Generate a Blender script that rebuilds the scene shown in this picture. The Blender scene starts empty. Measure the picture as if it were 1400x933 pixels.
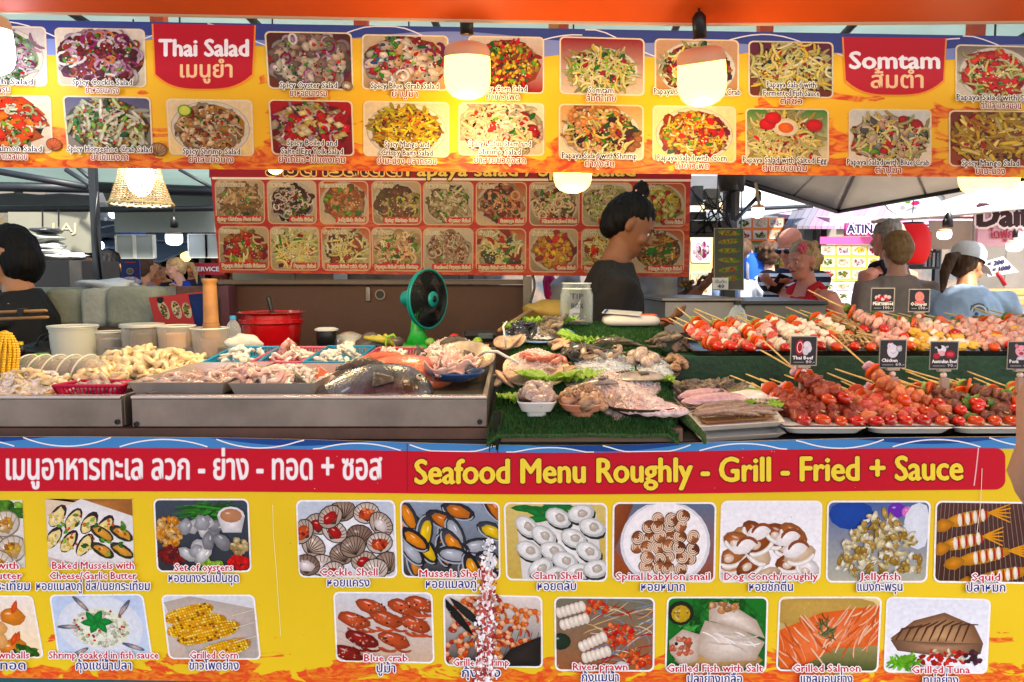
import bpy, bmesh, math, random
from mathutils import Vector as V, Matrix, noise, Euler
R = math.radians
PI = math.pi
sc = bpy.context.scene
COL = sc.collection
random.seed(7)

# ---------------------------------------------------------------- camera, sky, sun, exposure
CAMZ, FPX, PITCH = 1.40, 1000.0, R(5.0)
cd = bpy.data.cameras.new('camera'); cam = bpy.data.objects.new('camera', cd); COL.objects.link(cam)
cd.sensor_width = 36.0; cd.lens = 36.0 * FPX / 1400.0; cd.clip_start = 0.05; cd.clip_end = 500
cam.location = (0, 0, CAMZ); cam.rotation_euler = (R(90) - PITCH, 0, 0)
sc.camera = cam
SUN_EL, SUN_AZ = R(52), R(150)            # high sun, behind and to the right of the photographer
w = bpy.data.worlds.new('World'); sc.world = w; w.use_nodes = True
nt = w.node_tree; sky = nt.nodes.new('ShaderNodeTexSky'); sky.sky_type = 'NISHITA'; sky.sun_disc = False
sky.sun_elevation = SUN_EL; sky.sun_rotation = SUN_AZ; sky.dust_density = 3.0; sky.air_density = 1.0; sky.ozone_density = 0.6
nt.links.new(sky.outputs[0], nt.nodes['Background'].inputs[0]); nt.nodes['Background'].inputs[1].default_value = 0.15
sl = bpy.data.lights.new('sun', 'SUN'); sl.energy = 5.0; sl.angle = R(3); sl.color = (1, .94, .86)
so = bpy.data.objects.new('sun', sl); COL.objects.link(so)
sd = V((math.sin(SUN_AZ) * math.cos(SUN_EL), math.cos(SUN_AZ) * math.cos(SUN_EL), math.sin(SUN_EL)))
so.rotation_euler = sd.to_track_quat('Z', 'Y').to_euler()
sc.view_settings.view_transform = 'Standard'; sc.view_settings.look = 'None'
sc.view_settings.exposure = 1.45; sc.view_settings.gamma = 1.0
sc.render.engine = 'CYCLES'
cy = sc.cycles; cy.use_denoising = True; cy.max_bounces = 6; cy.diffuse_bounces = 3; cy.glossy_bounces = 3
cy.transmission_bounces = 6; cy.transparent_max_bounces = 8; cy.caustics_reflective = False; cy.caustics_refractive = False
cy.sample_clamp_indirect = 6.0

# ---------------------------------------------------------------- photo geometry helpers (real depths in metres)
CP, SP = math.cos(PITCH), math.sin(PITCH)
def ray(px, py):
    a = (px - 700) / FPX; b = (466.5 - py) / FPX
    return V((a, b * SP + CP, b * CP - SP))
def P(px, py, D):
    d = ray(px, py); return V((0, 0, CAMZ)) + d * (D / d.y)
def PZ(px, py, z):
    d = ray(px, py); return V((0, 0, CAMZ)) + d * ((z - CAMZ) / d.z)
def zat(py, D): return P(700, py, D).z
def xat(px, py, D): return P(px, py, D).x

# ---------------------------------------------------------------- colours and materials
def lin(h):
    h = h.lstrip('#')
    out = []
    for i in (0, 2, 4):
        c = int(h[i:i + 2], 16) / 255
        out.append(c / 12.92 if c <= .04045 else ((c + .055) / 1.055) ** 2.4)
    return (out[0], out[1], out[2], 1.0)
MATS = {}
def mat(name, hexc='888888', rough=.6, nz=None, bump=None, metal=0., trans=0., alpha=1., emis=0., ecol=None, vcol=False,
        spec=.5, coat=0., sss=0., hex2=None, transl=0., ior=1.45, obj_var=0.):
    """principled material; nz=(scale, amount) value noise, bump=(scale, strength), hex2 = second colour mixed in by noise"""
    if name in MATS: return MATS[name]
    m = bpy.data.materials.new(name); m.use_nodes = True; t = m.node_tree; N = t.nodes; L = t.links
    b = N['Principled BSDF']; I = b.inputs
    c = lin(hexc); I['Base Color'].default_value = c; I['Roughness'].default_value = rough; I['Metallic'].default_value = metal
    I['Specular IOR Level'].default_value = spec; I['Transmission Weight'].default_value = trans; I['IOR'].default_value = ior
    I['Coat Weight'].default_value = coat; I['Coat Roughness'].default_value = .08; I['Alpha'].default_value = alpha
    if sss: I['Subsurface Weight'].default_value = sss; I['Subsurface Radius'].default_value = (.01, .005, .003); I['Subsurface Scale'].default_value = 1
    if emis: I['Emission Color'].default_value = lin(ecol or hexc); I['Emission Strength'].default_value = emis
    src = None
    if vcol:
        a = N.new('ShaderNodeAttribute'); a.attribute_name = 'Col'; src = a.outputs['Color']
    tc = N.new('ShaderNodeTexCoord')
    if nz:
        n = N.new('ShaderNodeTexNoise'); n.inputs['Scale'].default_value = nz[0]; n.inputs['Detail'].default_value = 5
        n.inputs['Roughness'].default_value = .65
        L.new(tc.outputs['Object'], n.inputs['Vector'])
        if hex2:
            mr = N.new('ShaderNodeMapRange'); mr.inputs[1].default_value = .5 - .5 * (1 - nz[1]) * .6 - .02; mr.inputs[2].default_value = .5 + .5 * (1 - nz[1]) * .6 + .02
            L.new(n.outputs['Fac'], mr.inputs[0])
            mx = N.new('ShaderNodeMix'); mx.data_type = 'RGBA'; mx.inputs['A'].default_value = c; mx.inputs['B'].default_value = lin(hex2)
            if src: L.new(src, mx.inputs['A'])
            L.new(mr.outputs[0], mx.inputs['Factor']); src = mx.outputs['Result']
        else:
            mr = N.new('ShaderNodeMapRange'); mr.inputs[1].default_value = .3; mr.inputs[2].default_value = .7
            mr.inputs[3].default_value = 1 - nz[1]; mr.inputs[4].default_value = 1 + nz[1] * .6
            L.new(n.outputs['Fac'], mr.inputs[0])
            mx = N.new('ShaderNodeMix'); mx.data_type = 'RGBA'; mx.blend_type = 'MULTIPLY'; mx.inputs['Factor'].default_value = 1
            mx.inputs['A'].default_value = c
            if src: L.new(src, mx.inputs['A'])
            L.new(mr.outputs[0], mx.inputs['B']); src = mx.outputs['Result']
    if obj_var:
        oi = N.new('ShaderNodeObjectInfo'); mr = N.new('ShaderNodeMapRange'); mr.inputs[3].default_value = 1 - obj_var; mr.inputs[4].default_value = 1 + obj_var * .6
        L.new(oi.outputs['Random'], mr.inputs[0]); mx = N.new('ShaderNodeMix'); mx.data_type = 'RGBA'; mx.blend_type = 'MULTIPLY'; mx.inputs['Factor'].default_value = 1
        mx.inputs['A'].default_value = c
        if src: L.new(src, mx.inputs['A'])
        L.new(mr.outputs[0], mx.inputs['B']); src = mx.outputs['Result']
    if src: L.new(src, I['Base Color'])
    if bump:
        n = N.new('ShaderNodeTexNoise'); n.inputs['Scale'].default_value = bump[0]; n.inputs['Detail'].default_value = 6
        L.new(tc.outputs['Object'], n.inputs['Vector'])
        bp = N.new('ShaderNodeBump'); bp.inputs['Strength'].default_value = bump[1]; bp.inputs['Distance'].default_value = .01
        L.new(n.outputs['Fac'], bp.inputs['Height']); L.new(bp.outputs[0], I['Normal'])
    if transl:
        tr = N.new('ShaderNodeBsdfTranslucent'); tr.inputs[0].default_value = c
        if src: L.new(src, tr.inputs[0])
        mx = N.new('ShaderNodeMixShader'); mx.inputs[0].default_value = transl
        L.new(b.outputs[0], mx.inputs[1]); L.new(tr.outputs[0], mx.inputs[2]); L.new(mx.outputs[0], N['Material Output'].inputs[0])
    MATS[name] = m
    return m
def glassy(name, hexc='ffffff', alpha=.25, rough=.1):
    """thin clear plastic: mostly see-through with a gloss coat"""
    if name in MATS: return MATS[name]
    m = bpy.data.materials.new(name); m.use_nodes = True; t = m.node_tree; N = t.nodes; L = t.links
    b = N['Principled BSDF']; b.inputs['Base Color'].default_value = lin(hexc); b.inputs['Roughness'].default_value = rough
    tr = N.new('ShaderNodeBsdfTransparent'); tr.inputs[0].default_value = (.95, .96, .96, 1)
    lw = N.new('ShaderNodeLayerWeight'); lw.inputs[0].default_value = .35
    mr = N.new('ShaderNodeMapRange'); mr.inputs[3].default_value = alpha; mr.inputs[4].default_value = min(1, alpha + .55)
    L.new(lw.outputs['Facing'], mr.inputs[0])
    mx = N.new('ShaderNodeMixShader'); L.new(mr.outputs[0], mx.inputs[0]); L.new(tr.outputs[0], mx.inputs[1]); L.new(b.outputs[0], mx.inputs[2])
    L.new(mx.outputs[0], N['Material Output'].inputs[0]); MATS[name] = m
    return m

# ---------------------------------------------------------------- mesh builder
def frame(d):
    d = d.normalized(); u = V((0, 0, 1)) if abs(d.z) < .95 else V((1, 0, 0))
    s = d.cross(u).normalized(); return s, s.cross(d).normalized()
class MB:
    def __init__(s): s.v = []; s.f = []; s.c = []; s.mi = []; s.col = None; s.m = 0
    def av(s, p, c=None): s.v.append(V(p)); s.c.append(c or s.col or (1, 1, 1, 1)); return len(s.v) - 1
    def af(s, *i): s.f.append(tuple(i)); s.mi.append(s.m)
    def poly(s, pts, c=None): s.af(*[s.av(p, c) for p in pts]); return s
    def box(s, c, d, rot=None, taper=1.0):
        c = V(c); M = rot if rot is not None else Matrix.Identity(3); x, y, z = d[0] / 2, d[1] / 2, d[2] / 2
        i = [s.av(c + M @ V((sx * x * (taper if sz > 0 else 1), sy * y * (taper if sz > 0 else 1), sz * z))) for sz in (-1, 1) for sx, sy in ((-1, -1), (1, -1), (1, 1), (-1, 1))]
        for q in ((3, 2, 1, 0), (4, 5, 6, 7), (0, 1, 5, 4), (1, 2, 6, 5), (2, 3, 7, 6), (3, 0, 4, 7)): s.af(*[i[k] for k in q])
        return s
    def bx(s, x0, x1, y0, y1, z0, z1): return s.box(((x0 + x1) / 2, (y0 + y1) / 2, (z0 + z1) / 2), (abs(x1 - x0), abs(y1 - y0), abs(z1 - z0)))
    def hexa(s, a, b):  # two quads (4 points each), lofted
        i = [s.av(p) for p in a]; j = [s.av(p) for p in b]
        s.af(*i[::-1]); s.af(*j)
        for k in range(4): s.af(i[k], i[(k + 1) % 4], j[(k + 1) % 4], j[k])
        return s
    def tube(s, pts, r, n=8, cap=True, rnd=False, flat=1.0):
        """tube along pts; r scalar or list; rnd = hemispherical ends; flat squashes the second axis"""
        pts = [V(p) for p in pts]; rr = [r] * len(pts) if not hasattr(r, '__len__') else list(r)
        if rnd:
            d0 = (pts[0] - pts[1]).normalized(); d1 = (pts[-1] - pts[-2]).normalized(); a, b = rr[0], rr[-1]
            pts = [pts[0] + d0 * a * .95, pts[0] + d0 * a * .7] + pts + [pts[-1] + d1 * b * .7, pts[-1] + d1 * b * .95]
            rr = [a * .25, a * .7] + rr + [b * .7, b * .25]
        rings = []; u = None
        for k, p in enumerate(pts):
            d = pts[min(k + 1, len(pts) - 1)] - pts[max(k - 1, 0)]
            if d.length < 1e-9: d = V((0, 0, 1))
            d.normalize()
            if u is None: u, w2 = frame(d)
            else:
                u = (u - d * u.dot(d)); u = u.normalized() if u.length > 1e-6 else frame(d)[0]
            w2 = d.cross(u)
            rings.append([s.av(p + (u * math.cos(2 * PI * q / n) + w2 * math.sin(2 * PI * q / n) * flat) * rr[k]) for q in range(n)])
        for a, b in zip(rings, rings[1:]):
            for q in range(n): s.af(a[q], a[(q + 1) % n], b[(q + 1) % n], b[q])
        if cap: s.af(*rings[0][::-1]); s.af(*rings[-1])
        return s
    def loft(s, rings, n=20, cap=True, yaw=0.0, sup=2.0):
        """rings: (center, rx, ry) level superellipses"""
        R_ = []; cy_, sy_ = math.cos(yaw), math.sin(yaw)
        for c, rx, ry in rings:
            c = V(c); q = []
            for k in range(n):
                a = 2 * PI * k / n; ca, sa = math.cos(a), math.sin(a)
                x = rx * math.copysign(abs(ca) ** (2 / sup), ca); y = ry * math.copysign(abs(sa) ** (2 / sup), sa)
                q.append(s.av(c + V((x * cy_ - y * sy_, x * sy_ + y * cy_, 0))))
            R_.append(q)
        for a, b in zip(R_, R_[1:]):
            for q in range(n): s.af(a[q], a[(q + 1) % n], b[(q + 1) % n], b[q])
        if cap: s.af(*R_[0][::-1]); s.af(*R_[-1])
        return s
    def lathe(s, prof, c=(0, 0, 0), n=24, rot=None, cap=False):
        c = V(c); M = rot if rot is not None else Matrix.Identity(3); R_ = []
        for r, z in prof: R_.append([s.av(c + M @ V((r * math.cos(2 * PI * k / n), r * math.sin(2 * PI * k / n), z))) for k in range(n)])
        for a, b in zip(R_, R_[1:]):
            for q in range(n): s.af(a[q], a[(q + 1) % n], b[(q + 1) % n], b[q])
        if cap: s.af(*R_[0][::-1]); s.af(*R_[-1])
        return s
    def ell(s, c, r, n=12, m=8, rot=None, ns=0., nf=30., seed=0.):
        c = V(c); M = rot if rot is not None else Matrix.Identity(3)
        r = V((r, r, r)) if not hasattr(r, '__len__') else V(r)
        def pt(d):
            k = 1 + ns * noise.noise(d * 1.7 + V((seed, seed * 1.3, -seed))) * 2 if ns else 1
            return c + M @ (V((d.x * r.x, d.y * r.y, d.z * r.z)) * k)
        top = s.av(pt(V((0, 0, 1)))); R_ = []
        for j in range(1, m):
            t = PI * j / m; R_.append([s.av(pt(V((math.sin(t) * math.cos(2 * PI * k / n), math.sin(t) * math.sin(2 * PI * k / n), math.cos(t))))) for k in range(n)])
        bot = s.av(pt(V((0, 0, -1))))
        for k in range(n): s.af(top, R_[0][k], R_[0][(k + 1) % n]); s.af(bot, R_[-1][(k + 1) % n], R_[-1][k])
        for a, b in zip(R_, R_[1:]):
            for q in range(n): s.af(a[q], b[q], b[(q + 1) % n], a[(q + 1) % n])
        return s
    def sheet(s, fn, nu, nv, th=0.0):
        g = [[s.av(fn(i / nu, j / nv)) for i in range(nu + 1)] for j in range(nv + 1)]
        for j in range(nv):
            for i in range(nu): s.af(g[j][i], g[j][i + 1], g[j + 1][i + 1], g[j + 1][i])
        if th:
            h = [[s.av(fn(i / nu, j / nv) - V((0, 0, th))) for i in range(nu + 1)] for j in range(nv + 1)]
            for j in range(nv):
                for i in range(nu): s.af(h[j][i], h[j + 1][i], h[j + 1][i + 1], h[j][i + 1])
            for i in range(nu): s.af(g[0][i], h[0][i], h[0][i + 1], g[0][i + 1]); s.af(g[nv][i], g[nv][i + 1], h[nv][i + 1], h[nv][i])
            for j in range(nv): s.af(g[j][0], g[j + 1][0], h[j + 1][0], h[j][0]); s.af(g[j][nu], h[j][nu], h[j + 1][nu], g[j + 1][nu])
        return s
    def xf(s, M, a=0):
        for k in range(a, len(s.v)): s.v[k] = M @ s.v[k]
        return s
    def mesh(s, name, off=V((0, 0, 0)), smooth=False, vc=False):
        me = bpy.data.meshes.new(name); me.from_pydata([tuple(p - off) for p in s.v], [], s.f); 
        if vc:
            a = me.color_attributes.new('Col', 'FLOAT_COLOR', 'POINT'); a.data.foreach_set('color', [x for c in s.c for x in c])
        if any(s.mi): me.polygons.foreach_set('material_index', s.mi)
        if smooth: me.polygons.foreach_set('use_smooth', [True] * len(me.polygons))
        me.update(); return me
def origin_of(o):
    p = V((0, 0, 0))
    while o is not None: p = p + o.location; o = o.parent
    return p
def tag(o, label=None, cat=None, group=None, kind=None):
    for k, v_ in (('label', label), ('category', cat), ('group', group), ('kind', kind)):
        if v_: o[k] = v_
    return o
def build(mb, name, m, parent=None, smooth=False, label=None, cat=None, group=None, kind=None, vc=False, autosm=None, bevel=0.0, base=None):
    """one mesh object from the builder; vertices are in world space"""
    if parent is None and base is None and mb.v:
        xs = [p.x for p in mb.v]; ys = [p.y for p in mb.v]; zs = [p.z for p in mb.v]
        base = V(((min(xs) + max(xs)) / 2, (min(ys) + max(ys)) / 2, min(zs)))
    off = origin_of(parent) if parent is not None else V(base)
    me = mb.mesh(name, off, smooth, vc)
    for x in (m if isinstance(m, (list, tuple)) else [m]): me.materials.append(x)
    o = bpy.data.objects.new(name, me); COL.objects.link(o)
    if parent is not None: o.parent = parent
    else: o.location = off
    if bevel:
        bv = o.modifiers.new('bevel', 'BEVEL'); bv.width = bevel; bv.segments = 2; bv.limit_method = 'ANGLE'
        if smooth is False: me.polygons.foreach_set('use_smooth', [True] * len(me.polygons)); bv.harden_normals = True
    if autosm is not None and smooth: me.set_sharp_from_angle(angle=R(autosm))
    return tag(o, label, cat, group, kind)
def thing(name, loc, label, cat, group=None):
    o = bpy.data.objects.new(name, None); COL.objects.link(o); o.location = loc; o.empty_display_size = .05
    return tag(o, label, cat, group)
def place(name, me, M, parent=None, label=None, cat=None, group=None):
    o = bpy.data.objects.new(name, me); COL.objects.link(o)
    if parent is not None: o.parent = parent
    o.matrix_local = M; return tag(o, label, cat, group)
def bake(o, voxel=None, smooth_it=0, wr=None):
    """apply a voxel remesh so the body reads as one continuous surface"""
    if voxel:
        r = o.modifiers.new('r', 'REMESH'); r.mode = 'VOXEL'; r.voxel_size = voxel; r.use_smooth_shade = True
    if smooth_it:
        s_ = o.modifiers.new('s', 'SMOOTH'); s_.iterations = smooth_it; s_.factor = .5
    dg = bpy.context.evaluated_depsgraph_get(); dg.update()
    me = bpy.data.meshes.new_from_object(o.evaluated_get(dg)); old = o.data
    o.modifiers.clear(); o.data = me; me.name = old.name
    if wr:
        nr = [v.normal.copy() for v in me.vertices]; k, ax, ay, az = wr
        for v, n in zip(me.vertices, nr):
            q = noise.noise(V((v.co.x * ax, v.co.y * ay, v.co.z * az + v.co.x * ax * .3))); v.co += n * k * (q if ax > 40 else max(.05, .75 - abs(q) * 2))
    return o
def xform(loc=(0, 0, 0), rz=0, rx=0, ry=0, s=1):
    sx = s if hasattr(s, '__len__') else (s, s, s)
    return Matrix.Translation(V(loc)) @ Euler((rx, ry, rz)).to_matrix().to_4x4() @ Matrix.Diagonal((sx[0], sx[1], sx[2], 1))
def rnd(a, b): return random.uniform(a, b)
# ---------------------------------------------------------------- flat print: lettering and food pictures lying on sign faces
class Face:
    """a vertical sign face at depth D seen from the front; pixel positions are turned into points of that plane once"""
    def __init__(s, D): s.D = D
    def pt(s, px, py, lift): return P(px, py, s.D) + V((0, -lift, 0))
M_PRINT = mat('print_ink', vcol=True, rough=.45, spec=.22)
M_PHOTO = mat('photo_ink', vcol=True, rough=.42, spec=.25, hexc='ffffff', nz=(90, .14))
TXT = {}
def glyphs(body, bold=0.0, res=2):
    k = (body, bold, res)
    if k in TXT: return TXT[k]
    c = bpy.data.curves.new('lettering', 'FONT'); c.body = body; c.size = 1; c.offset = bold; c.resolution_u = res
    o = bpy.data.objects.new('lettering', c); COL.objects.link(o)
    dg = bpy.context.evaluated_depsgraph_get(); dg.update()
    me = bpy.data.meshes.new_from_object(o.evaluated_get(dg))
    vs = [v.co.copy() for v in me.vertices]; fs = [tuple(p.vertices) for p in me.polygons]
    bpy.data.objects.remove(o); bpy.data.curves.remove(c); bpy.data.meshes.remove(me)
    x0 = min(v.x for v in vs); x1 = max(v.x for v in vs); y0 = min(v.y for v in vs); y1 = max(v.y for v in vs)
    TXT[k] = (vs, fs, (x0, x1, y0, y1)); return TXT[k]
CAPH = {}
def text(mb, face, body, x0, x1, yb, h, color, outline=None, ow=1.2, lift=.002, bold=.012, slope=0.0, capref=None, res=2):
    """body fills x0..x1 (photo px), baseline yb (at x0), cap height h px; slope = px down per px right"""
    vs, fs, (a, b, c_, d_) = glyphs(body, 0.0, res)
    cap = .70; sx = (x1 - x0) / (b - a); sy = h / cap
    def put(dx, dy, col, lf):
        pt = []
        for v in vs:
            px = x0 + (v.x - a) * sx + dx; py = yb - v.y * sy + dy + slope * (px - x0); pt.append(face.pt(px, py, lf))
        for n, f in enumerate(fs):      # each face a hair apart, since overlapping strokes of one letter must not share a plane
            e = V((0, -(n % 9) * 2e-6, 0)); mb.af(*[mb.av(pt[i] + e, col) for i in f])
    bp = h * bold * 2.2
    if outline:
        for k in range(8):
            put((ow + bp) * math.cos(k * PI / 4), (ow + bp) * math.sin(k * PI / 4), outline, lift - .0003 + k * .00002)
    for k, (dx, dy) in enumerate(((bp, 0), (-bp, 0), (0, bp * .7), (0, -bp * .7)) if bold else ()): put(dx, dy, color, lift - .00008 + k * .00002)
    put(0, 0, color, lift)
    return mb
def hx(h): return lin(h) if isinstance(h, str) else h
def shade(c, k): return (min(1, c[0] * k), min(1, c[1] * k), min(1, c[2] * k), 1)
def mixc(a, b, t): return tuple(a[i] * (1 - t) + b[i] * t for i in range(3)) + (1,)
class Art:
    """a food photograph as printed: hundreds of small shaded patches inside a rounded rectangle.
    quad = tl, tr, br, bl photo px on the face; art space is u 0..A (A = aspect), v 0..1 downwards"""
    def __init__(s, face, quad, lift=.0012, border='#f4f2ee', bw=.018, A=1.33, rad=.09, step=.000012):
        s.mb = MB(); s.face = face; s.q = quad; s.l = lift; s.A = A; s.r = rad; s.step = step
        if border:
            s.raw(s.rrect(-bw * 1.5, -bw * 1.5, A + bw * 1.5, 1 + bw * 1.5, rad + bw), hx(border))
    def w(s, u, v):
        a = u / s.A; tl, tr, br, bl = s.q
        x = (tl[0] * (1 - a) + tr[0] * a) * (1 - v) + (bl[0] * (1 - a) + br[0] * a) * v
        y = (tl[1] * (1 - a) + tr[1] * a) * (1 - v) + (bl[1] * (1 - a) + br[1] * a) * v
        return s.face.pt(x, y, s.l)
    def clampp(s, u, v):
        u = min(max(u, 0), s.A); v = min(max(v, 0), 1); r = s.r
        cx = r if u < r else (s.A - r if u > s.A - r else None); cy_ = r if v < r else (1 - r if v > 1 - r else None)
        if cx is not None and cy_ is not None:
            d = math.hypot(u - cx, v - cy_)
            if d > r: u = cx + (u - cx) * r / d; v = cy_ + (v - cy_) * r / d
        return u, v
    def rrect(s, a, b, c, d, r):
        o = []
        for cx, cy_, t in ((a + r, b + r, PI), (c - r, b + r, 1.5 * PI), (c - r, d - r, 0), (a + r, d - r, .5 * PI)):
            for k in range(6): o.append((cx + r * math.cos(t + k * PI / 10), cy_ + r * math.sin(t + k * PI / 10)))
        return o
    def raw(s, pts, col):
        s.mb.poly([s.w(u, v) for u, v in pts], col); s.l += s.step
    def bg(s, top, bot=None):
        pts = s.rrect(0, 0, s.A, 1, s.r); t, b = hx(top), hx(bot or top)
        i = [s.mb.av(s.w(u, v), mixc(t, b, v)) for u, v in pts]; s.mb.af(*i); s.l += s.step * 4; return s
    def poly(s, pts, c0, c1=None, hl=None):
        """fan from a centre point: colour c0 in the middle, c1 at the rim"""
        n = len(pts); cu = sum(p[0] for p in pts) / n; cv = sum(p[1] for p in pts) / n
        if cu < -.1 or cu > s.A + .1 or cv < -.1 or cv > 1.1: return
        c1 = c1 or c0
        if hl: cu += hl[0]; cv += hl[1]
        pp = [s.clampp(u, v) for u, v in pts]; cu, cv = s.clampp(cu, cv)
        i = [s.mb.av(s.w(u, v), c1) for u, v in pp]; c = s.mb.av(s.w(cu, cv), c0)
        for k in range(n): s.mb.af(c, i[k], i[(k + 1) % n])
        s.l += s.step
    def ell(s, u, v, a, b, rot=0, c='#ffffff', dark=.55, n=12, ns=0., hl=.25, light=1.0):
        c0 = hx(c) if isinstance(c, str) else c; ca, sa = math.cos(rot), math.sin(rot); pts = []
        for k in range(n):
            t = 2 * PI * k / n; q = 1 + (random.uniform(-ns, ns) if ns else 0)
            x, y = a * q * math.cos(t), b * q * math.sin(t); pts.append((u + x * ca - y * sa, v + x * sa + y * ca))
        s.poly(pts, shade(c0, light), shade(c0, dark), (-a * hl, -b * hl))
        if s.face.D < 1.7 and .05 < a < .3 and b < .2 and hl:
            x, y = -a * .3, -b * .35; u, v = u + x * ca - y * sa, v + x * sa + y * ca
            s.poly([(u + a * .3 * math.cos(k) * ca - b * .16 * math.sin(k) * sa, v + a * .3 * math.cos(k) * sa + b * .16 * math.sin(k) * ca) for k in (0, 1, 2, 3.1, 4.2, 5.2)], mixc(shade(c0, 1.2), (1, 1, 1, 1), .55), shade(c0, 1.05))
    def rib(s, pts, w, c='#ffffff', dark=.6, w2=None):
        """curved strand: lit middle line, darker edges"""
        c0 = hx(c) if isinstance(c, str) else c; c1 = shade(c0, dark); n = len(pts); A_, B_, C_ = [], [], []
        for k, (u, v) in enumerate(pts):
            u0, v0 = pts[max(k - 1, 0)]; u1, v1 = pts[min(k + 1, n - 1)]; d = math.hypot(u1 - u0, v1 - v0) or 1
            nx, ny = -(v1 - v0) / d, (u1 - u0) / d
            ww = w if w2 is None else w + (w2 - w) * k / (n - 1)
            if k in (0, n - 1): ww *= .5
            A_.append(s.mb.av(s.w(*s.clampp(u + nx * ww, v + ny * ww)), c1)); B_.append(s.mb.av(s.w(*s.clampp(u, v)), c0)); C_.append(s.mb.av(s.w(*s.clampp(u - nx * ww, v - ny * ww)), c1))
        for k in range(n - 1):
            s.mb.af(A_[k], A_[k + 1], B_[k + 1], B_[k]); s.mb.af(B_[k], B_[k + 1], C_[k + 1], C_[k])
        s.l += s.step
    def arc(s, u, v, r, t0, t1, w, c, dark=.6, n=9, sq=1.0, rot=0, w2=None):
        ca, sa = math.cos(rot), math.sin(rot); pts = []
        for k in range(n):
            t = t0 + (t1 - t0) * k / (n - 1); x, y = r * math.cos(t), r * sq * math.sin(t); pts.append((u + x * ca - y * sa, v + x * sa + y * ca))
        s.rib(pts, w, c, dark, w2)
    def strand(s, u, v, L, w, c, curl=1.5, ang=None):
        a = rnd(0, 2 * PI) if ang is None else ang; k = rnd(-curl, curl) / max(L, .01) * .35; pts = []
        n = 6; u -= math.cos(a) * L / 2; v -= math.sin(a) * L / 2
        for i in range(n): pts.append((u, v)); u += math.cos(a) * L / (n - 1); v += math.sin(a) * L / (n - 1); a += k * L
        s.rib(pts, w, c)
    def leaf(s, u, v, L, w, rot, c='#3c8a2c'):
        ca, sa = math.cos(rot), math.sin(rot); pts = []
        for t, q in ((0, 0), (.2, .7), (.5, 1), (.8, .6), (1, 0), (.8, -.6), (.5, -1), (.2, -.7)):
            x, y = (t - .5) * L, q * w; pts.append((u + x * ca - y * sa, v + x * sa + y * ca))
        s.poly(pts, hx(c), shade(hx(c), .5))
    def prawn(s, u, v, r, rot, c='#e07a48', c2='#f6cdb0', seg=7):
        for k in range(seg):
            t = rot + k * 3.6 / seg; w = r * .42 * (1 - k / seg * .6)
            s.ell(u + r * math.cos(t), v + r * math.sin(t), w, r * .3, t, c if k % 2 == 0 else c2, dark=.5, n=8)
        t = rot + 3.7
        for d in (-.3, .3): s.leaf(u + r * 1.05 * math.cos(t + d * .5), v + r * 1.05 * math.sin(t + d * .5), r * .6, r * .12, t + PI / 2 + d, c)
    def shell(s, u, v, a, b, rot, c='#cfc6ba', ribs=9, inner=None, dk='#5c4a40'):
        s.ell(u, v, a, b, rot, dk, n=14)
        s.ell(u, v, a * .93, b * .9, rot, c, dark=.6, n=14)
        ca, sa = math.cos(rot), math.sin(rot)
        for k in range(ribs):
            t = PI * (k + .5) / ribs; x0, y0 = 0, b * .8; x1, y1 = a * .95 * math.cos(t), -b * .95 * math.sin(t) * .95
            s.rib([(u + x0 * ca - y0 * sa, v + x0 * sa + y0 * ca), (u + (x0 + x1) / 2 * ca - (y0 + y1) / 2 * sa, v + (x0 + x1) / 2 * sa + (y0 + y1) / 2 * ca), (u + x1 * ca - y1 * sa, v + x1 * sa + y1 * ca)], a * .035, dk)
        if inner: s.ell(u, v + b * .1, a * .6, b * .5, rot, inner, dark=.5, ns=.15)
    def scatter(s, items, cx, cy_, rx, ry):
        """items: (kind, n, size, colours...) thrown over an ellipse in random order"""
        todo = []
        for it in items: todo += [it] * it[1]
        random.shuffle(todo)
        for kind, _, z, cols in [(i[0], i[1], i[2], i[3]) for i in todo]:
            t = rnd(0, 2 * PI); q = math.sqrt(random.random()); u = cx + rx * q * math.cos(t); v = cy_ + ry * q * math.sin(t); c = shade(hx(random.choice(cols)), rnd(.65, 1.15))
            if kind == 'strand': s.strand(u, v, z * rnd(.7, 1.3), z * .055 + .006, c)
            elif kind == 'stick': s.strand(u, v, z * rnd(.7, 1.2), z * .09 + .004, c, .3)
            elif kind == 'blob': s.ell(u, v, z * rnd(.6, 1.1), z * rnd(.4, .8), rnd(0, 3), c, ns=.22, n=9, dark=.5)
            elif kind == 'slab': s.poly([(u + z * math.cos(a) * rnd(.8, 1.1), v + z * .7 * math.sin(a) * rnd(.8, 1.1)) for a in (rnd(0, .6) + k * PI / 2 for k in range(4))], shade(c, 1.1), shade(c, .6))
            elif kind == 'ring': s.arc(u, v, z, rnd(0, 3), rnd(5, 8), z * .22, c, n=11, sq=rnd(.5, 1), rot=rnd(0, 3))
            elif kind == 'leaf': s.leaf(u, v, z * 2, z * .5, rnd(0, 6), c)
            elif kind == 'prawn': s.prawn(u, v, z, rnd(0, 6), c, shade(c, 1.3))
            elif kind == 'shell': s.shell(u, v, z, z * .75, rnd(-.8, .8), c, 5)
            elif kind == 'dot': s.ell(u, v, z, z, 0, c, n=7)
    def plate(s, u, v, a, b, c='#f1efea', rim='#c9c6c0'):
        s.ell(u, v, a * 1.02, b * 1.02, 0, rim, dark=.7, n=28, hl=0); s.ell(u, v, a, b, 0, c, dark=.85, n=28, hl=0); s.ell(u, v, a * .8, b * .8, 0, c, dark=.9, n=24, hl=0)
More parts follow.
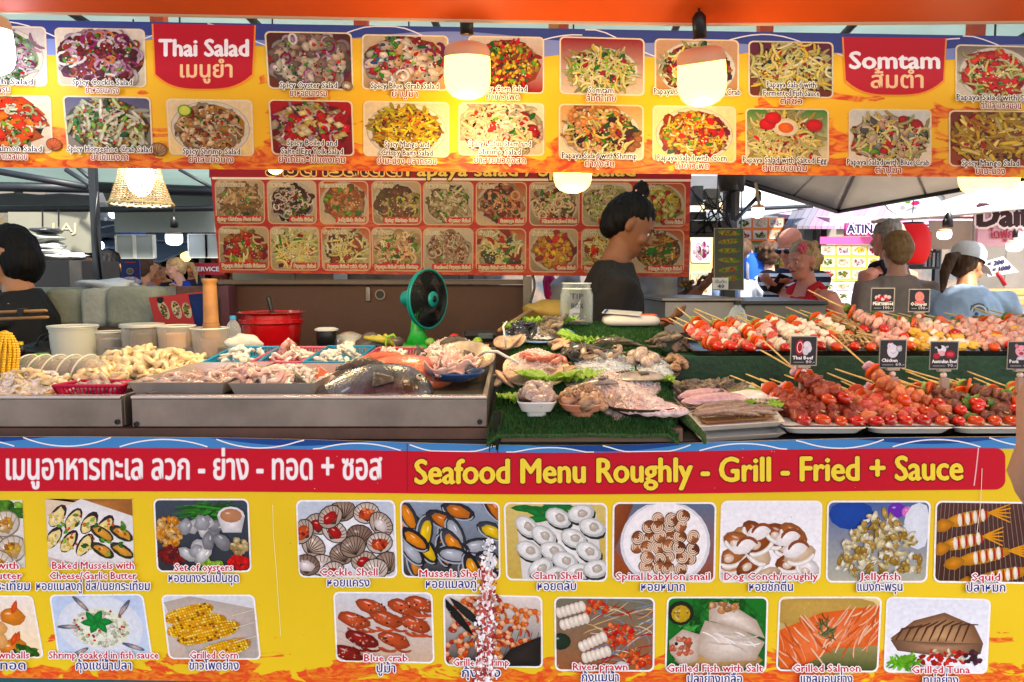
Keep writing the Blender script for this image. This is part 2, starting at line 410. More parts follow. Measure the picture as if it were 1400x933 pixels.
    def done(s, parent, label=None):
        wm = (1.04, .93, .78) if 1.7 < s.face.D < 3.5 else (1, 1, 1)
        k1, g = (1.18, 1.04) if s.face.D < 1.7 else (1.5, .8) if s.face.D < 2 else (1.35, .62)  # lowest gain: shade around the deep-set prints is put into their colours
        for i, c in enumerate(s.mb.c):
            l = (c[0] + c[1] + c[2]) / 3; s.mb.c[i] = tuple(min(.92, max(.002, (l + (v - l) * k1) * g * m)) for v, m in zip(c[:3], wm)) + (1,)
        return build(s.mb, 'food_photo', M_PHOTO, parent, label=label, vc=True)
def dish(face, quad, parent, label, bgc, bowl, base, items, A=1.33, rad=.07, extra=None, pl='#ece6da', cen=None, border='#f2e6d0'):
    a = Art(face, quad, A=A, rad=rad, border=border); a.bg(bgc[0], bgc[1]); cx, cy_, rx, ry = cen or (A / 2, .52, .56, .44)
    if bowl: a.plate(cx, cy_, rx * 1.12, ry * 1.14, pl)
    a.ell(cx, cy_, rx, ry, 0, base, dark=.6, n=22, hl=0, ns=.05)
    for f, k, e in ((1.0, .55, 1.3), (.96, .8, 1.0), (.9, 1.0, .85)):
        a.scatter([(i[0], int(i[1] * .75) + 1, i[2] * e, [shade(hx(c), k) for c in i[3]]) for i in items], cx, cy_, rx * f * .95, ry * f * .95)
    pal = [c for i in items for c in i[3]]
    a.scatter([('dot', 50, .013, [shade(hx(c), 1.25) for c in pal]), ('dot', 40, .016, ['#2a140c', '#4a2010', '#fff4e0'])], cx, cy_, rx * .9, ry * .88)
    if extra: extra(a)
    return a.done(parent, label)
# ================================================================ signs and banners
def banner_mat(name, yel, fl1, fl2, h0, h1, rough=.35, sc_=6.0, extra=None):
    """vinyl banner: yellow ground with printed flames licking up from the lower edge (object z from h0 to h1)"""
    m = bpy.data.materials.new(name); m.use_nodes = True; t = m.node_tree; N = t.nodes; L = t.links; b = N['Principled BSDF']
    b.inputs['Roughness'].default_value = rough; b.inputs['Specular IOR Level'].default_value = .28
    tc = N.new('ShaderNodeTexCoord'); n1 = N.new('ShaderNodeTexNoise'); n1.inputs['Scale'].default_value = sc_; n1.inputs['Detail'].default_value = 3
    n1.inputs['Distortion'].default_value = 1.6
    mp = N.new('ShaderNodeMapping'); mp.inputs['Scale'].default_value = (1.0, 1, 2.6); mp.inputs['Rotation'].default_value = (0, R(20), 0)
    L.new(tc.outputs['Object'], mp.inputs['Vector']); L.new(mp.outputs[0], n1.inputs['Vector'])
    n2 = N.new('ShaderNodeTexNoise'); n2.inputs['Scale'].default_value = sc_ * 3; n2.inputs['Detail'].default_value = 4; n2.inputs['Distortion'].default_value = 2.5
    L.new(mp.outputs[0], n2.inputs['Vector'])
    sp = N.new('ShaderNodeSeparateXYZ'); L.new(tc.outputs['Object'], sp.inputs[0])
    mr = N.new('ShaderNodeMapRange'); mr.inputs[1].default_value = h0; mr.inputs[2].default_value = h1; mr.inputs[3].default_value = .36; mr.inputs[4].default_value = .78
    L.new(sp.outputs['Z'], mr.inputs[0])
    sub = N.new('ShaderNodeMath'); sub.operation = 'SUBTRACT'; L.new(n1.outputs['Fac'], sub.inputs[0]); L.new(mr.outputs[0], sub.inputs[1])
    rp = N.new('ShaderNodeMapRange'); rp.inputs[1].default_value = 0.0; rp.inputs[2].default_value = .03; L.new(sub.outputs[0], rp.inputs[0])
    cr = N.new('ShaderNodeValToRGB'); cr.color_ramp.elements[0].position = .38; cr.color_ramp.elements[0].color = lin(fl1); cr.color_ramp.elements[1].position = .6; cr.color_ramp.elements[1].color = lin(fl2)
    L.new(n2.outputs['Fac'], cr.inputs[0])
    mx = N.new('ShaderNodeMix'); mx.data_type = 'RGBA'; mx.inputs['A'].default_value = lin(yel); L.new(cr.outputs[0], mx.inputs['B']); L.new(rp.outputs[0], mx.inputs['Factor'])
    n3 = N.new('ShaderNodeTexNoise'); n3.inputs['Scale'].default_value = 2.2; n3.inputs['Detail'].default_value = 6; L.new(tc.outputs['Object'], n3.inputs['Vector'])
    m3 = N.new('ShaderNodeMapRange'); m3.inputs[1].default_value = .3; m3.inputs[2].default_value = .7; m3.inputs[3].default_value = .88; m3.inputs[4].default_value = 1.04; L.new(n3.outputs['Fac'], m3.inputs[0])
    mm = N.new('ShaderNodeMix'); mm.data_type = 'RGBA'; mm.blend_type = 'MULTIPLY'; mm.inputs['Factor'].default_value = 1; L.new(mx.outputs['Result'], mm.inputs['A']); L.new(m3.outputs[0], mm.inputs['B'])
    L.new(mm.outputs['Result'], b.inputs['Base Color'])
    bp = N.new('ShaderNodeBump'); bp.inputs['Strength'].default_value = .12; bp.inputs['Distance'].default_value = .01
    L.new(n3.outputs['Fac'], bp.inputs['Height']); L.new(bp.outputs[0], b.inputs['Normal'])
    return m
def band(mb, face, x0, x1, top, bot, col, lift, n=60):
    for k in range(n):
        a = x0 + (x1 - x0) * k / n; b = x0 + (x1 - x0) * (k + 1) / n
        if bot(a) - top(a) < .1 and bot(b) - top(b) < .1: continue
        mb.poly([face.pt(a, top(a), lift), face.pt(b, top(b), lift), face.pt(b, max(bot(b), top(b) + .05), lift), face.pt(a, max(bot(a), top(a) + .05), lift)][::-1], col)
def line(mb, face, pts, wpx, col, lift):
    for (ax, ay), (bx_, by) in zip(pts, pts[1:]):
        d = math.hypot(bx_ - ax, by - ay) or 1; nx, ny = -(by - ay) / d * wpx / 2, (bx_ - ax) / d * wpx / 2
        mb.poly([face.pt(ax + nx, ay + ny, lift), face.pt(ax - nx, ay - ny, lift), face.pt(bx_ - nx, by - ny, lift), face.pt(bx_ + nx, by + ny, lift)], col)
NAVY, CREAM, RED, WHITE = hx('#2a2450'), hx('#f6ecd4'), hx('#c80f2a'), hx('#f4f3f0')
# ---- food colour sets
ONI = ['#efe6ea', '#d9c3d2', '#8a3a66', '#c9a2b8']; GRN = ['#3f7a2a', '#5d9a35', '#2c5a20', '#8ab84a']; PAP = ['#efe3b0', '#e8d590', '#d9d9a0', '#f6efcf']
SEA = ['#ead9c4', '#d8bfa4', '#c9a58a', '#f2e6d8']; TOM = ['#c8321c', '#d8492a', '#a3200f']; BRN = ['#6a3a1c', '#8a5228', '#4a2814', '#a56a34']; DRK = ['#2a1c14', '#3a2818', '#1e2414']
YEL = ['#e9b53a', '#f2c94e', '#d99a24', '#f7dc7a']; CAR = ['#e07a28', '#d9621c']; NUT = ['#c98a4a', '#b0703a', '#e0b070']

# ---------------------------------------------------------------- top banner
FT = Face(1.75)
top_banner = thing('menu_banner', P(700, 240, 1.76), 'long yellow menu banner hung above the stall with Thai Salad and Somtam dishes', 'banner')
mtop = banner_mat('top_banner_vinyl', '#efb00a', '#cc3a0a', '#ee8414', .0, .28, sc_=5, rough=.5)
b = MB(); NX = 40
def topy(x): return 27 + 23.0 * x / 1400
def boty(x): return 228.5 + 14.5 * x / 1400
for side in (0, 1):
    pass
g0 = [FT.pt(-90 + 1580 * i / NX, topy(-90 + 1580 * i / NX), 0) for i in range(NX + 1)]; g1 = [FT.pt(-90 + 1580 * i / NX, boty(-90 + 1580 * i / NX), 0) for i in range(NX + 1)]
b.hexa([g1[0], g1[-1], g0[-1], g0[0]], [p + V((0, .004, 0)) for p in (g1[0], g1[-1], g0[-1], g0[0])])
build(b, 'vinyl_sheet', mtop, top_banner)
b = MB()
def nearb(x, c, w_): return math.exp(-((x - c) / w_) ** 2)
def lowblue(x): return topy(x) + 31 + 9 * math.sin(x / 118 + 1.3) + 8 * math.sin(x / 47)
def darkblue(x): return topy(x) + 17 + 6 * math.sin(x / 150 + .3) + 5 * math.sin(x / 61 + 1)
band(b, FT, -90, 1490, topy, lowblue, hx('#7d86b4'), .0006, 160); band(b, FT, -90, 1490, topy, darkblue, hx('#333f7c'), .0009, 160)
for k in range(9):
    x0 = -60 + k * 172; pts = [(x0 + 14 * j, topy(x0) + 15 + 20 * math.sin(j / 3.1 + k) * (1 if k % 2 else -.8) + j) for j in range(13)]
    pts = [(x, max(y, topy(x) + 1)) for x, y in pts]; line(b, FT, pts, 1.6, hx('#e8dcd8'), .0011)
build(b, 'wave_print', M_PRINT, top_banner, vc=True)
for x0, x1, y0, y1, t1, t2, lab in ((210, 348, 33, 122, 'Thai Salad', 'เมนูยำ', 'red badge reading Thai Salad'), (1153, 1292, 51, 130, 'Somtam', 'ส้มตำ', 'red badge reading Somtam')):
    b = MB(); n = 16
    def outl(e):
        pts = [(x0 - e, y0), (x1 + e, y0 + 2)]; dx = 3
        for k in range(n + 1):
            a = k / n; x = x1 + e - (x1 - x0 + 2 * e) * a; q = abs(2 * a - 1); y = y1 + e - 20 * (q ** 3.2) - (0 if 0 < k < n else 0); pts.append((x - (dx if a < .5 else -dx) * q, y))
        return pts
    b.poly([FT.pt(x, y, .0013) for x, y in outl(2.2)][::-1], hx('#f08a1c')); b.poly([FT.pt(x, y, .0016) for x, y in outl(0)][::-1], hx('#b80c1e'))
    bd = build(b, 'badge', M_PRINT, top_banner, vc=True, label=lab)
    b = MB(); wd = x1 - x0
    text(b, FT, t1, x0 + wd * .06, x1 - wd * .06, y0 + wd * (.32 if t1[0] == 'T' else .31), 23, hx('#f6e6e2'), lift=.002, bold=.025)
    text(b, FT, t2, x0 + wd * .27, x1 - wd * .22, y0 + wd * (.53 if t1[0] == 'T' else .5), 22, hx('#f2b884'), lift=.002, bold=.015)
    build(b, 'lettering', M_PRINT, bd, vc=True)
for kx, ky, kr in ((475, 118, 9), (75, 198, 12), (218, 205, 13)):      # little printed shells and crab beside the dishes
    a = Art(FT, ((kx - kr, ky - kr), (kx + kr, ky - kr), (kx + kr, ky + kr), (kx - kr, ky + kr)), border=None, A=1, rad=.45, lift=.004)
    a.shell(.5, .5, .46, .36, .3, '#b98a58' if kx > 90 else '#e0622a', 6, '#e8d8c0' if kx > 400 else None, '#5a3418'); build(a.mb, 'shell_print', M_PRINT, top_banner, vc=True)
def tq(x0, y0, x1, y1, sk=5, dy=2): return ((x0, y0), (x1, y0 + dy), (x1 + (sk if x1 < 500 else 0) * .5, y1 + dy), (x0 + (sk if x1 < 500 else 0), y1))
def lime(u, v, r=.11):
    def f(a): a.ell(u, v, r, r, 0, '#6f9a2c', dark=.7, n=16); a.ell(u, v, r * .82, r * .82, 0, '#d6e08a', dark=.85, n=16)
    return f
def egg(a):
    a.ell(.62, .34, .22, .17, .1, '#f6ecd8', dark=.8, n=16); a.ell(.63, .35, .13, .1, .1, '#e8862a', dark=.7, n=14)
    for u, v in ((.33, .28), (.42, .17), (1.1, .3)): a.ell(u, v, .14, .12, 0, '#d83a1c', dark=.5)
def plum(cols, k=60, z=.05): return [('blob', k, z, cols)]
DISHES = [  # quad, english caption lines, thai, caption text x0,x1, art
 (tq(-52, 37, 61, 115), ['Spicy Jellyfish Salad'], 'ยำแมงกะพรุน', (-70, 48), 'plate of pale jellyfish salad', dict(bgc=('#cfc8c8', '#e8e4dc'), bowl=1, base='#b9c2a8', items=[('strand', 60, .3, ONI), ('leaf', 25, .07, GRN), ('blob', 40, .09, ['#c5dcc8', '#9fc0a8', '#e8efe0']), ('blob', 18, .05, TOM)])),
 (tq(77, 40, 196, 116), ['Spicy Cockle Salad'], 'ยำหอยแครง', (102, 183), 'bowl of cockle salad with red onion', dict(bgc=('#e6dfd6', '#cfc6b8'), bowl=0, base='#5a2a20', items=[('ring', 40, .13, ONI), ('blob', 60, .1, ['#7a2a1a', '#9a4a30', '#5a1a14']), ('ring', 22, .09, ['#c98a6a', '#a05a3a']), ('leaf', 22, .07, GRN), ('blob', 14, .05, TOM)], cen=(.66, .5, .66, .5))),
 (tq(364, 45, 479, 120), ['Spicy Oyster Salad'], 'ยำหอยนางรม', (384, 462), 'bowl of oyster salad', dict(bgc=('#4a2a22', '#6a3a28'), bowl=0, base='#8a5a3a', items=[('blob', 70, .12, ['#e8dccc', '#d9c4ae', '#b8a090', '#8a7468']), ('ring', 16, .11, ONI), ('blob', 24, .05, CAR + TOM), ('leaf', 18, .06, GRN)], cen=(.66, .5, .66, .5))),
 (tq(497, 49, 611, 121), ['Spicy Blue Crab Salad'], 'ยำปูม้า', (508, 600), 'bowl of blue crab salad', dict(bgc=('#c9b8a0', '#b89a80'), bowl=0, base='#a04a2a', items=[('blob', 50, .13, ['#f0dccc', '#e8c4a0', '#f2e8dc']), ('blob', 50, .07, TOM), ('leaf', 24, .09, GRN), ('blob', 14, .06, ['#4a6a9a', '#e8eef4']), ('ring', 8, .12, ONI)], cen=(.66, .5, .66, .5))),
 (tq(642, 51, 742, 125), ['Spicy Corn Salad'], 'ยำข้าวโพด', (655, 720), 'corn salad with long beans', dict(bgc=('#d8ccc0', '#8a1a14'), bowl=0, base='#a0501c', items=[('blob', 110, .055, YEL), ('blob', 40, .07, BRN + TOM), ('leaf', 16, .09, GRN), ('stick', 8, .3, TOM)], cen=(.66, .5, .62, .46))),
 (tq(767, 52, 879, 127, 0, 3), ['Somtam'], 'ส้มตำไทย', (804, 838), 'heap of shredded papaya on a white plate', dict(bgc=('#8a1420', '#d8c8b8'), bowl=1, base='#b87a3a', items=[('strand', 110, .34, PAP), ('blob', 22, .09, TOM), ('leaf', 14, .09, GRN), ('stick', 12, .25, ['#7ab04a', '#a8c860']), ('blob', 14, .05, NUT)], cen=(.66, .58, .52, .36))),
 (tq(897, 55, 1008, 129, 0, 2), ['Papaya Salad with Salted Crab'], 'ตำปู', (893, 1011), 'papaya salad partly hidden by the lamp', dict(bgc=('#c9a890', '#b08a68'), bowl=1, base='#a0502c', items=[('strand', 70, .3, PAP), ('blob', 40, .1, TOM + BRN), ('stick', 16, .25, GRN)])),
 (tq(1025, 58, 1137, 131, 0, 2), ['Papaya Salad with', 'Fermented Fish Sauce'], 'ตำซั่ว', (1042, 1118), 'heap of noodle papaya salad', dict(bgc=('#5a2a3a', '#6a3a2a'), bowl=0, base='#8a4a28', items=[('strand', 120, .36, PAP + ['#e8c878']), ('blob', 24, .06, TOM), ('dot', 14, .05, ['#8a9a3a', '#b0b850', '#c8a83a']), ('blob', 20, .07, DRK + ['#3a3a6a'])], cen=(.66, .5, .66, .5))),
 (tq(1308, 63, 1425, 137, 0, 3), ['Papaya Salad with Salmon'], 'ตำปลาแซลมอน', (1305, 1425), 'papaya salad with orange salmon cubes', dict(bgc=('#7a7068', '#e8e0d4'), bowl=1, base='#b0502c', items=[('strand', 40, .3, PAP), ('slab', 34, .13, ['#e0552c', '#e8683a', '#c83a1c']), ('leaf', 8, .06, GRN)], cen=(.6, .5, .5, .42))),
 (tq(-50, 131, 68, 206), ['Spicy Salmon Salad'], 'ยำปลาแซลมอน', (-34, 60), 'bowl of salmon chunk salad', dict(bgc=('#e8e0d4', '#d0c4b4'), bowl=0, base='#2c2418', items=[('slab', 30, .16, ['#f07a28', '#f49240', '#d9601c']), ('ring', 20, .1, ['#e8ead8', '#c0cfa0']), ('leaf', 24, .08, GRN), ('blob', 14, .06, TOM)], cen=(.62, .48, .62, .48))),
 (tq(88, 133, 204, 207, 7), ['Spicy Horseshoe Crab Salad'], 'ยำไข่แมงดา', (95, 210), 'horseshoe crab roe salad', dict(bgc=('#5a5a78', '#8a8478'), bowl=0, base='#5a4420', items=[('dot', 130, .028, ['#c8a060', '#a8803c', '#e0c080', '#8a6428']), ('stick', 36, .34, ['#e8ecd8', '#d0dcb0', '#f2f2e8']), ('leaf', 20, .1, GRN), ('dot', 10, .03, TOM)], cen=(.66, .5, .66, .5))),
 (tq(229, 137, 343, 210), ['Spicy Shrimp Salad'], 'ยำเล็บมือนาง', (252, 330), 'plate of pale mixed salad with a lime slice', dict(bgc=('#e8d8c0', '#f0dcb0'), bowl=1, base='#c89a60', items=[('blob', 80, .08, ['#e8c8a0', '#d8a878', '#f2dcc0']), ('strand', 20, .2, ['#f2e0c8']), ('blob', 26, .06, ['#7a4430', '#9a5a3a']), ('dot', 12, .03, TOM), ('leaf', 8, .06, GRN)], extra=lime(.28, .2))),
 (tq(369, 138, 480, 210), ['Spicy Boiled and', 'Salted Egg Yolk Salad'], 'ยำไก่ยอ-ไข่แดงเค็ม', (386, 470), 'salted egg and tomato salad', dict(bgc=('#a0202a', '#6a1a1c'), bowl=0, base='#6a2018', items=[('blob', 26, .15, ['#c8182a', '#d8303a']), ('slab', 34, .12, ['#e8d8a8', '#d8c080', '#f2e8cc']), ('strand', 24, .25, ONI), ('leaf', 12, .07, GRN)], cen=(.66, .5, .66, .5))),
 (tq(499, 140, 612, 212), ['Spicy Mango and', 'Crispy Baits Salad'], 'ยำมะม่วง-ปลากรอบ', (522, 592), 'round bowl of shredded mango', dict(bgc=('#e0d0b8', '#f0e4d0'), bowl=1, base='#7a4a1c', items=[('stick', 120, .22, ['#e0d04a', '#d8b83a', '#c8a030', '#e8e080']), ('blob', 40, .05, BRN + CAR)])),
 (tq(629, 142, 742, 211, 0, 1), ['Spicy Lotus Stem and', 'Shrimp Salad'], 'ยำสายบัวกุ้งสด', (641, 726), 'white shrimp and lotus stem salad', dict(bgc=('#e8dcd0', '#d8c0a8'), bowl=0, base='#b8603a', items=[('ring', 34, .13, ['#f2ece0', '#e8dcc4']), ('blob', 30, .09, TOM), ('stick', 40, .3, ['#e8d8b0', '#f0e8c8']), ('leaf', 14, .08, GRN), ('prawn', 6, .15, ['#f0d8c8'])], cen=(.66, .5, .66, .5))),
 (tq(766, 144, 878, 216, 0, 2), ['Papaya Salad with Shrimp'], 'ตำกุ้งสด', (768, 870), 'papaya salad with shrimp', dict(bgc=('#c8a078', '#e8dcc8'), bowl=1, base='#4a2418', items=[('strand', 60, .3, PAP), ('prawn', 12, .17, ['#e8c0a0', '#d89a70']), ('leaf', 20, .1, GRN), ('blob', 20, .12, ['#8a1a14', '#3a1a14'])])),
 (tq(894, 146, 1004, 219, 0, 2), ['Papaya Salad with Corn'], 'ตำข้าวโพด', (898, 992), 'corn papaya salad in a dark red bowl', dict(bgc=('#e8dcc0', '#f0d8a0'), bowl=1, base='#a0280c', items=[('blob', 110, .06, YEL), ('blob', 20, .12, TOM), ('strand', 24, .2, PAP), ('leaf', 7, .09, GRN)])),
 (tq(1021, 150, 1131, 222, 0, 1), ['Papaya Salad with Salted Egg'], 'ตำไทยไข่เค็ม', (1014, 1128), 'papaya salad with a halved salted egg', dict(bgc=('#4a7a3c', '#f0e0c8'), bowl=0, base='#e0c890', items=[('strand', 110, .42, PAP), ('blob', 8, .06, TOM), ('stick', 8, .3, TOM)], cen=(.62, .55, .55, .45), extra=egg)),
 (tq(1162, 151, 1271, 225, 0, 1), ['Papaya Salad with Blue Crab'], 'ตำปูม้า', (1156, 1268), 'papaya salad with blue crab', dict(bgc=('#d8dce0', '#f0e8d8'), bowl=0, base='#b87a50', items=[('strand', 70, .34, PAP), ('blob', 16, .12, TOM), ('blob', 14, .1, ['#a0a0a0', '#6a6a68']), ('blob', 14, .13, ['#f0dcd0', '#e8c8b0']), ('leaf', 12, .1, GRN)], cen=(.66, .52, .62, .42))),
 (tq(1299, 153, 1415, 226, 0, 1), ['Spicy Mango Salad'], 'ยำมะม่วง', (1312, 1390), 'brown mango strip salad', dict(bgc=('#6a3a1c', '#8a4a20'), bowl=0, base='#7a3418', items=[('stick', 80, .36, ['#e0c878', '#c8a850', '#f0e0a0', '#b0843a']), ('blob', 40, .07, TOM + BRN)], cen=(.66, .5, .66, .5))),
]
for quad, caps, th, (cx0, cx1), lab, kw in DISHES:
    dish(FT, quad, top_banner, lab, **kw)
    b = MB(); yb = quad[3][1] + 1 + .012 * (cx0 - quad[0][0]); n = len(caps)
    for k, c_ in enumerate(caps):
        w_ = (cx1 - cx0) * (len(c_) / max(len(q) for q in caps)) ** .8; mid = (cx0 + cx1) / 2
        text(b, FT, c_, mid - w_ / 2, mid + w_ / 2, yb - (n - 1 - k) * 11.5, 8.2, NAVY, CREAM, 1.0, lift=.0085, bold=.012, slope=.012, res=1)
    mid = (cx0 + cx1) / 2; wt = 5.0 * len(th.replace('ำ', 'ำ'))
    text(b, FT, th, mid - wt / 2, mid + wt / 2, yb + 11.5, 9, hx('#8a1420'), CREAM, .8, lift=.0085, bold=.01, slope=.012, res=1)
    build(b, 'lettering', M_PRINT, top_banner, vc=True)

# ---------------------------------------------------------------- inner red menu board
FI = Face(3.3)
board = thing('menu_board', P(615, 378, 3.32), 'dark red salad menu board with two rows of nine photos behind the seller', 'menu board')
mred = banner_mat('red_board_vinyl', '#9a1c18', '#b84a18', '#a02818', -.1, .9, rough=.5, sc_=4)
b = MB(); c4 = [FI.pt(x, y, 0) for x, y in ((300, 373), (941, 379), (945, 226), (286, 220))]
b.hexa(c4, [p + V((0, .02, 0)) for p in c4]); build(b, 'panel', mred, board)
b = MB(); b.poly([FI.pt(*p, .001) for p in ((286, 220), (286, 243), (945, 247), (945, 226))], hx('#8a0f1a'))
line(b, FI, [(290, 244), (945, 247)], 3, hx('#d8c8b0'), .002)
text(b, FI, 'ส้มตำรสเด็ด', 365, 548, 240, 20, hx('#3a1a14'), hx('#e0b060'), 1.6, lift=.004, bold=.02)
text(b, FI, 'Papaya salad / Spicy salad', 556, 868, 241, 17, hx('#e0b850'), hx('#2a1810'), 1.6, lift=.004, bold=.02)
build(b, 'lettering', M_PRINT, board, vc=True)
colx = [(295, 360), (366, 431), (437, 502), (509, 574), (580, 646), (652, 719), (725, 791), (797, 863), (868, 936)]
colx2 = [(300, 366), (370, 435), (440, 505), (509, 575), (580, 646), (652, 718), (725, 789), (796, 861), (865, 934)]
S1 = dict(bowl=1)
IT = [('Spicy Chicken Feet Salad', 'ยำเล็บมือนาง', '#8a6a4a', [('stick', 50, .4, ['#c8a880', '#8a6a3c', '#e0c8a0']), ('leaf', 10, .08, GRN)]),
      ('Cockle Salad', 'ยำหอยแครง', '#2c1a12', [('ring', 34, .09, ['#d8c8c0', '#f0e8e0']), ('blob', 26, .1, ['#3a1a12', '#5a2a1a', '#7a1a14']), ('leaf', 14, .09, GRN)]),
      ('Jellyfish Salad', 'ยำแมงกะพรุน', '#a0502c', [('blob', 60, .1, ['#c88a5a', '#b0683a', '#d8a880']), ('leaf', 12, .1, GRN)]),
      ('Spicy Shrimp Salad', 'ยำกุ้งสด', '#4a2c1c', [('blob', 40, .13, ['#6a4430', '#8a5a40', '#5a4a2a']), ('prawn', 5, .16, ['#d8c0a0']), ('ring', 8, .1, ['#b8c060'])]),
      ('Oyster Salad', 'ยำหอยนางรม', '#3a2818', [('blob', 50, .1, ['#c8b898', '#a08a68', '#e0d4b8']), ('stick', 14, .3, ['#e8dcc0']), ('leaf', 12, .1, GRN)]),
      ('Sausage Salad', 'ยำไก่ยอ', '#a0401c', [('ring', 24, .12, ['#e0b090', '#c88a68']), ('blob', 30, .11, ['#d8987a', '#8a3a20', '#3a3428']), ('leaf', 8, .08, GRN)]),
      ('Mixed Seafood Salad', 'ยำทะเล', '#6a4028', [('ring', 20, .13, ['#e8d0b0']), ('blob', 40, .1, SEA + BRN), ('leaf', 12, .1, GRN)]),
      ('Spicy Clam Salad', 'ยำหอยลาย', '#5a4428', [('ring', 30, .13, ['#e0dcb8', '#c8c890']), ('blob', 26, .1, SEA), ('leaf', 14, .1, GRN)]),
      ('Corn Salad', 'ยำข้าวโพด', '#a0602c', [('blob', 44, .12, ['#e0cc6a', '#c8a840', '#f0e8a0']), ('blob', 20, .1, TOM), ('leaf', 8, .08, GRN)]),
      ('Papaya Salad with Salmon', 'ตำแซลมอน', '#7a1c10', [('blob', 30, .13, ['#c8401c', '#a82c14', '#d86a38']), ('strand', 16, .35, PAP), ('blob', 12, .12, YEL + NUT), ('leaf', 14, .11, GRN)]),
      ('Papaya Salad', 'ตำไทย', '#c8a878', [('strand', 70, .45, PAP), ('blob', 5, .16, TOM), ('stick', 8, .3, GRN)]),
      ('Papaya Salad with Crab', 'ตำปูปลาร้า', '#4a3018', [('strand', 50, .4, PAP), ('blob', 16, .16, ['#4a2c1c', '#6a3a20', '#a05030'])]),
      ('Papaya Salad with Shrimp', 'ตำกุ้งสด', '#7a6a40', [('ring', 20, .15, ['#ecd0b8', '#d8b090']), ('strand', 34, .3, PAP), ('leaf', 18, .12, GRN), ('blob', 8, .1, TOM)]),
      ('Seafood Papaya Salad', 'ตำทะเล', '#6a4a38', [('ring', 34, .1, ['#d8c8b8', '#b89a88']), ('blob', 40, .08, ['#8a5040', '#c09080', '#e8dcd0']), ('leaf', 8, .08, GRN)]),
      ('Papaya Salad with Blue Crab', 'ตำปูม้า', '#9a7a50', [('blob', 14, .2, ['#b81c10', '#e8dcb0', '#4a4a3c']), ('strand', 30, .4, PAP), ('leaf', 10, .12, GRN)]),
      ('Corn Salad', 'ตำข้าวโพด', '#8a4a1c', [('blob', 60, .1, YEL), ('blob', 14, .13, TOM)]),
      ('Papaya Salad with Salted Egg', 'ตำไข่เค็ม', '#b07a40', [('strand', 50, .4, PAP), ('blob', 14, .14, ['#e87a2a', '#d0281c'])]),
      ('Mango Papaya Salad', 'ตำมะม่วง', '#6a401c', [('stick', 60, .25, ['#a8723a', '#c89a58', '#7a4a20', '#e0c088']), ('leaf', 4, .2, ['#1c7a2c'])])]
for k, (en, th, base, items) in enumerate(IT):
    r_, c_ = divmod(k, 9); x0, x1 = (colx2 if r_ else colx)[c_]; y0 = (311 if r_ else 247.5) + c_ * .5; y1 = y0 + 57
    bgp = [('#b8a890', '#8a7a68'), ('#c8beb0', '#a89a88'), ('#a8583c', '#c8b8a0')][k % 3]
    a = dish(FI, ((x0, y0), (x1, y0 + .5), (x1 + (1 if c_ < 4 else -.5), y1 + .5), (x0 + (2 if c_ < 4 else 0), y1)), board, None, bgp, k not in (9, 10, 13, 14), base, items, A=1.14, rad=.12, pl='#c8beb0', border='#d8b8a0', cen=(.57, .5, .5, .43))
    b = MB(); w_ = min(x1 - x0 - 6, 2.45 * len(en))
    b.poly([FI.pt(x, y, .0055) for x, y in ((x1 - w_ - 6, y1 - 9), (x1 - 1, y1 - 9), (x1 - 1, y1 - 1), (x1 - w_ - 6, y1 - 1))], hx('#a81c1c'))
    text(b, FI, en, x1 - w_ - 3, x1 - 3, y1 - 2.5, 4.8, hx('#1c1410'), hx('#d8c4a0'), .6, lift=.0065, bold=.0, res=1)
    text(b, FI, th, x0 + 2, x0 + 2 + 3.2 * len(th), y0 + 8, 5.5, hx('#1c1410'), hx('#d8c4a0'), .6, lift=.0065, bold=.0, res=1)
    build(b, 'lettering', M_PRINT, board, vc=True)

# ---------------------------------------------------------------- counter front banner
FL = Face(1.62)
low = thing('counter_banner', P(700, 932, 1.63), 'yellow seafood menu banner with red title strip across the counter front', 'banner')
mlow = banner_mat('counter_banner_vinyl', '#e8c81c', '#e88a1c', '#e04a1c', .0, .16, rough=.3, sc_=7)
def lt(x): return 596.5 + (15 * (x / 760) if x < 760 else 15 - 19 * (x - 760) / 640)
def lt2(x): return 597 + 12 * math.exp(-((x - 760) / 330) ** 2)
def lbot(x): return 927 + 12 * min(1, max(0, x / 700))
b = MB(); NX = 40; xs = [-90 + 1580 * i / NX for i in range(NX + 1)]
for i in range(NX):
    x0, x1 = xs[i], xs[i + 1]
    q = [FL.pt(x0, lbot(x0), 0), FL.pt(x1, lbot(x1), 0), FL.pt(x1, lt2(x1), 0), FL.pt(x0, lt2(x0), 0)]; b.poly(q); b.poly([p + V((0, .003, 0)) for p in q][::-1])
    b.poly([q[3], q[2], q[2] + V((0, .003, 0)), q[3] + V((0, .003, 0))])
build(b, 'vinyl_sheet', mlow, low)
b = MB()
def redt(x): return 612.5 + 6.5 * math.exp(-((x - 760) / 300) ** 2)
def redb(x): return 671.5 + 4.5 * math.exp(-((x - 760) / 330) ** 2) - 2.5 * max(0, (x - 1000) / 400)
band(b, FL, -90, 1490, lt2, lambda x: redt(x) + 1, hx('#3f86c4'), .0006, 100)
def dk(x, ph): return lt2(x) + max(0, 9 * math.sin(x / 70 + ph))
band(b, FL, -90, 1490, lt2, lambda x: dk(x, 2.2), hx('#17468c'), .0009, 140)
for k in range(12):
    xc = -40 + k * 132; pts = [(xc + 10 * (j - 6), lt2(xc) + (13 - .42 * (j - 6) ** 2 * .8 if k % 2 else 3 + .28 * (j - 6) ** 2)) for j in range(13)]
    pts = [(x, min(max(y, lt2(x) + .8), redt(x) - .5)) for x, y in pts]; line(b, FL, pts, 1.7, WHITE, .0012)
build(b, 'wave_print', M_PRINT, low, vc=True)
b = MB()
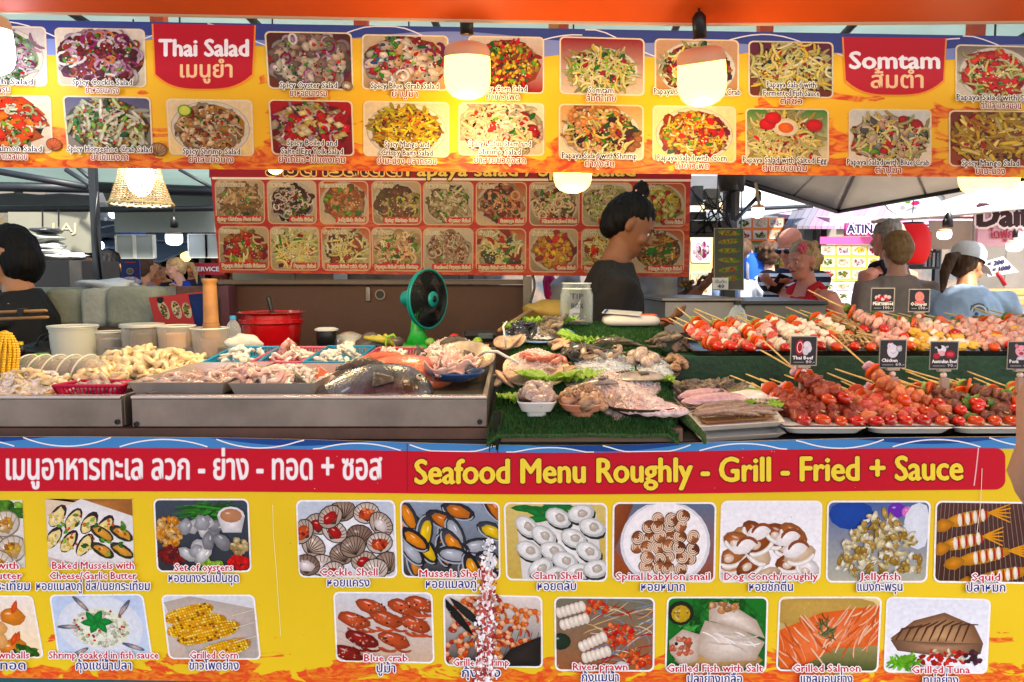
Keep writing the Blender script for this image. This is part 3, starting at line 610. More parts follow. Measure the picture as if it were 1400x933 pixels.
def cr(x, a): return 14 * (1 - math.sqrt(max(0, 1 - ((x - 1360) / 14) ** 2))) if x > 1360 else 0
band(b, FL, -90, 1360, redt, redb, hx('#c00a26'), .0018, 80); band(b, FL, 1360, 1373.8, lambda x: redt(x) + cr(x, 0), lambda x: redb(x) - cr(x, 0), hx('#c00a26'), .0018, 14)
strip = build(b, 'title_strip', M_PRINT, low, vc=True)
b = MB(); text(b, FL, 'เมนูอาหารทะเล ลวก - ย่าง - ทอด + ซอส', 10, 522, 655, 35, WHITE, hx('#e8a8b0'), .6, lift=.0026, bold=.008, slope=.0, res=3)
build(b, 'lettering', M_PRINT, strip, vc=True)
b = MB(); text(b, FL, 'Seafood Menu Roughly - Grill - Fried + Sauce', 568, 1315, 661, 33, hx('#f0d83c'), hx('#7a0a14'), 1.4, lift=.0026, bold=.02, slope=-.0075, res=3)
build(b, 'lettering', M_PRINT, strip, vc=True)
def L(quad, label, fn, A=1.33, border='#f4f2ee', bg=('#cccccc', '#ffffff'), rad=.07):
    a = Art(FL, quad, A=A, rad=rad, border=border, bw=.016); a.bg(*bg); fn(a); a.done(low, label); return a
def q4(a, b_, c, d): return (a, b_, c, d)
random.seed(11)
def f_cut1(a):
    a.ell(.8, .6, .75, .5, 0, '#e8e6e0', dark=.85, n=20)
    a.scatter([('leaf', 60, .1, GRN)], .9, .15, .5, .15)
    for u, v in ((.5, .3), (1.05, .35), (.8, .65), (1.15, .72), (.4, .75), (.95, .93)):
        a.shell(u, v, .24, .2, rnd(-.5, .5), '#e8e0d0', 7, '#d8b070', '#a09078'); a.scatter([('blob', 14, .05, NUT + YEL + ['#f0e4c0'])], u, v, .12, .09)
L(q4((-90, 683), (31, 684), (35, 776), (-84, 775)), 'plate of buttered scallops', f_cut1, bg=('#d8e0d0', '#c8c8c0'), border=None, rad=.01)
def f_baked(a):
    a.poly([(0, 0), (1.33, 0), (1.33, .35), (.3, 0)], hx('#b07a4a'), hx('#8a5a34')); a.poly([(.02, .25), (.55, 0), (1.33, .25), (1.33, .9), (.65, 1), (0, .85)], hx('#f2f2f0'), hx('#d8d8d6'))
    for k in range(7):
        u, v = .18 + (k % 4) * .24 - (k // 4) * .08, .25 + (k // 4) * .32 + (k % 4) * .05
        a.ell(u, v, .2, .1, -.9, '#3a2430', dark=.5); a.ell(u - .01, v + .02, .17, .08, -.9, '#ecdc9c', dark=.8, ns=.15)
        a.scatter([('blob', 10, .035, ['#f6f0d0', '#f0dc90', '#e8c060'])], u, v + .03, .12, .07)
    for k in range(4): a.ell(.85 + (k % 2) * .3, .5 + (k // 2) * .25, .2, .09, .5, '#3a3a2a', dark=.4); a.ell(.86 + (k % 2) * .3, .5 + (k // 2) * .25, .15, .06, .5, '#d8a050', dark=.6, ns=.2)
    a.scatter([('leaf', 22, .05, GRN), ('blob', 16, .03, CAR)], .7, .5, .55, .35)
L(q4((62, 682), (181, 682), (184, 776), (67, 775)), 'dish of cheese baked mussels', f_baked, bg=('#d8c8b0', '#c0b0a0'), border=None, rad=.01)
def f_oyset(a):
    for k in range(46): a.strand(.75 + rnd(-.3, .3), .17 + rnd(-.09, .1), rnd(.3, .6), .014, random.choice(['#2c6a24', '#3a8a30', '#1c4a18']), .8, ang=rnd(-.25, .15))
    a.scatter([('blob', 70, .06, ['#e0a050', '#c8842c', '#f0c888'])], .2, .45, .2, .22); a.scatter([('blob', 50, .05, ['#6a1418', '#8a2420'])], .22, .78, .2, .12)
    a.scatter([('dot', 40, .035, ['#c81c24', '#e03438'])], 1.17, .88, .15, .1); a.scatter([('blob', 20, .06, ['#8ab83c', '#a8d058'])], .75, .9, .18, .07)
    a.scatter([('blob', 34, .05, ['#c8b080', '#e0d0a0', '#a89060'])], 1.2, .65, .12, .1)
    for k in range(17): a.ell(.7 + rnd(-.28, .28), .52 + rnd(-.25, .25), rnd(.09, .15), rnd(.07, .11), rnd(0, 3), random.choice(['#c4c8c8', '#a8acb0', '#dcdedc', '#8a8c90']), dark=.45, ns=.15)
    a.ell(1.1, .22, .2, .14, 0, '#e8e8e6', dark=.8); a.poly([(.9, .22), (1.3, .22), (1.24, .45), (.97, .45)], hx('#e4e4e2'), hx('#b0b0b0')); a.ell(1.1, .21, .16, .1, 0, '#b08060', dark=.8)
L(q4((212, 684), (338, 684), (342, 780), (217, 780)), 'platter of raw oysters with herbs and sauce', f_oyset, bg=('#3a4450', '#2a2c30'))
def f_cockle(a):
    a.ell(.66, .6, .7, .45, 0, '#e8ecf0', dark=.9, n=20)
    sp = [(.28, .3), (.62, .12), (.95, .15), (1.15, .3), (.2, .6), (.5, .4), (.85, .45), (1.12, .55), (.3, .85), (.6, .7), (.9, .8), (1.2, .82), (.05, .4), (.1, .85), (.75, .6), (.45, .2), (1.05, .9), (.45, .95)]
    for k, (u, v) in enumerate(sp):
        a.shell(u, v, .19, .15, rnd(-.9, .9), random.choice(['#c8b8a8', '#a08c7c', '#e0d4c8', '#8a7466']), 9, ['#a8281c', None, '#c85a3a', '#e8e0dc', None][k % 5], '#3c2c24')
        if k % 5 == 2: a.scatter([('blob', 8, .04, ['#c8482c', '#e88a60', '#8a1c10'])], u, v, .1, .07)
L(q4((407, 686), (538, 686), (541, 788), (411, 787)), 'pile of ribbed cockles', f_cockle, bg=('#b8c4d0', '#c8ccd0'))
def f_mussel(a):
    for k in range(26):
        u, v, r_ = rnd(0, 1.33), rnd(0, 1), rnd(-.3, 1.1) if k % 3 else rnd(1, 2); a.ell(u, v, .25, .12, r_, random.choice(['#1c1c22', '#2c2c34', '#3a3e48']), dark=.35, light=1.6)
        a.arc(u, v, .22, 0, 3, .012, '#a8b0b8', sq=.5, rot=r_)
        if k % 4 != 3: a.ell(u + .01, v + .01, .17, .075, r_, random.choice(['#e0901c', '#f0a82c', '#c87818', '#e8c84a']), dark=.55, ns=.12)
        else: a.ell(u, v, .19, .08, r_, '#b8c0c8', dark=.5)
L(q4((549, 686), (681, 689), (682, 791), (552, 787)), 'black mussels with orange flesh', f_mussel, bg=('#8a98a8', '#2a2420'))
def f_clam(a):
    a.poly([(.15, .3), (1.2, .1), (1.3, 1), (.2, 1)], hx('#f0f0ee'), hx('#d0d0cc'))
    for k in range(14): a.leaf(.45 + rnd(-.25, .35), .1 + rnd(-.1, .1), .4, .05, rnd(-.4, .6), '#1c7a34')
    for u, v in ((.28, .3), (.7, .18), (1.0, .12), (1.15, .3), (.5, .42), (.3, .62), (.62, .62), (.9, .45), (.78, .75), (1.1, .62), (.45, .85), (.95, .9), (.65, .95), (1.2, .85)):
        r_ = rnd(-.6, .9); a.ell(u + .015, v + .03, .19, .13, r_, '#2c3434', dark=.5); a.ell(u, v, .185, .125, r_, '#c8ccc8', dark=.75); a.ell(u - .01, v - .005, .15, .1, r_, '#e8ebe8', dark=.8); a.ell(u + .02, v, .07, .055, r_, '#c4beb0', dark=.6, ns=.15)
L(q4((691, 689), (828, 690), (828, 793), (694, 791)), 'open white clams on a tray with a green leaf', f_clam, bg=('#c8b878', '#b8a058'))
def f_snail(a):
    a.ell(0, .1, .2, .6, .3, '#8a4a2c', dark=.6); a.poly([(0, .6), (.3, 1), (0, 1)], hx('#8a4a2c')); a.ell(.68, .52, .6, .56, 0, '#d8dce0', dark=.9, n=28); a.ell(.68, .51, .56, .52, 0, '#f2f2f2', dark=.93, n=28)
    pts = [(u_, v_) for u_ in [.3 + .145 * k for k in range(6)] for v_ in [.18 + .13 * j for j in range(6)] if (u_ - .67) ** 2 / .16 + (v_ - .52) ** 2 / .15 < 1.05]
    random.shuffle(pts)
    for u, v in pts:
        u += rnd(-.03, .03); v += rnd(-.03, .03); r_ = rnd(0, 6); a.ell(u, v, .1, .085, r_, random.choice(['#8a5030', '#a86a44', '#6a3820']), dark=.4)
        for q in (.075, .05, .026): a.arc(u, v, q, r_, r_ + 4.5, .009, '#e8d4bc')
        a.dot = None
L(q4((840, 689), (977, 689), (975, 794), (839, 792)), 'white plate of spotted babylon snails', f_snail, bg=('#5a6a80', '#8a4a2c'))
def f_conch(a):
    for k in range(16):
        u, v, r_ = rnd(.1, 1.25), rnd(.35, 1.0), rnd(-.6, .8); c = random.choice(['#a8683c', '#c89468', '#8a4a24', '#f0ece8', '#e0c8a8', '#f4f0ec'])
        a.ell(u, v, .22, .13, r_, c, dark=.5, light=1.1); a.arc(u, v, .19, .3, 2.8, .03, '#f4efe8', sq=.6, rot=r_); a.ell(u - .05, v + .02, .07, .05, r_, '#e8d8c4', dark=.6)
    for u, v in ((.5, .38), (.9, .45), (.3, .55), (1.0, .6)): a.ell(u, v, .18, .1, -.4, '#f4f2f0', dark=.75); a.arc(u + .05, v + .05, .15, 3.4, 5.8, .02, '#8a4a2c')
L(q4((988, 687), (1122, 687), (1119, 792), (985, 794)), 'glossy brown dog conches', f_conch, bg=('#e8ecf2', '#f0f0f0'))
def f_jelly(a):
    a.ell(.3, .15, .3, .2, 0, '#2c4a9a', dark=.8); a.ell(.9, .1, .12, .1, 0, '#6a3aa8', dark=.9); a.ell(1.05, .12, .08, .07, 0, '#c878b8', dark=.9); a.ell(1.2, .3, .2, .3, 0, '#d8e0e8', dark=.9)
    for k in range(190):
        t = rnd(0, PI); r_ = math.sqrt(random.random()); u = .68 + .58 * r_ * math.cos(t); v = .9 - .78 * r_ * math.sin(t) * (1 - .1 * abs(math.cos(t)))
        a.ell(u, v, rnd(.03, .08), rnd(.02, .05), rnd(0, 3), random.choice(['#d8cc9c', '#b89c5c', '#ece4c8', '#a0803c', '#f4f0dc']), ns=.3, dark=.5)
L(q4((1133, 687), (1270, 687), (1265, 794), (1131, 794)), 'heap of shredded jellyfish', f_jelly, bg=('#4a6090', '#a8a898'))
def f_squid(a):
    for k in range(26): a.rib([(-.1 + k * .07, 1.0), (.0 + k * .055, 0)], .008, '#8a8078')
    for u, v, L_ in ((.4, .2, .75), (.35, .5, .7), (.62, .68, .9), (.85, .93, 1.0)):
        a.ell(u, v, L_ * .42, .09, -.22, '#d8981c', dark=.5); a.leaf(u - L_ * .42, v + .09, .3, .09, -.22, '#c88818')
        for j in range(4): a.ell(u - .1 + j * .1, v + .02 - j * .022, .03, .085, -.1, '#f2ead8', dark=.7); a.ell(u - .055 + j * .1, v + .01 - j * .022, .014, .08, -.1, '#a83018')
        for j in range(5): a.rib([(u + L_ * .36, v - .08), (u + L_ * .5, v - .12 + j * .02), (u + L_ * .75, v - .2 + j * .06)], .014, '#d89a28')
L(q4((1281, 687), (1420, 689), (1416, 796), (1278, 794)), 'grilled squid on a grate', f_squid, bg=('#4a2c28', '#3a2014'))
def f_brown(a):
    for k in range(13):
        u, v = rnd(.2, 1.1), rnd(.3, .9); a.ell(u, v, .17, .15, 0, random.choice(['#e8a05a', '#f0b878', '#d88844']), dark=.6, ns=.1); a.leaf(u + .05, v - .16, .25, .04, -1.2, '#e0622c')
    a.ell(.55, .25, .14, .12, 0, '#c01c14', dark=.5); a.scatter([('leaf', 14, .1, GRN)], 1.1, .92, .2, .07)
L(q4((-88, 816), (43, 816), (58, 898), (-76, 898)), 'pile of fried prawn balls', f_brown, bg=('#e8e0d4', '#f0d8b0'))
def f_soak(a):
    a.ell(.66, .5, .62, .5, 0, '#d8e0e8', dark=.92, n=24); a.ell(.66, .52, .42, .33, 0, '#e8ecd8', dark=.85, n=20); a.scatter([('blob', 90, .04, ['#e0e8c8', '#f4f4e8', '#c8d4a8']), ('dot', 22, .02, TOM)], .66, .52, .4, .3)
    for k in range(6): a.leaf(.62 + .12 * math.cos(k), .42 + .09 * math.sin(k), .24, .06, k * 1.05, '#1c8a3c')
    for u, v, r_ in ((.2, .5, 0), (.42, .12, .9), (1.05, .2, 2.2), (1.1, .82, .35), (.3, .92, -.5)): a.ell(u, v, .17, .035, r_, '#6a7080', dark=.5); a.ell(u + .04 * math.cos(r_), v + .04 * math.sin(r_), .09, .03, r_, '#b8a8a0', dark=.6)
L(q4((70, 815), (194, 814), (207, 899), (82, 898)), 'plate of raw shrimp in fish sauce', f_soak, bg=('#b8c8e0', '#c0d0e0'))
def f_corn(a):
    a.poly([(0, .1), (.4, 0), (1.33, .2), (1.33, 1), (.3, 1)], hx('#c8bcb0'), hx('#a8a098'))
    for u, v, L_, w_ in ((.35, .28, .8, .12), (.45, .47, .95, .13), (.62, .58, 1.0, .14), (.85, .83, .8, .12)):
        ca, sa = math.cos(-.28), math.sin(-.28); a.ell(u, v, L_ / 2, w_, -.28, '#d89c1c', dark=.55, n=18)
        for i in range(int(L_ * 24)):
            for j in range(6):
                x, y = (i / (L_ * 24) - .5) * L_ * .95, (j / 5 - .5) * 1.7 * w_ * math.sqrt(max(0, 1 - (2 * (i / (L_ * 24) - .5)) ** 4)); c = random.choice(YEL + YEL + ['#7a4a14'])
                a.ell(u + x * ca - y * sa, v + x * sa + y * ca, .02, .017, 0, c, n=6, dark=.7)
    for v in (.3, .5, .72): a.rib([(1.0, v), (1.33, v - .1)], .012, '#e8dcc0')
L(q4((223, 815), (346, 815), (355, 900), (233, 899)), 'grilled corn cobs on sticks', f_corn, bg=('#d0d4d8', '#b8a898'))
def f_bcrab(a):
    for u in range(5): a.rib([(.0, .55 + u * .12), (.5, .75 + u * .12)], .01, '#b8b4b0')
    for u, v in ((.5, .2), (.95, .2), (.25, .4), (.7, .38), (1.1, .45), (.35, .68), (.8, .68), (1.2, .15), (.15, .9)):
        c = random.choice(['#a83a24', '#8a2818', '#c05a3c']); a.ell(u, v, .24, .11, .35, c, dark=.4, ns=.08); a.scatter([('blob', 14, .02, ['#e0b8a0', '#d88a70', '#5a140c'])], u, v, .2, .08)
        for j in range(5): a.arc(u + rnd(-.2, .2), v + .07, .14, .2 + rnd(0, .3), 2.2, .014, shade(hx(c), rnd(.6, 1.1)), sq=.7, rot=.4)
L(q4((458, 811), (589, 812), (592, 905), (462, 902)), 'row of cooked red blue swimming crabs', f_bcrab, bg=('#c8ccd0', '#c0a890'))
def f_shr(a):
    for k in range(12): a.rib([(.1 + k * .11, 1), (.4 + k * .09, .5)], .008, '#3c3c3c')
    for k in range(24): a.prawn(rnd(.15, 1.3), rnd(.1, .95), .15, rnd(1.5, 3.6), random.choice(['#c8562c', '#d8703c', '#a83c1c']), '#f0b890', 8)
    a.poly([(.9, .75), (1.33, .55), (1.33, 1), (.7, 1)], hx('#2a2420'), hx('#141210')); a.leaf(.18, .3, .7, .06, .9, '#141414'); a.leaf(.32, .25, .7, .06, .75, '#202020')
L(q4((608, 814), (739, 817), (740, 911), (610, 908)), 'grilled shrimps with black tongs', f_shr, bg=('#d8d0c8', '#1c1816'))
def f_river(a):
    for k in range(60): a.strand(rnd(.5, 1.33), rnd(0, 1), .4, .008, random.choice(['#c8a878', '#d8c8a8', '#a82818', '#7a8a9a']), 1, ang=rnd(-.8, .3))
    a.scatter([('blob', 50, .045, ['#c82c18', '#e0502c', '#f08a60'])], .85, .5, .22, .15); a.scatter([('blob', 30, .045, ['#d84a2c', '#f07a50'])], .5, .13, .2, .1); a.scatter([('blob', 24, .05, ['#d8502c', '#e88050'])], 1.05, .85, .25, .12)
    for u, v, r_ in ((.2, .15, -.3), (.25, .32, -.3), (.5, .6, -.45), (.55, .78, -.3)):
        for j in range(6): a.ell(u + (j - 2.5) * .065 * math.cos(r_), v + (j - 2.5) * .065 * math.sin(r_), .05, .08, r_, '#f2e8d8', dark=.6)
    a.ell(.05, .6, .15, .12, 0, '#1c3020', dark=.6); a.ell(.9, .95, .1, .08, 0, '#e8e8e8')
L(q4((760, 818), (893, 819), (892, 916), (761, 915)), 'split river prawns with red roe', f_river, bg=('#6a6a5a', '#8a5a3c'))
def f_fish(a):
    a.scatter([('leaf', 120, .1, ['#2c8a34', '#1c6a24', '#4aa84a', '#145018'])], .66, .5, .66, .5)
    a.ell(.7, .85, .6, .14, 0, '#b89868', dark=.6); a.ell(.17, .2, .18, .17, 0, '#202418', dark=.5); a.ell(.17, .21, .13, .12, 0, '#c0a040', dark=.7); a.scatter([('dot', 24, .015, ['#e0d080', '#a08028'])], .17, .21, .1, .09)
    for pts in ([(.55, .05), (.8, .05), (1.2, .3), (1.32, .55), (.9, .4), (.55, .3)], [(.5, .3), (.95, .4), (1.32, .6), (1.2, .85), (.6, .88), (.35, .7)], [(.02, .58), (.2, .42), (.45, .5), (.42, .85), (.2, .92), (.04, .75)]):
        a.poly(pts, hx('#e4dcd0'), hx('#a89888'))
    for k in range(12): a.strand(.85 + rnd(-.3, .3), .6 + rnd(-.15, .15), .3, .012, random.choice(['#f4f0ea', '#c8bcae']), .5, ang=.3)
    a.scatter([('blob', 26, .05, ['#d88a70', '#c86a50', '#e8c0a8'])], .2, .68, .14, .15); a.ell(.12, .62, .025, .025, 0, '#202020'); a.scatter([('blob', 16, .06, ['#e0b888', '#c89060'])], .75, .12, .25, .05)
L(q4((914, 818), (1048, 818), (1045, 917), (911, 917)), 'salt grilled fish on banana leaf with sauce', f_fish, bg=('#1c6a24', '#1c5a20'))
def f_salm(a):
    a.ell(.5, .15, .9, .3, .1, '#b89a58', dark=.8, n=20); P_ = [(0, .45), (.55, .2), (1.33, .1), (1.33, .65), (.75, .7), (.25, 1), (0, 1)]
    a.poly(P_, hx('#e0825a'), hx('#c86038'))
    for k in range(70): u = rnd(0, 1.3); v = rnd(max(.15, .45 - u * .3), .95 - u * .25); a.strand(u, v, .3, .012, random.choice(['#f0b090', '#f4c8a8', '#c8603c', '#e89068']), .4, ang=rnd(.7, 1.1) if u < .6 else rnd(2.0, 2.4))
    for k in range(22): a.strand(.65 + rnd(-.1, .1), .4 + rnd(-.12, .14), .16, .008, random.choice(['#5a6a3c', '#6a7a4a', '#3c4a28']), 1)
L(q4((1067, 818), (1203, 818), (1198, 917), (1063, 915)), 'grilled salmon fillet with dill', f_salm, bg=('#d8c890', '#3c4a20'))
def f_tuna(a):
    a.poly([(.05, .55), (.35, .3), (.75, .18), (1.15, .35), (1.28, .6), (1.2, .7), (.7, .62), (.2, .7)], hx('#b89470'), hx('#6a4a34'))
    a.poly([(.05, .57), (.7, .6), (1.28, .6), (1.25, .75), (.8, .8), (.15, .72)], hx('#a88468'), hx('#5a4434'))
    for k in range(9): a.rib([(.12 + k * .11, .58 - .0 * k), (.2 + k * .11, .42 - .01 * k), (.36 + k * .105, .3 - .005 * k + abs(k - 4) * .02)], .016, '#4a2c1c')
    a.scatter([('blob', 44, .045, TOM + ['#e8c8a0', '#f0e8d0', '#a8201c'])], .75, .8, .38, .1); a.scatter([('strand', 40, .16, ['#5aa02c', '#7ac040'])], .25, .88, .18, .08); a.scatter([('blob', 14, .05, ['#3a1c28', '#5a2c3c'])], 1.15, .78, .12, .1)
L(q4((1214, 818), (1352, 821), (1347, 919), (1210, 917)), 'grilled tuna steak with salsa', f_tuna, bg=('#dce0e8', '#e8eaee'))
random.seed(5)
CAP = [(['Baked Scallops with', 'Cheese/Garlic Butter'], 'หอยเชลล์ ชีส/เนยกระเทียม', -112, 33, 776, 44), (['Baked Mussels with', 'Cheese/Garlic Butter'], 'หอยแมลงภู่ ชีส/เนยกระเทียม', 71, 189, 776, 207), (['Set of oysters'], 'หอยนางรมเป็นชุด', 241, 320, 779, 328),
       (['Cockle Shell'], 'หอยแครง', 438, 517, 785, 506), (['Mussels Shell'], 'หอยแมลงภู่', 574, 660, 787, 651), (['Clam Shell'], 'หอยตลับ', 727, 795, 790, 787), (['Spiral babylon snail'], 'หอยหมาก', 842, 969, 791, 935), (['Dog Conch/roughly'], 'หอยชักตีน', 989, 1116, 791, 1082),
       (['Jellyfish'], 'แมงกะพรุน', 1173, 1228, 791, 1231), (['Squid'], 'ปลาหมึก', 1326, 1364, 792, 1371),
       (['Prawn brownballs'], 'กุ้งแป้งทอด', -60, 43, 898, 38), (['Shrimp soaked in fish sauce'], 'กุ้งแช่น้ำปลา', 70, 219, 898, 182), (['Grilled Corn'], 'ข้าวโพดย่าง', 262, 327, 898, 328), (['Blue crab'], 'ปูม้า', 499, 558, 902, 541),
       (['Grilled Shrimp'], 'กุ้งย่าง', 620, 696, 908, 684), (['River prawn'], 'กุ้งแม่น้ำ', 783, 857, 914, 845), (['Grilled Fish with Salt'], 'ปลาย่างเกลือ', 911, 1041, 916, 1013), (['Grilled Salmon'], 'แซลมอนย่าง', 1082, 1174, 916, 1163), (['Grilled Tuna'], 'ทูน่าย่าง', 1244, 1323, 918, 1307)]
for caps, th, x0, x1, yb, tx1 in CAP:
    b = MB(); n = len(caps); mid = (x0 + x1) / 2
    for k, c_ in enumerate(caps):
        w_ = x1 - x0 if k == n - 1 else (x1 - x0) * .94
        text(b, FL, c_, mid - w_ / 2, mid + w_ / 2, yb + 14 * k, 10, hx('#c01838'), WHITE, 1.3, lift=.0085, bold=.014, res=1)
    hw = tx1 - mid
    text(b, FL, th, mid - hw, mid + hw, yb + 14 * n + 1, 12, hx('#1c2a78'), WHITE, 1.3, lift=.0085, bold=.01, res=1)
    build(b, 'lettering', M_PRINT, low, vc=True)
# cracked tape over the seam, scratches
b = MB(); random.seed(3)
for k in range(900):
    t = random.random() ** .8; y = 735 + 200 * t; hw = 9 + 8 * min(1, (t + .15) * 1.3); x = 669 - 7 * t + rnd(-1, 1) * hw * rnd(.3, 1)
    if y < 745 and random.random() < .5: continue
    p = FL.pt(x, y, .0095 + .0000015 * k); r_ = rnd(.0012, .0045); an = rnd(0, 3)
    c = hx(random.choice(['#f4f0ee', '#e8e4e4', '#d8c0c0', '#f8f6f4', '#c04a4a', '#b8583c', '#8a2c30'] if t > .2 else ['#f4f4f4', '#e0e4e8', '#c8ccd0', '#ffffff']))
    b.poly([p + V((math.cos(an + a_) * r_ * rnd(.5, 1.6), 0, math.sin(an + a_) * r_ * rnd(.6, 2.4))) for a_ in (0, 1.3, 2.6, 3.9, 5.1)], c)
build(b, 'peeling_tape', mat('peel', vcol=True, rough=.25), low, vc=True, label='flaking strip of white tape over the seam')
b = MB()
line(b, FL, [(373, 690), (374, 730), (378, 780), (384, 870)], .9, hx('#f0e8a0'), .001); line(b, FL, [(557, 606), (557, 672)], 1.2, hx('#8a1420'), .0022); line(b, FL, [(1337, 612), (1334, 640), (1331, 664)], 1.6, hx('#e8b8bc'), .0022); line(b, FL, [(1341, 640), (1339, 690), (1333, 735)], .8, hx('#f0e0c8'), .0045)
for k in range(140):
    x, y = rnd(0, 1400), rnd(604, 925); p = FL.pt(x, y, .009); r_ = rnd(.0004, .0011); b.poly([p + V((r_ * math.cos(t), 0, r_ * math.sin(t))) for t in (0, 1.5, 3, 4.5)], hx(random.choice(['#8a6a30', '#f4f0e0', '#5a4420'])))
build(b, 'scratches', M_PRINT, low, vc=True)
# ================================================================ large structure
def pbox(mb, x0, y0, x1, y1, D, th):
    """box whose front face covers the given photo rectangle at depth D and runs th metres back"""
    a, b_ = P(x0, y1, D), P(x1, y0, D); return mb.bx(a.x, b_.x, D, D + th, a.z, b_.z)
def slab(mb, corners, th, d=V((0, 0, -1))):
    return mb.hexa([V(c) for c in corners], [V(c) + d * th for c in corners])
def bar(mb, a, b_, r, n=8): return mb.tube([a, b_], r, n)
def sq(mb, a, b_, w_):
    a, b_ = V(a), V(b_); u, v = frame(b_ - a); k = [(-1, -1), (1, -1), (1, 1), (-1, 1)]
    return mb.hexa([a + u * w_ / 2 * i + v * w_ / 2 * j for i, j in k], [b_ + u * w_ / 2 * i + v * w_ / 2 * j for i, j in k])
# ---- materials
m_asph = mat('asphalt', '5a5854', rough=.9, nz=(3, .25), bump=(120, .5))
m_tarp = mat('white_tarp', 'b9c8c4', rough=.7, nz=(1.2, .15), bump=(3, .3), transl=.6)
m_tarp2 = mat('grey_tarp', '9aa6a2', rough=.7, nz=(1.5, .2), bump=(3, .3), transl=.55)
m_canopy = mat('grey_canopy', 'c4bcb0', rough=.85, nz=(2, .12), bump=(4, .3), transl=.5)
m_orange = mat('orange_tarp', 'fa681c', rough=.45, nz=(1.3, .15), bump=(2.5, .5), transl=.35)
m_steel = mat('steel', '8c8278', rough=.36, metal=.5, nz=(4, .34), bump=(5, .6))
m_steeld = mat('dark_steel', '4a4744', rough=.5, metal=.6, nz=(8, .3))
m_frame = mat('dark_frame', '20252a', rough=.5, nz=(10, .2))
m_rust = mat('rusty_post', '9a4a34', rough=.7, nz=(9, .35), bump=(40, .3))
m_black = mat('black_plastic', '141414', rough=.4, nz=(6, .2))
m_white = mat('white_plastic', 'd8d6d0', rough=.4, nz=(5, .08))
m_brownp = mat('brown_panel', '5a3a26', rough=.6, nz=(2, .25), bump=(20, .15), hex2='4a2e1e')
m_green = mat('green_panel', '123c20', rough=.55, nz=(18, .35), bump=(60, .3))
m_teal = mat('teal_paint', '1c5a60', rough=.5, nz=(6, .2))
m_cloth = mat('white_cloth', 'c8c6c2', rough=.8, nz=(6, .1))
m_wood = mat('wood', 'a07848', rough=.6, nz=(12, .3), bump=(50, .2))
# ---- ground
b = MB(); b.sheet(lambda u, v: V((-60 + 120 * u, -20 + 140 * v, 0)), 4, 4); build(b, 'ground', m_asph, kind='structure', base=(0, 0, 0))
# ---- orange awning over the customers
def awn_edge(x): return 12 + 8 * min(1, x / 420) + 9 * max(0, min(1, (x - 420) / 500)) - 3 * max(0, (x - 1000) / 400)
def fa(u, v):
    px = -700 + 2800 * u; e = P(min(max(px, -100), 1500), awn_edge(min(max(px, 0), 1400)), 1.56); x = (px - 700) / 1000 * 1.56
    y = 1.56 - 2.3 * v; z = e.z + .62 * v + .05 * math.sin(v * PI) + .012 * math.sin(u * 34) * v
    return V((x, y, z))
aw = thing('awning', (0, .4, 1.93), 'orange tarpaulin awning along the top of the stall front', 'awning')
b = MB(); b.sheet(fa, 60, 14, .004); build(b, 'tarpaulin', m_orange, aw, smooth=True, autosm=40)
b = MB(); b.tube([P(x, awn_edge(max(0, x)) + 3, 1.565) for x in range(-90, 1500, 60)], .006, 8); build(b, 'hem', mat('hem', 'd8b090', rough=.5), aw, smooth=True)
b = MB(); sq(b, P(757, 33, 1.62), V((.07, .3, 2.32)), .022); build(b, 'strut', mat('strut_wood', '8a6a4a', rough=.7, nz=(10, .3)), aw)
# ---- roof tarp of the stall with its frame
roof = thing('stall_roof', (0, 3, 2.3), 'pale grey tarpaulin roof on a dark metal frame above the stall', 'canopy')
b = MB(); b.sheet(lambda u, v: V((-4.6 + 9.4 * u, .75 + 2.77 * v, 2.62 - .30 * v + .02 * math.sin(u * 40) * math.sin(v * 3))), 50, 8, .004)  # front end runs on unseen above the awning to keep sun off the banner
build(b, 'tarpaulin', m_tarp, roof, smooth=True, autosm=40)
for x in (-1.62, -1.0, -.34, .12, .55, 1.2, 1.9):
    b = MB(); bar(b, V((x, 1.9, 2.385)), V((x + .1, 3.4, 2.29)), .014); build(b, 'rafter', m_frame, roof, smooth=True)
for px in (215, 493, 768, 1048, 1338):
    b = MB(); p = P(px, 60, 1.86); b.bx(p.x - .017, p.x + .017, 1.86, 1.89, 1.75, 2.38); build(b, 'hanger', m_rust, roof, bevel=.002)
b = MB(); b.bx(-2.0, 2.1, 1.895, 1.93, 1.76, 1.80); build(b, 'cross_beam', m_frame, roof)
for px, D in ((-90, 1.95), (1520, 1.95)):
    b = MB(); x = xat(px - 30 if px == 0 else px, 100, D); b.bx(x - .03, x + .03, D, D + .05, 0, 2.4); build(b, 'post', m_frame, roof, bevel=.003)
# sloping tarp panels and beams behind, left side
def lsheet(x0, y0, x1, y1, x2, y2, x3, y3, D0, D1, name='tarpaulin', m=m_tarp2):
    b = MB(); a, b1, c, d = P(x0, y0, D0), P(x1, y1, D0), P(x2, y2, D1), P(x3, y3, D1)
    b.sheet(lambda u, v: (a * (1 - u) + b1 * u) * (1 - v) + (d * (1 - u) + c * u) * v + V((0, 0, -.03 * math.sin(PI * u) * math.sin(PI * v) + .006 * math.sin(u * 25))), 16, 6, .004)
    return build(b, name, m, roof, smooth=True, autosm=40)
lsheet(-120, 222, 300, 222, 300, 254, -120, 262, 4.6, 5.8, m=m_tarp)
lsheet(-120, 263, 132, 266, 130, 284, -120, 288, 5.2, 5.9, m=mat('dim_tarp', '6c7a80', rough=.7, nz=(2, .2), bump=(4, .4)))
lsheet(140, 262, 292, 266, 292, 283, 150, 285, 5.2, 5.9)
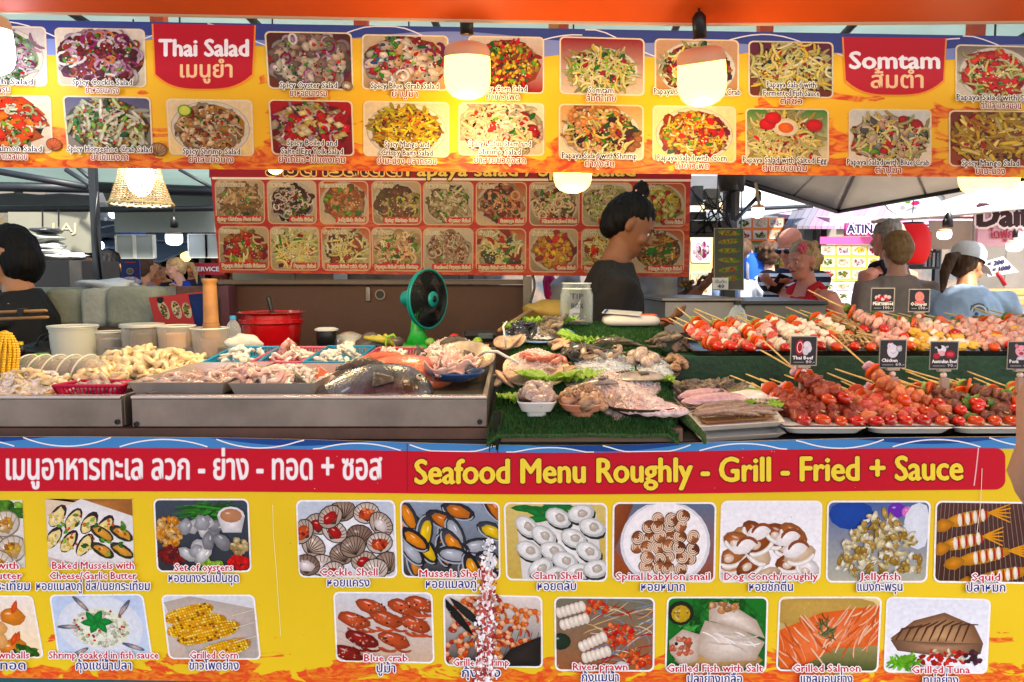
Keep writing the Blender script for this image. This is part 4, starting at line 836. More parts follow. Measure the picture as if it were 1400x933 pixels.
for pts, D, r_ in (([(-80, 254), (130, 258)], 4.7, .03), ([(130, 256), (292, 262)], 4.9, .035), ([(-80, 286), (130, 286)], 4.9, .025), ([(128, 287), (292, 285)], 4.9, .02), ([(0, 235), (118, 256)], 4.4, .02), ([(90, 232), (130, 258), (134, 290)], 4.2, .014), ([(105, 228), (132, 252)], 4.3, .012), ([(245, 232), (292, 258)], 4.6, .01)):
    b = MB(); b.tube([P(x, y, D) for x, y in pts], r_, 8); build(b, 'beam', m_frame, roof, smooth=True)
post = thing('frame_post', P(128, 700, 4.1).xy.to_3d(), 'dark metal frame post at the back left of the stall', 'post')
b = MB(); b.bx(P(123, 300, 4.1).x, P(132, 300, 4.1).x, 4.1, 4.14, 0, 2.2); build(b, 'upright', m_frame, post, bevel=.003)
b = MB(); b.tube([P(134, 262, 4.05), P(129, 300, 4.05), P(140, 395, 4.05)], .008, 6); build(b, 'cable', m_black, post, smooth=True)
# ---- left screen sheets
m_screen = mat('cream_sheet', '7c7c6e', rough=.6, nz=(2, .12), bump=(3, .2))
scr = thing('hanging_sheet', P(70, 345, 4.5), 'cream vinyl sheet hung behind the woman at the left, faint letters showing through', 'sheet')
b = MB(); pbox(b, 14, 290, 124, 346, 4.5, .01); build(b, 'vinyl_sheet', m_screen, scr)
FS = Face(4.495); b = MB(); text(b, FS, 'LAJ', 72, 104, 317, 12, hx('#d8b890'), lift=.002, bold=0); build(b, 'lettering', M_PRINT, scr, vc=True)
for x in (58, 80):
    b = MB(); bar(b, P(x, 287, 4.48), P(x, 310, 4.48), .004); build(b, 'cord', m_black, scr)
scr2 = thing('hanging_sheet', P(225, 316, 5.4), 'long grey tarpaulin sheet hanging above the string of lights', 'sheet')
b = MB(); pbox(b, 157, 288, 300, 318, 5.4, .01); build(b, 'vinyl_sheet', mat('grey_sheet', '8c948e', rough=.6, nz=(2, .12)), scr2)
# ---- inner counter walls behind the seller
bw = thing('back_counter', P(520, 900, 3.3).xy.to_3d(), 'brown panelled back counter with a round hole and a steel handle', 'counter')
b = MB(); a, c = P(308, 390, 3.42), P(716, 700, 3.42)
b.bx(a.x, c.x, 3.42, 3.46, .02, a.z); build(b, 'panel', m_brownp, bw, bevel=.003)
b = MB(); b.bx(a.x - .02, c.x, 3.38, 3.95, a.z + .003, a.z + .025); build(b, 'top', mat('counter_top', '6a5a4a', rough=.4, nz=(5, .2)), bw, bevel=.003)
b = MB(); h = P(520, 403, 3.415); b.lathe([(.019, 0), (.024, 0), (.024, .008), (.019, .008)], h, 20, Euler((R(90), 0, 0)).to_matrix()); b.m = 0; build(b, 'hole_rim', mat('rim', '8a7a68', rough=.4, metal=.5), bw, smooth=True, autosm=40)
b = MB(); b.lathe([(.001, 0), (.019, 0), (.019, .003)], h, 20, Euler((R(90), 0, 0)).to_matrix()); build(b, 'hole', m_black, bw)
b = MB(); pbox(b, 500, 393, 506, 412, 3.405, .014); build(b, 'latch', m_steel, bw, bevel=.002)
# side end panel and steel post
b = MB(); pbox(b, 304, 391, 312, 500, 3.3, .1); build(b, 'side_panel', mat('mauve_wood', '5a3038', rough=.6, nz=(9, .2)), bw, bevel=.002)
ps = thing('steel_post', P(721, 900, 3.2).xy.to_3d(), 'square grey steel post beside the brown back counter', 'post')
b = MB(); b.bx(P(715, 400, 3.2).x, P(727, 400, 3.2).x, 3.2, 3.24, 0, P(720, 378, 3.2).z); build(b, 'upright', mat('post_grey', '6a645c', rough=.5, metal=.4, nz=(8, .2)), ps, bevel=.002)
# cabinets behind (white box tops seen between board and counter)
cb = thing('storage_box', P(390, 391, 3.7), 'cream boxes standing on the brown back counter under the red board', 'box')
for x0, x1 in ((318, 403), (404, 456)):
    b = MB(); pbox(b, x0, 372, x1, 391.5, 3.55, .3); build(b, 'crate_side', mat('cream_box', 'a8a08a', rough=.7, nz=(4, .15)), cb, bevel=.004)
# grey steel work tops at right
wt = thing('work_table', P(960, 900, 3.6).xy.to_3d(), 'grey steel work table behind the seller', 'table')
b = MB(); pbox(b, 908, 413, 1014, 470, 3.0, .5); build(b, 'front_panel', mat('grey_steel_l', '9a948c', rough=.45, metal=.3, nz=(2, .1)), wt, bevel=.004)
b = MB(); a = P(905, 412, 2.98); c = P(1016, 409, 2.98); b.bx(a.x, c.x, 2.98, 3.55, a.z, a.z + .012); build(b, 'top', m_steel, wt, bevel=.003)
for x in (915, 1008):
    b = MB(); q = P(x, 470, 3.1); b.bx(q.x - .02, q.x + .02, 3.1, 3.14, 0, q.z + .01); build(b, 'leg', m_steeld, wt)
wt2 = thing('steel_counter', P(1070, 900, 3.2).xy.to_3d(), 'dark grey steel counter box in front of the tourists', 'counter')
b = MB(); pbox(b, 1017, 416, 1130, 470, 2.95, .55); build(b, 'front_panel', mat('grey_steel_d', '6e6a62', rough=.45, metal=.4, nz=(2, .12)), wt2, bevel=.006)
b = MB(); a = P(1013, 417, 2.93); c = P(1133, 412, 2.93); b.bx(a.x, c.x, 2.93, 3.52, a.z, a.z + .015); build(b, 'top', mat('lid_dark', '3a3a38', rough=.4, metal=.4), wt2, bevel=.003)
for x in (1022, 1124):
    b = MB(); q = P(x, 470, 3.0); b.bx(q.x - .02, q.x + .02, 3.0, 3.04, 0, q.z + .01); build(b, 'leg', m_steeld, wt2)
# ---- main counter body
ctr = thing('counter', (0, 2.1, 0), 'long steel framed display counter carrying the seafood', 'counter')
ztop = 1.035
b = MB(); b.bx(-2.3, 2.3, 1.632, 1.66, .1, .52); build(b, 'apron', m_teal, ctr, bevel=.003)
b = MB(); b.bx(-2.3, 2.3, 1.66, 2.72, ztop - .04, ztop - .008); build(b, 'top', m_steeld, ctr, bevel=.003)
for x in (-2.2, -.8, .6, 2.1):
    for y in (1.68, 2.6):
        b = MB(); b.bx(x, x + .04, y, y + .04, 0, ztop - .043); build(b, 'leg', m_steeld, ctr)
b = MB(); b.bx(-2.3, 2.3, 1.66, 1.675, .3, ztop - .045); build(b, 'front_panel', m_steeld, ctr)
# left display boxes of folded steel
def tray_box(px0, px1, label, xr_back=None, holes=()):
    z1 = zat(546, 1.65); z0 = zat(584, 1.65); x0, x1 = xat(px0, 560, 1.65), xat(px1, 560, 1.65); t = thing('display_box', ((x0 + x1) / 2, 2.1, z0), label, 'display box')
    yb = 2.56; w_ = .012
    b = MB(); b.bx(x0, x1, 1.65, 1.65 + w_, z0, z1); build(b, 'front_panel', m_steel, t, bevel=.002)
    b = MB(); b.bx(x0, x1, 1.646, 1.672, z1 + .001, z1 + .008); build(b, 'front_lip', mat('bright_lip', 'd8d0c8', rough=.25, metal=.8), t, bevel=.002)
    for x in (x0, x1 - w_):
        b = MB(); b.bx(x, x + w_, 1.665, yb, z0, z1 + .006); build(b, 'side_panel', m_steel, t, bevel=.002)
    b = MB(); b.bx(x0, x1, yb, yb + w_, z0, z1 + .03); build(b, 'back_panel', m_steel, t, bevel=.002)
    b = MB(); b.bx(x0 + w_, x1 - w_, 1.665, yb, z0, z0 + .035); build(b, 'floor', m_steeld, t)
    for hx_, hy in holes:
        b = MB(); b.lathe([(.0005, 0), (.006, 0), (.006, .003)], P(hx_, hy, 1.6495), 14, Euler((R(90), 0, 0)).to_matrix()); build(b, 'bolt_hole', m_black, t)
    return t
tray_box(-160, 166, 'left steel display box holding corn, noodles and the magenta basket', holes=((161, 577),))
tray_box(180, 666, 'long steel display box holding the trays and the big fish', holes=((187, 580), (656, 577)))
b = MB(); b.bx(-2.3, -.05, 1.642, 1.70, ztop - .004, zat(585, 1.65)); build(b, 'sill', mat('rusty_sill', '5a4438', rough=.6, metal=.3, nz=(12, .3)), ctr, bevel=.002)
# brown riser board under the turf
b = MB(); a, c = P(684, 606, 1.60), P(934, 589, 1.60); b.bx(a.x, c.x, 1.60, 1.64, a.z + .002, c.z + .006); build(b, 'riser_board', mat('riser', '6a5240', rough=.6, nz=(9, .2)), ctr, bevel=.003)
# ================================================================ people
def cloth(name, h, **k): return mat(name, h, rough=.85, nz=(9, .16), bump=(7, .55), **k)
def skin(name, h): return mat(name, h, rough=.5, nz=(7, .1), bump=(60, .06), sss=.12)
def hairm(name, h):
    if name in MATS: return MATS[name]
    m = mat(name, h, rough=.6, spec=.2, nz=(30, .4)); t = m.node_tree; tc = t.nodes.new('ShaderNodeTexCoord'); mp = t.nodes.new('ShaderNodeMapping'); mp.inputs['Scale'].default_value = (150, 150, 12)
    n = t.nodes.new('ShaderNodeTexNoise'); n.inputs['Scale'].default_value = 1; bp = t.nodes.new('ShaderNodeBump'); bp.inputs['Strength'].default_value = .7; bp.inputs['Distance'].default_value = .004
    t.links.new(tc.outputs['Object'], mp.inputs[0]); t.links.new(mp.outputs[0], n.inputs['Vector']); t.links.new(n.outputs['Fac'], bp.inputs['Height']); t.links.new(bp.outputs[0], t.nodes['Principled BSDF'].inputs['Normal']); return m
def stripes(name, a, b_, period, share=.5):
    m = mat(name, a, rough=.85, bump=(7, .5)); t = m.node_tree; N = t.nodes; L_ = t.links; tc = N.new('ShaderNodeTexCoord'); sp = N.new('ShaderNodeSeparateXYZ'); L_.new(tc.outputs['Object'], sp.inputs[0])
    mo = N.new('ShaderNodeMath'); mo.operation = 'FRACT'; dv = N.new('ShaderNodeMath'); dv.operation = 'DIVIDE'; dv.inputs[1].default_value = period; L_.new(sp.outputs['Z'], dv.inputs[0]); L_.new(dv.outputs[0], mo.inputs[0])
    gt = N.new('ShaderNodeMath'); gt.operation = 'GREATER_THAN'; gt.inputs[1].default_value = share; L_.new(mo.outputs[0], gt.inputs[0]); mx = N.new('ShaderNodeMix'); mx.data_type = 'RGBA'
    mx.inputs['A'].default_value = lin(a); mx.inputs['B'].default_value = lin(b_); L_.new(gt.outputs[0], mx.inputs['Factor']); L_.new(mx.outputs['Result'], N['Principled BSDF'].inputs['Base Color']); return m
SK_D, SK_M, SK_L, SK_P = skin('skin_brown', '8a583a'), skin('skin_tan', 'b07850'), skin('skin_fair', 'cf9a7c'), skin('skin_pink', 'd0866a')
HB, HBR, HBL, HG = hairm('hair_black', '0c0a0a'), hairm('hair_brown', '4a3424'), hairm('hair_blond', 'b89868'), hairm('hair_grey', '8a867e')
ARM1, ARM2 = .28, .245
def ik(S, T, pole, l1, l2):
    d = T - S; L_ = d.length; m = (l1 + l2) * .995
    if L_ > m: d = d * (m / L_); T = S + d; L_ = m
    u = d.normalized(); a = (l1 * l1 - l2 * l2 + L_ * L_) / (2 * L_); h = math.sqrt(max(0, l1 * l1 - a * a)); p = V(pole); p = (p - u * p.dot(u)).normalized()
    return S + u * a + p * h, T
def person(label, px, py, D, yaw, shirt, pants, sk=SK_M, hair=HB, style='short', lean=0, nod=0, turn=0, sleeve=.45, hands=None, vox=.009, fat=1.0, skirt=False, tank=False, group=None, neck_fwd=.02, scoop=0, face=True, extras=None, legs=True):
    hz = .92 + .665 * math.cos(R(lean)) ; W = P(px, py, D); s = W.z / hz
    Ms = Matrix.Translation((0, 0, .92)) @ Matrix.Rotation(-R(lean), 4, 'X') @ Matrix.Translation((0, 0, -.92))      # bends forward (+Y)
    hp = Ms @ V((0, neck_fwd, 1.585)); Rz = Matrix.Rotation(R(yaw), 4, 'Z')
    base = V((W.x, W.y, 0)) - (Rz @ V((hp.x, hp.y, 0))) * s; s = W.z / hp.z
    Mw = Matrix.Translation(base) @ Rz @ Matrix.Diagonal((s, s, s, 1)); Mi = Mw.inverted()
    Mh = Matrix.Translation(hp) @ Matrix.Rotation(R(turn), 4, 'Z') @ Matrix.Rotation(-R(nod), 4, 'X')
    t = thing('person', base, label, 'person', group)
    # --- one continuous body
    b = MB(); f = fat
    b.loft([((0, 0, .86), .155 * f, .11 * f), ((0, 0, .95), .16 * f, .115 * f), ((0, .005, 1.06), .132 * f, .1 * f), ((0, .01, 1.2), .148 * f, .108 * f), ((0, .005, 1.31), .168, .108 * f), ((0, 0, 1.365), .13, .082), ((0, -.004, 1.42), .08, .062), ((0, 0, 1.45), .055, .055)], 20)
    b.tube([(0, -.01, 1.40), (0, neck_fwd * .6 - .005, 1.5), (0, neck_fwd - .015, 1.56)], [.062, .052, .055], 14)
    b.xf(Ms)
    k0 = len(b.v); hr = [(-.115, .052, .022, .022), (-.108, .045, .036, .04), (-.085, .03, .05, .062), (-.055, .016, .06, .078), (-.02, .006, .068, .088), (.02, 0, .073, .093), (.055, -.005, .073, .092), (.085, -.009, .061, .079), (.105, -.011, .038, .05), (.115, -.012, .012, .015)]
    b.loft([((0, y, z), rx, ry) for z, y, rx, ry in hr], 20)
    b.tube([(0, .088, .018), (0, .103, -.012), (0, .108, -.024)], [.009, .012, .0145], 8, rnd=True); b.ell((0, .088, -.052), (.026, .014, .013)); b.ell((0, .084, .022), (.055, .012, .012))
    for sx in (-1, 1): b.ell((sx * .075, -.008, -.008), (.011, .019, .031), rot=Euler((0, 0, sx * .35)).to_matrix()); b.ell((sx * .038, .068, -.03), (.026, .022, .024))
    b.xf(Mh, k0)
    arms = []
    for i, sx in enumerate((-1, 1)):
        S = Ms @ V((sx * .17 * (f ** .5), 0, 1.348)); hd = (hands or {}).get(sx)
        if hd: T = Mi @ hd[0]; pole = Mi.to_3x3() @ V(hd[1])
        else: T = S + V((sx * .06, .09, -.5)); pole = V((sx * .3, -1, 0))
        E_, T = ik(S, T, pole, ARM1, ARM2); arms.append((sx, S, E_, T))
        b.tube([S + V((-sx * .04, 0, 0)), S, S + (E_ - S) * .5, E_, E_ + (T - E_) * .35, T], [.052, .053 * f ** .4, .044 * f ** .6, .036, .036, .025], 12, rnd=True)
        d = (T - E_).normalized(); sd_, up = frame(d); palm = T + d * .045
        b.ell(palm, (.036, .05, .017), rot=Matrix((sd_, d, up)).transposed())
        for q in range(4): o_ = sd_ * (-.027 + .018 * q); L0 = (.062, .072, .068, .052)[q]; b.tube([palm + o_ + d * .03, palm + o_ * 1.1 + d * (.04 + L0 * .5) + up * .006, palm + o_ * 1.1 + d * (.035 + L0 * .9) + up * .024], [.0095, .0088, .007], 6, rnd=True)
        b.tube([palm - sd_ * .03 * sx, palm - sd_ * .055 * sx + d * .03 + up * .01, palm - sd_ * .05 * sx + d * .055 + up * .02], [.012, .010, .008], 6, rnd=True)
    if legs:
        for sx in (-1, 1): b.tube([(sx * .085, 0, .9), (sx * .09, .01, .5), (sx * .09, 0, .09)], [.085 * f, .055, .04], 12, rnd=True); b.ell((sx * .09, .06, .045), (.045, .12, .042))
    b.xf(Mw); body = bake(build(b, 'body', sk, t, smooth=True), vox, 1)
    # --- face
    if face:
        for sx in (-1, 1):
            b = MB(); b.ell(Mw @ Mh @ V((sx * .03, .0785, .0)), .009 * s, 10, 6); build(b, 'eye', mat('eye', 'e0dcd4', rough=.3), t, smooth=True)
            b = MB(); b.ell(Mw @ Mh @ V((sx * .03, .0845, -.001)), .005 * s, 8, 6); build(b, 'iris', mat('iris', '140c08', rough=.2), t, smooth=True)
            b = MB(); b.tube([Mw @ Mh @ V((sx * x, y, z)) for x, y, z in ((.014, .094, .022), (.03, .093, .027), (.048, .082, .021))], .0035 * s, 6, rnd=True); build(b, 'eyebrow', hair, t, smooth=True)
        b = MB(); b.tube([Mw @ Mh @ V((x, .0995 - abs(x) * .3, -.054)) for x in (-.022, 0, .022)], [.004 * s, .0065 * s, .004 * s], 6, rnd=True); build(b, 'lips', mat('lips', '8a3c34', rough=.4), t, smooth=True)
    # --- hair
    b = MB()
    if style != 'bald':
        b.ell((0, -.012, .052), (.081, .094, .076), 20, 14, ns=.02, seed=px); b.ell((0, -.042, .012), (.083, .078, .088), 20, 14)
        if style in ('short', 'bun', 'bunlow', 'pony', 'bowl'): b.ell((0, -.06, -.03), (.066, .05, .06), 16, 10)
        if style == 'bowl': b.ell((0, -.012, .03), (.091, .102, .07), 18, 12)
        if style == 'bun': b.ell((0, -.03, .145), (.033, .034, .034), 16, 10, ns=.16); b.tube([(0, -.03, .1), (0, -.03, .13)], [.035, .028], 12)
        if style == 'bunlow': b.ell((0, -.12, .03), (.045, .045, .045), 14, 10, ns=.08)
        if style == 'bob':
            b.ell((0, -.035, -.03), (.094, .088, .105), 18, 12, ns=.03)
        if style == 'curly':
            for k in range(46):
                th, ph = rnd(0, 2 * PI), rnd(-.9, 1.4); d = V((math.cos(th) * math.cos(ph), math.sin(th) * math.cos(ph), math.sin(ph)))
                if d.y > .45 and d.z < .55: continue
                b.ell(V((0, -.02, .02)) + V((d.x * .085, d.y * .095, d.z * .095)), rnd(.018, .03), 7, 5, ns=.2, seed=k)
        if style == 'long': b.tube([(0, -.05, .03), (0, -.085, -.08), (0, -.09, -.2), (0, -.09, -.34)], [.085, .085, .085, .04], 16, rnd=True, flat=.55); b.ell((0, -.03, -.04), (.088, .08, .1), 16, 10)
        if style == 'pony': b.tube([(0, -.11, .03), (0, -.17, -.0), (0, -.19, -.1), (0, -.17, -.22)], [.025, .035, .032, .01], 10, rnd=True)
        b.xf(Mw @ Mh); hm = build(b, 'hair', hair, t, smooth=True); bake(hm, vox * .8, 1, (.006, 70, 70, 9))
    # --- clothes
    b = MB(); e = .014
    top = [((0, 0, .84), .17 * f + e, .125 * f + e), ((0, 0, .95), .165 * f + e, .12 * f + e), ((0, .005, 1.06), .142 * f + e, .11 * f + e), ((0, .01, 1.2), .152 * f + e, .112 * f + e), ((0, .006, 1.31), .17 + e, .11 * f + e)]
    if tank: top += [((0, 0, 1.35), .135, .092 * f + e * .6)]
    else: top += [((0, 0, 1.375), .145 + e * .6, .092 + e * .6), ((0, -.004, 1.428 - scoop), .085 + e * .3, .07 + e * .2)]
    b.loft(top, 22)
    if tank:
        for sx in (-1, 1): b.tube([(sx * .085, .09, 1.3), (sx * .082, .05, 1.405), (sx * .08, -.02, 1.43), (sx * .085, -.09, 1.31)], .022, 8)
    b.xf(Ms)
    if not tank and sleeve:
        for sx, S, E_, T in arms:
            q = S + (E_ - S) * min(1, sleeve * 1.35); pts = [S + V((-sx * .05, 0, -.01)), S, S + (q - S) * .5, q]; rr = [.072, .072, .065, .06]
            if sleeve > .8: pts.append(E_ + (T - E_) * (sleeve - .8) * 3); rr[-1] = .05; rr.append(.042)
            b.tube(pts, rr, 16)
    b.xf(Mw); sh = bake(build(b, 'shirt', shirt, t, smooth=True), vox, 1, (.014, 9, 9, 6))
    if legs:
        b = MB(); b.loft([((0, 0, .80), .155 * f + e, .12 * f + e), ((0, 0, .9), .162 * f, .12 * f + .002), ((0, 0, .97), .15 * f, .11 * f)], 20)
        low_z = .45 if skirt else .08
        for sx in (-1, 1): b.tube([(sx * .085, 0, .88), (sx * .09, .008, .5), (sx * .09, 0, low_z)], [.1 * f, .078, .062], 14)
        b.xf(Mw); bake(build(b, 'trousers' if not skirt else 'shorts', pants, t, smooth=True), vox * 1.2, 1)
    if extras: extras(t, Mw, Ms, Mh, arms, s)
    return t
PN = cloth('black_trousers', '16161a'); PJ = cloth('dark_jeans', '1c2230')
# seller
def ex_seller(t, Mw, Ms, Mh, arms, s):
    for k, (x, y, z) in enumerate(((-.02, -.03, .125), (-.015, -.045, .13), (-.03, -.038, .118), (-.012, -.015, .122), (-.02, -.0, .117))):
        b = MB(); b.ell(Mw @ Mh @ V((.03 - x * -1, y, z)), .008, 8, 6); build(b, 'hair_clip_bead', mat('clip', 'd89aa0', rough=.3), t, smooth=True)
    b = MB(); b.loft([((0, 0, 1.405), .1, .075), ((0, -.002, 1.418), .096, .073)], 24, cap=False); b.xf(Mw @ Ms); build(b, 'collar', cloth('mauve_trim', '6a4a4c'), t, smooth=True)
person('seller in a black long sleeved top with her hair in a high bun, looking down', 860, 308, 3.05, -88, cloth('black_knit', '1c1718'), PN, SK_D, HB, 'bun', lean=5, nod=30, sleeve=.98, neck_fwd=.045, vox=.0065, scoop=.0, fat=.95,
       hands={1: (P(892, 448, 2.8), (0, 0, -1)), -1: (P(898, 452, 3.1), (0, 0, -1))}, extras=ex_seller)
# woman at the left edge
person('woman with black bobbed hair in a black t-shirt at the left edge, facing away left', 12, 348, 2.9, 95, cloth('black_cotton', '0e0e10'), PN, SK_M, HB, 'bob', lean=4, nod=12, turn=12, sleeve=.62, vox=.0065, fat=1.08,
       hands={1: (P(-30, 452, 2.7), (.6, 0, -1)), -1: (P(-50, 450, 3.0), (-.5, .5, -1))})
# left background crowd
person('person in dark clothes and a face mask, half hidden behind the black cabinet', 122, 362, 5.5, 180, cloth('navy_cloth', '1a2038'), PJ, SK_M, HB, 'bob', vox=.012, hands={-1: (P(116, 378, 5.2), (0, 0, -1))})
person('person with long black hair seen from behind next to the blue menu sign', 149, 364, 5.0, 10, cloth('black_cotton', '0e0e10'), PJ, SK_M, HB, 'long', vox=.012)
person('woman with a brown bun in a mauve top seen from behind', 199, 367, 7.0, -15, cloth('mauve_cotton', '8a6068'), PJ, SK_M, HBR, 'bunlow', vox=.012, tank=True)
person('small figure in orange facing the camera behind the mauve top', 213, 366, 9.6, 175, cloth('orange_cotton', 'a85a2c'), PJ, SK_M, HBR, 'short', vox=.014)
person('dark haired person beside the woman in bright blue', 227, 370, 9.0, 140, cloth('black_cotton', '0e0e10'), PJ, SK_M, HB, 'long', vox=.013)
person('blonde woman in a bright blue top standing in the market', 240, 367, 8.0, 115, cloth('royal_blue', '0c3ca8'), PJ, SK_L, HBL, 'pony', lean=8, nod=15, sleeve=.4, vox=.011, hands={-1: (P(246, 392, 7.7), (0, 0, -1)), 1: (P(236, 392, 7.6), (0, 0, -1))})
person('person in a dark blue jacket beyond the blonde woman', 262, 368, 10.5, 200, cloth('navy_cloth', '1a2038'), PJ, SK_M, HB, 'short', vox=.014)
# person behind the red board
person('person in a grey t-shirt holding food, head hidden by the red board', 893, 300, 3.9, -75, cloth('pale_grey', 'a8a4a0'), PN, SK_D, HB, 'short', lean=3, sleeve=.45, vox=.009, fat=1.05,
       hands={1: (P(955, 398, 3.6), (0, 0, -1)), -1: (P(950, 396, 3.75), (0, 0, -1))}, extras=lambda t, Mw, Ms, Mh, arms, s: build(MB().tube([Mw @ Ms @ V(p) for p in ((.1, .02, 1.43), (.172, .13, 1.28), (.15, .148, 1.1), (.1, .16, .95))], .014, 8, flat=.4), 'strap', m_black, t, smooth=True))
# right background tourists
def ex_bald(t, Mw, Ms, Mh, arms, s):
    for sx in (-1, 1): b = MB(); b.ell(Mw @ Mh @ V((sx * .032, .098, .0)), (.026 * s, .012 * s, .018 * s), 12, 8); build(b, 'lens', mat('dark_lens', '101418', rough=.15), t, smooth=True)
    b = MB(); b.tube([Mw @ Mh @ V(p) for p in ((-.078, -.02, .008), (-.07, .07, .01), (-.03, .1, .014), (.03, .1, .014), (.07, .07, .01), (.078, -.02, .008))], .005 * s, 6); build(b, 'glasses_frame', m_white, t, smooth=True)
    b = MB(); b.ell(Mw @ Mh @ V((0, -.04, -.015)), (.08 * s, .07 * s, .045 * s), 14, 8); build(b, 'hair', HG, t, smooth=True)
person('bald man in a navy and white striped shirt wearing white framed glasses', 1081, 336, 5.1, 128, stripes('striped_shirt', '161c34', 'd0d4dc', .062, .62), PJ, SK_P, HG, 'bald', lean=4, nod=24, sleeve=.55, vox=.009, fat=1.28, face=False,
       hands={1: (P(1068, 388, 4.75), (0, 0, -1)), -1: (P(1060, 392, 4.7), (0, 0, -1))}, extras=ex_bald)
def ex_flower(t, Mw, Ms, Mh, arms, s):
    for k in range(7):
        a = k * 2 * PI / 6; c = V((-.055, .045, .085)) + (V((0, math.cos(a) * .022, math.sin(a) * .022)) if k < 6 else V((-.008, 0, 0)))
        b = MB(); b.ell(Mw @ Mh @ c, (.018 * s if k < 6 else .01, .018 * s, .018 * s), 8, 6, ns=.1, seed=k); build(b, 'flower_petal', mat('pink_petal', 'd85a68', rough=.6), t, smooth=True)
person('blonde woman in a red sleeveless top with a pink flower in her curly hair', 1098, 356, 4.5, 112, cloth('red_cotton', 'b80c1c'), PJ, SK_P, HBL, 'curly', lean=6, nod=10, tank=True, vox=.008, fat=1.12,
       hands={-1: (P(1117, 440, 4.3), (1.0, .2, .1)), 1: (P(1075, 425, 4.2), (0, 0, -1))}, extras=ex_flower)
person('woman with short brown hair and a white t-shirt seen from behind by the blue backpack', 1050, 350, 6.2, -12, cloth('white_cotton', 'c4c8d0'), PJ, SK_L, HBR, 'curly', vox=.011, sleeve=.5, fat=.85)
def ex_pack(t, Mw, Ms, Mh, arms, s): pass
pp = person('person in a pale shirt mostly hidden by the hanging food sign', 1016, 346, 6.6, -30, cloth('pale_blue_cotton', '8aa0c0'), PJ, SK_L, HBR, 'short', vox=.012, fat=1.1)
b = MB(); q = P(1036, 378, 6.25); b.loft([(q + V((0, 0, -.22)), .11, .08), (q + V((0, 0, -.18)), .13, .1), (q, .135, .105), (q + V((0, 0, .14)), .12, .09), (q + V((0, 0, .2)), .07, .05)], 16, sup=3)
bp_ = thing('backpack', q + V((0, 0, -.22)), 'bright blue backpack with a grey shoulder strap', 'backpack'); build(b, 'bag', cloth('blue_nylon', '1456c0'), bp_, smooth=True)
b = MB(); b.tube([q + V((-.09, -.02, .18)), q + V((-.12, -.09, .05)), q + V((-.1, -.08, -.15))], .014, 8, flat=.4); build(b, 'strap', cloth('grey_strap', '6a7078'), bp_, smooth=True)
b = MB(); b.loft([(q + V((.01, -.09, -.17)), .08, .03), (q + V((.01, -.1, -.02)), .08, .03)], 14, sup=3); build(b, 'pocket', cloth('blue_nylon_dark', '0f409a'), bp_, smooth=True)
person('man with grey hair in a black tank top standing with his back turned', 1213, 326, 5.0, 22, cloth('black_vest', '121218'), cloth('dark_shorts', '20242c'), SK_P, HG, 'short', tank=True, vox=.009, fat=1.15, face=False, skirt=True)
person('man with fair bowl cut hair in a taupe t-shirt seen from behind', 1226, 343, 4.5, -5, cloth('taupe_cotton', '8a7c70'), cloth('grey_pants', '4a4a4c'), SK_L, hairm('hair_fair', '8a6c48'), 'bowl', sleeve=.55, vox=.009, fat=1.15, face=False)
def ex_cap(t, Mw, Ms, Mh, arms, s):
    b = MB(); b.lathe([(.101, .035), (.103, .055), (.098, .1), (.07, .135), (.03, .148), (.001, .15)], n=24); b.xf(Matrix.Diagonal((.93, 1.06, 1, 1))); b.xf(Matrix.Translation((0, -.012, 0))); b.xf(Mw @ Mh)
    cp = build(b, 'cap', cloth('white_cap', 'c4c8cc'), t, smooth=True)
    b = MB(); b.sheet(lambda u, v: Mw @ Mh @ V(((u - .5) * .17 * (1 - .25 * v * v), .07 + v * .1, .045 - .03 * v - .05 * (u - .5) ** 2 * 4 * .5)), 10, 6, .004); build(b, 'peak', cloth('white_cap', 'c4c8cc'), t, smooth=True)
    # print on the back of the shirt, following the cloth
    random.seed(4)
    for nm, cx, cz, n_, cols, rad in (('shirt_print', -.02, 1.18, 90, ['#2a5a8a', '#3a7aa0', '#24486a', '#6a9ab0', '#2c5a50'], .075),):
        b = MB()
        for k in range(n_):
            a = rnd(0, 6.28); q_ = math.sqrt(random.random()); x = cx + rad * q_ * math.cos(a); z = cz + rad * 1.3 * q_ * math.sin(a); c = hx(random.choice(cols)); r_ = rnd(.008, .018)
            pts = []
            for j in range(6): xx = x + r_ * math.cos(j * 1.05); zz = z + r_ * math.sin(j * 1.05); yy = -(.112 * fatw + .0165) * math.sqrt(max(.02, 1 - (xx / (.152 * fatw + .014)) ** 2)) - .0015 - k * .00003; pts.append(Mw @ Ms @ V((xx, yy + .01, zz)))
            b.poly(pts, c)
        for j in range(14):
            a0, a1 = PI * j / 14, PI * (j + 1) / 14
            for rr, cc in ((.05, '#5a5a5c'), (.04, '#c8ccd0'), (.032, '#6a6a6c')):
                pts = []
                for aa, r2 in ((a0, rr), (a1, rr), (a1, rr - .008), (a0, rr - .008)):
                    xx = .055 + r2 * math.cos(aa); zz = 1.235 + r2 * 1.1 * math.sin(aa); pts.append(Mw @ Ms @ V((xx, -(.112 * fatw + .0165) * math.sqrt(max(.02, 1 - (xx / (.152 * fatw + .014)) ** 2)) + .005, zz)))
                b.poly(pts, hx(cc))
        build(b, nm, M_PRINT, t, vc=True)
fatw = 1.3
person('woman in a white cap and pale blue printed t-shirt bending over the next stall', 1322, 364, 4.3, -28, cloth('pale_blue_tee', '9eb4cc'), PJ, SK_M, HBR, 'pony', lean=20, nod=18, turn=-35, sleeve=.7, vox=.008, fat=1.3, face=False, extras=ex_cap,
       hands={1: (P(1385, 432, 4.5), (.2, 0, -1)), -1: (P(1378, 440, 4.9), (0, 0, -1))})
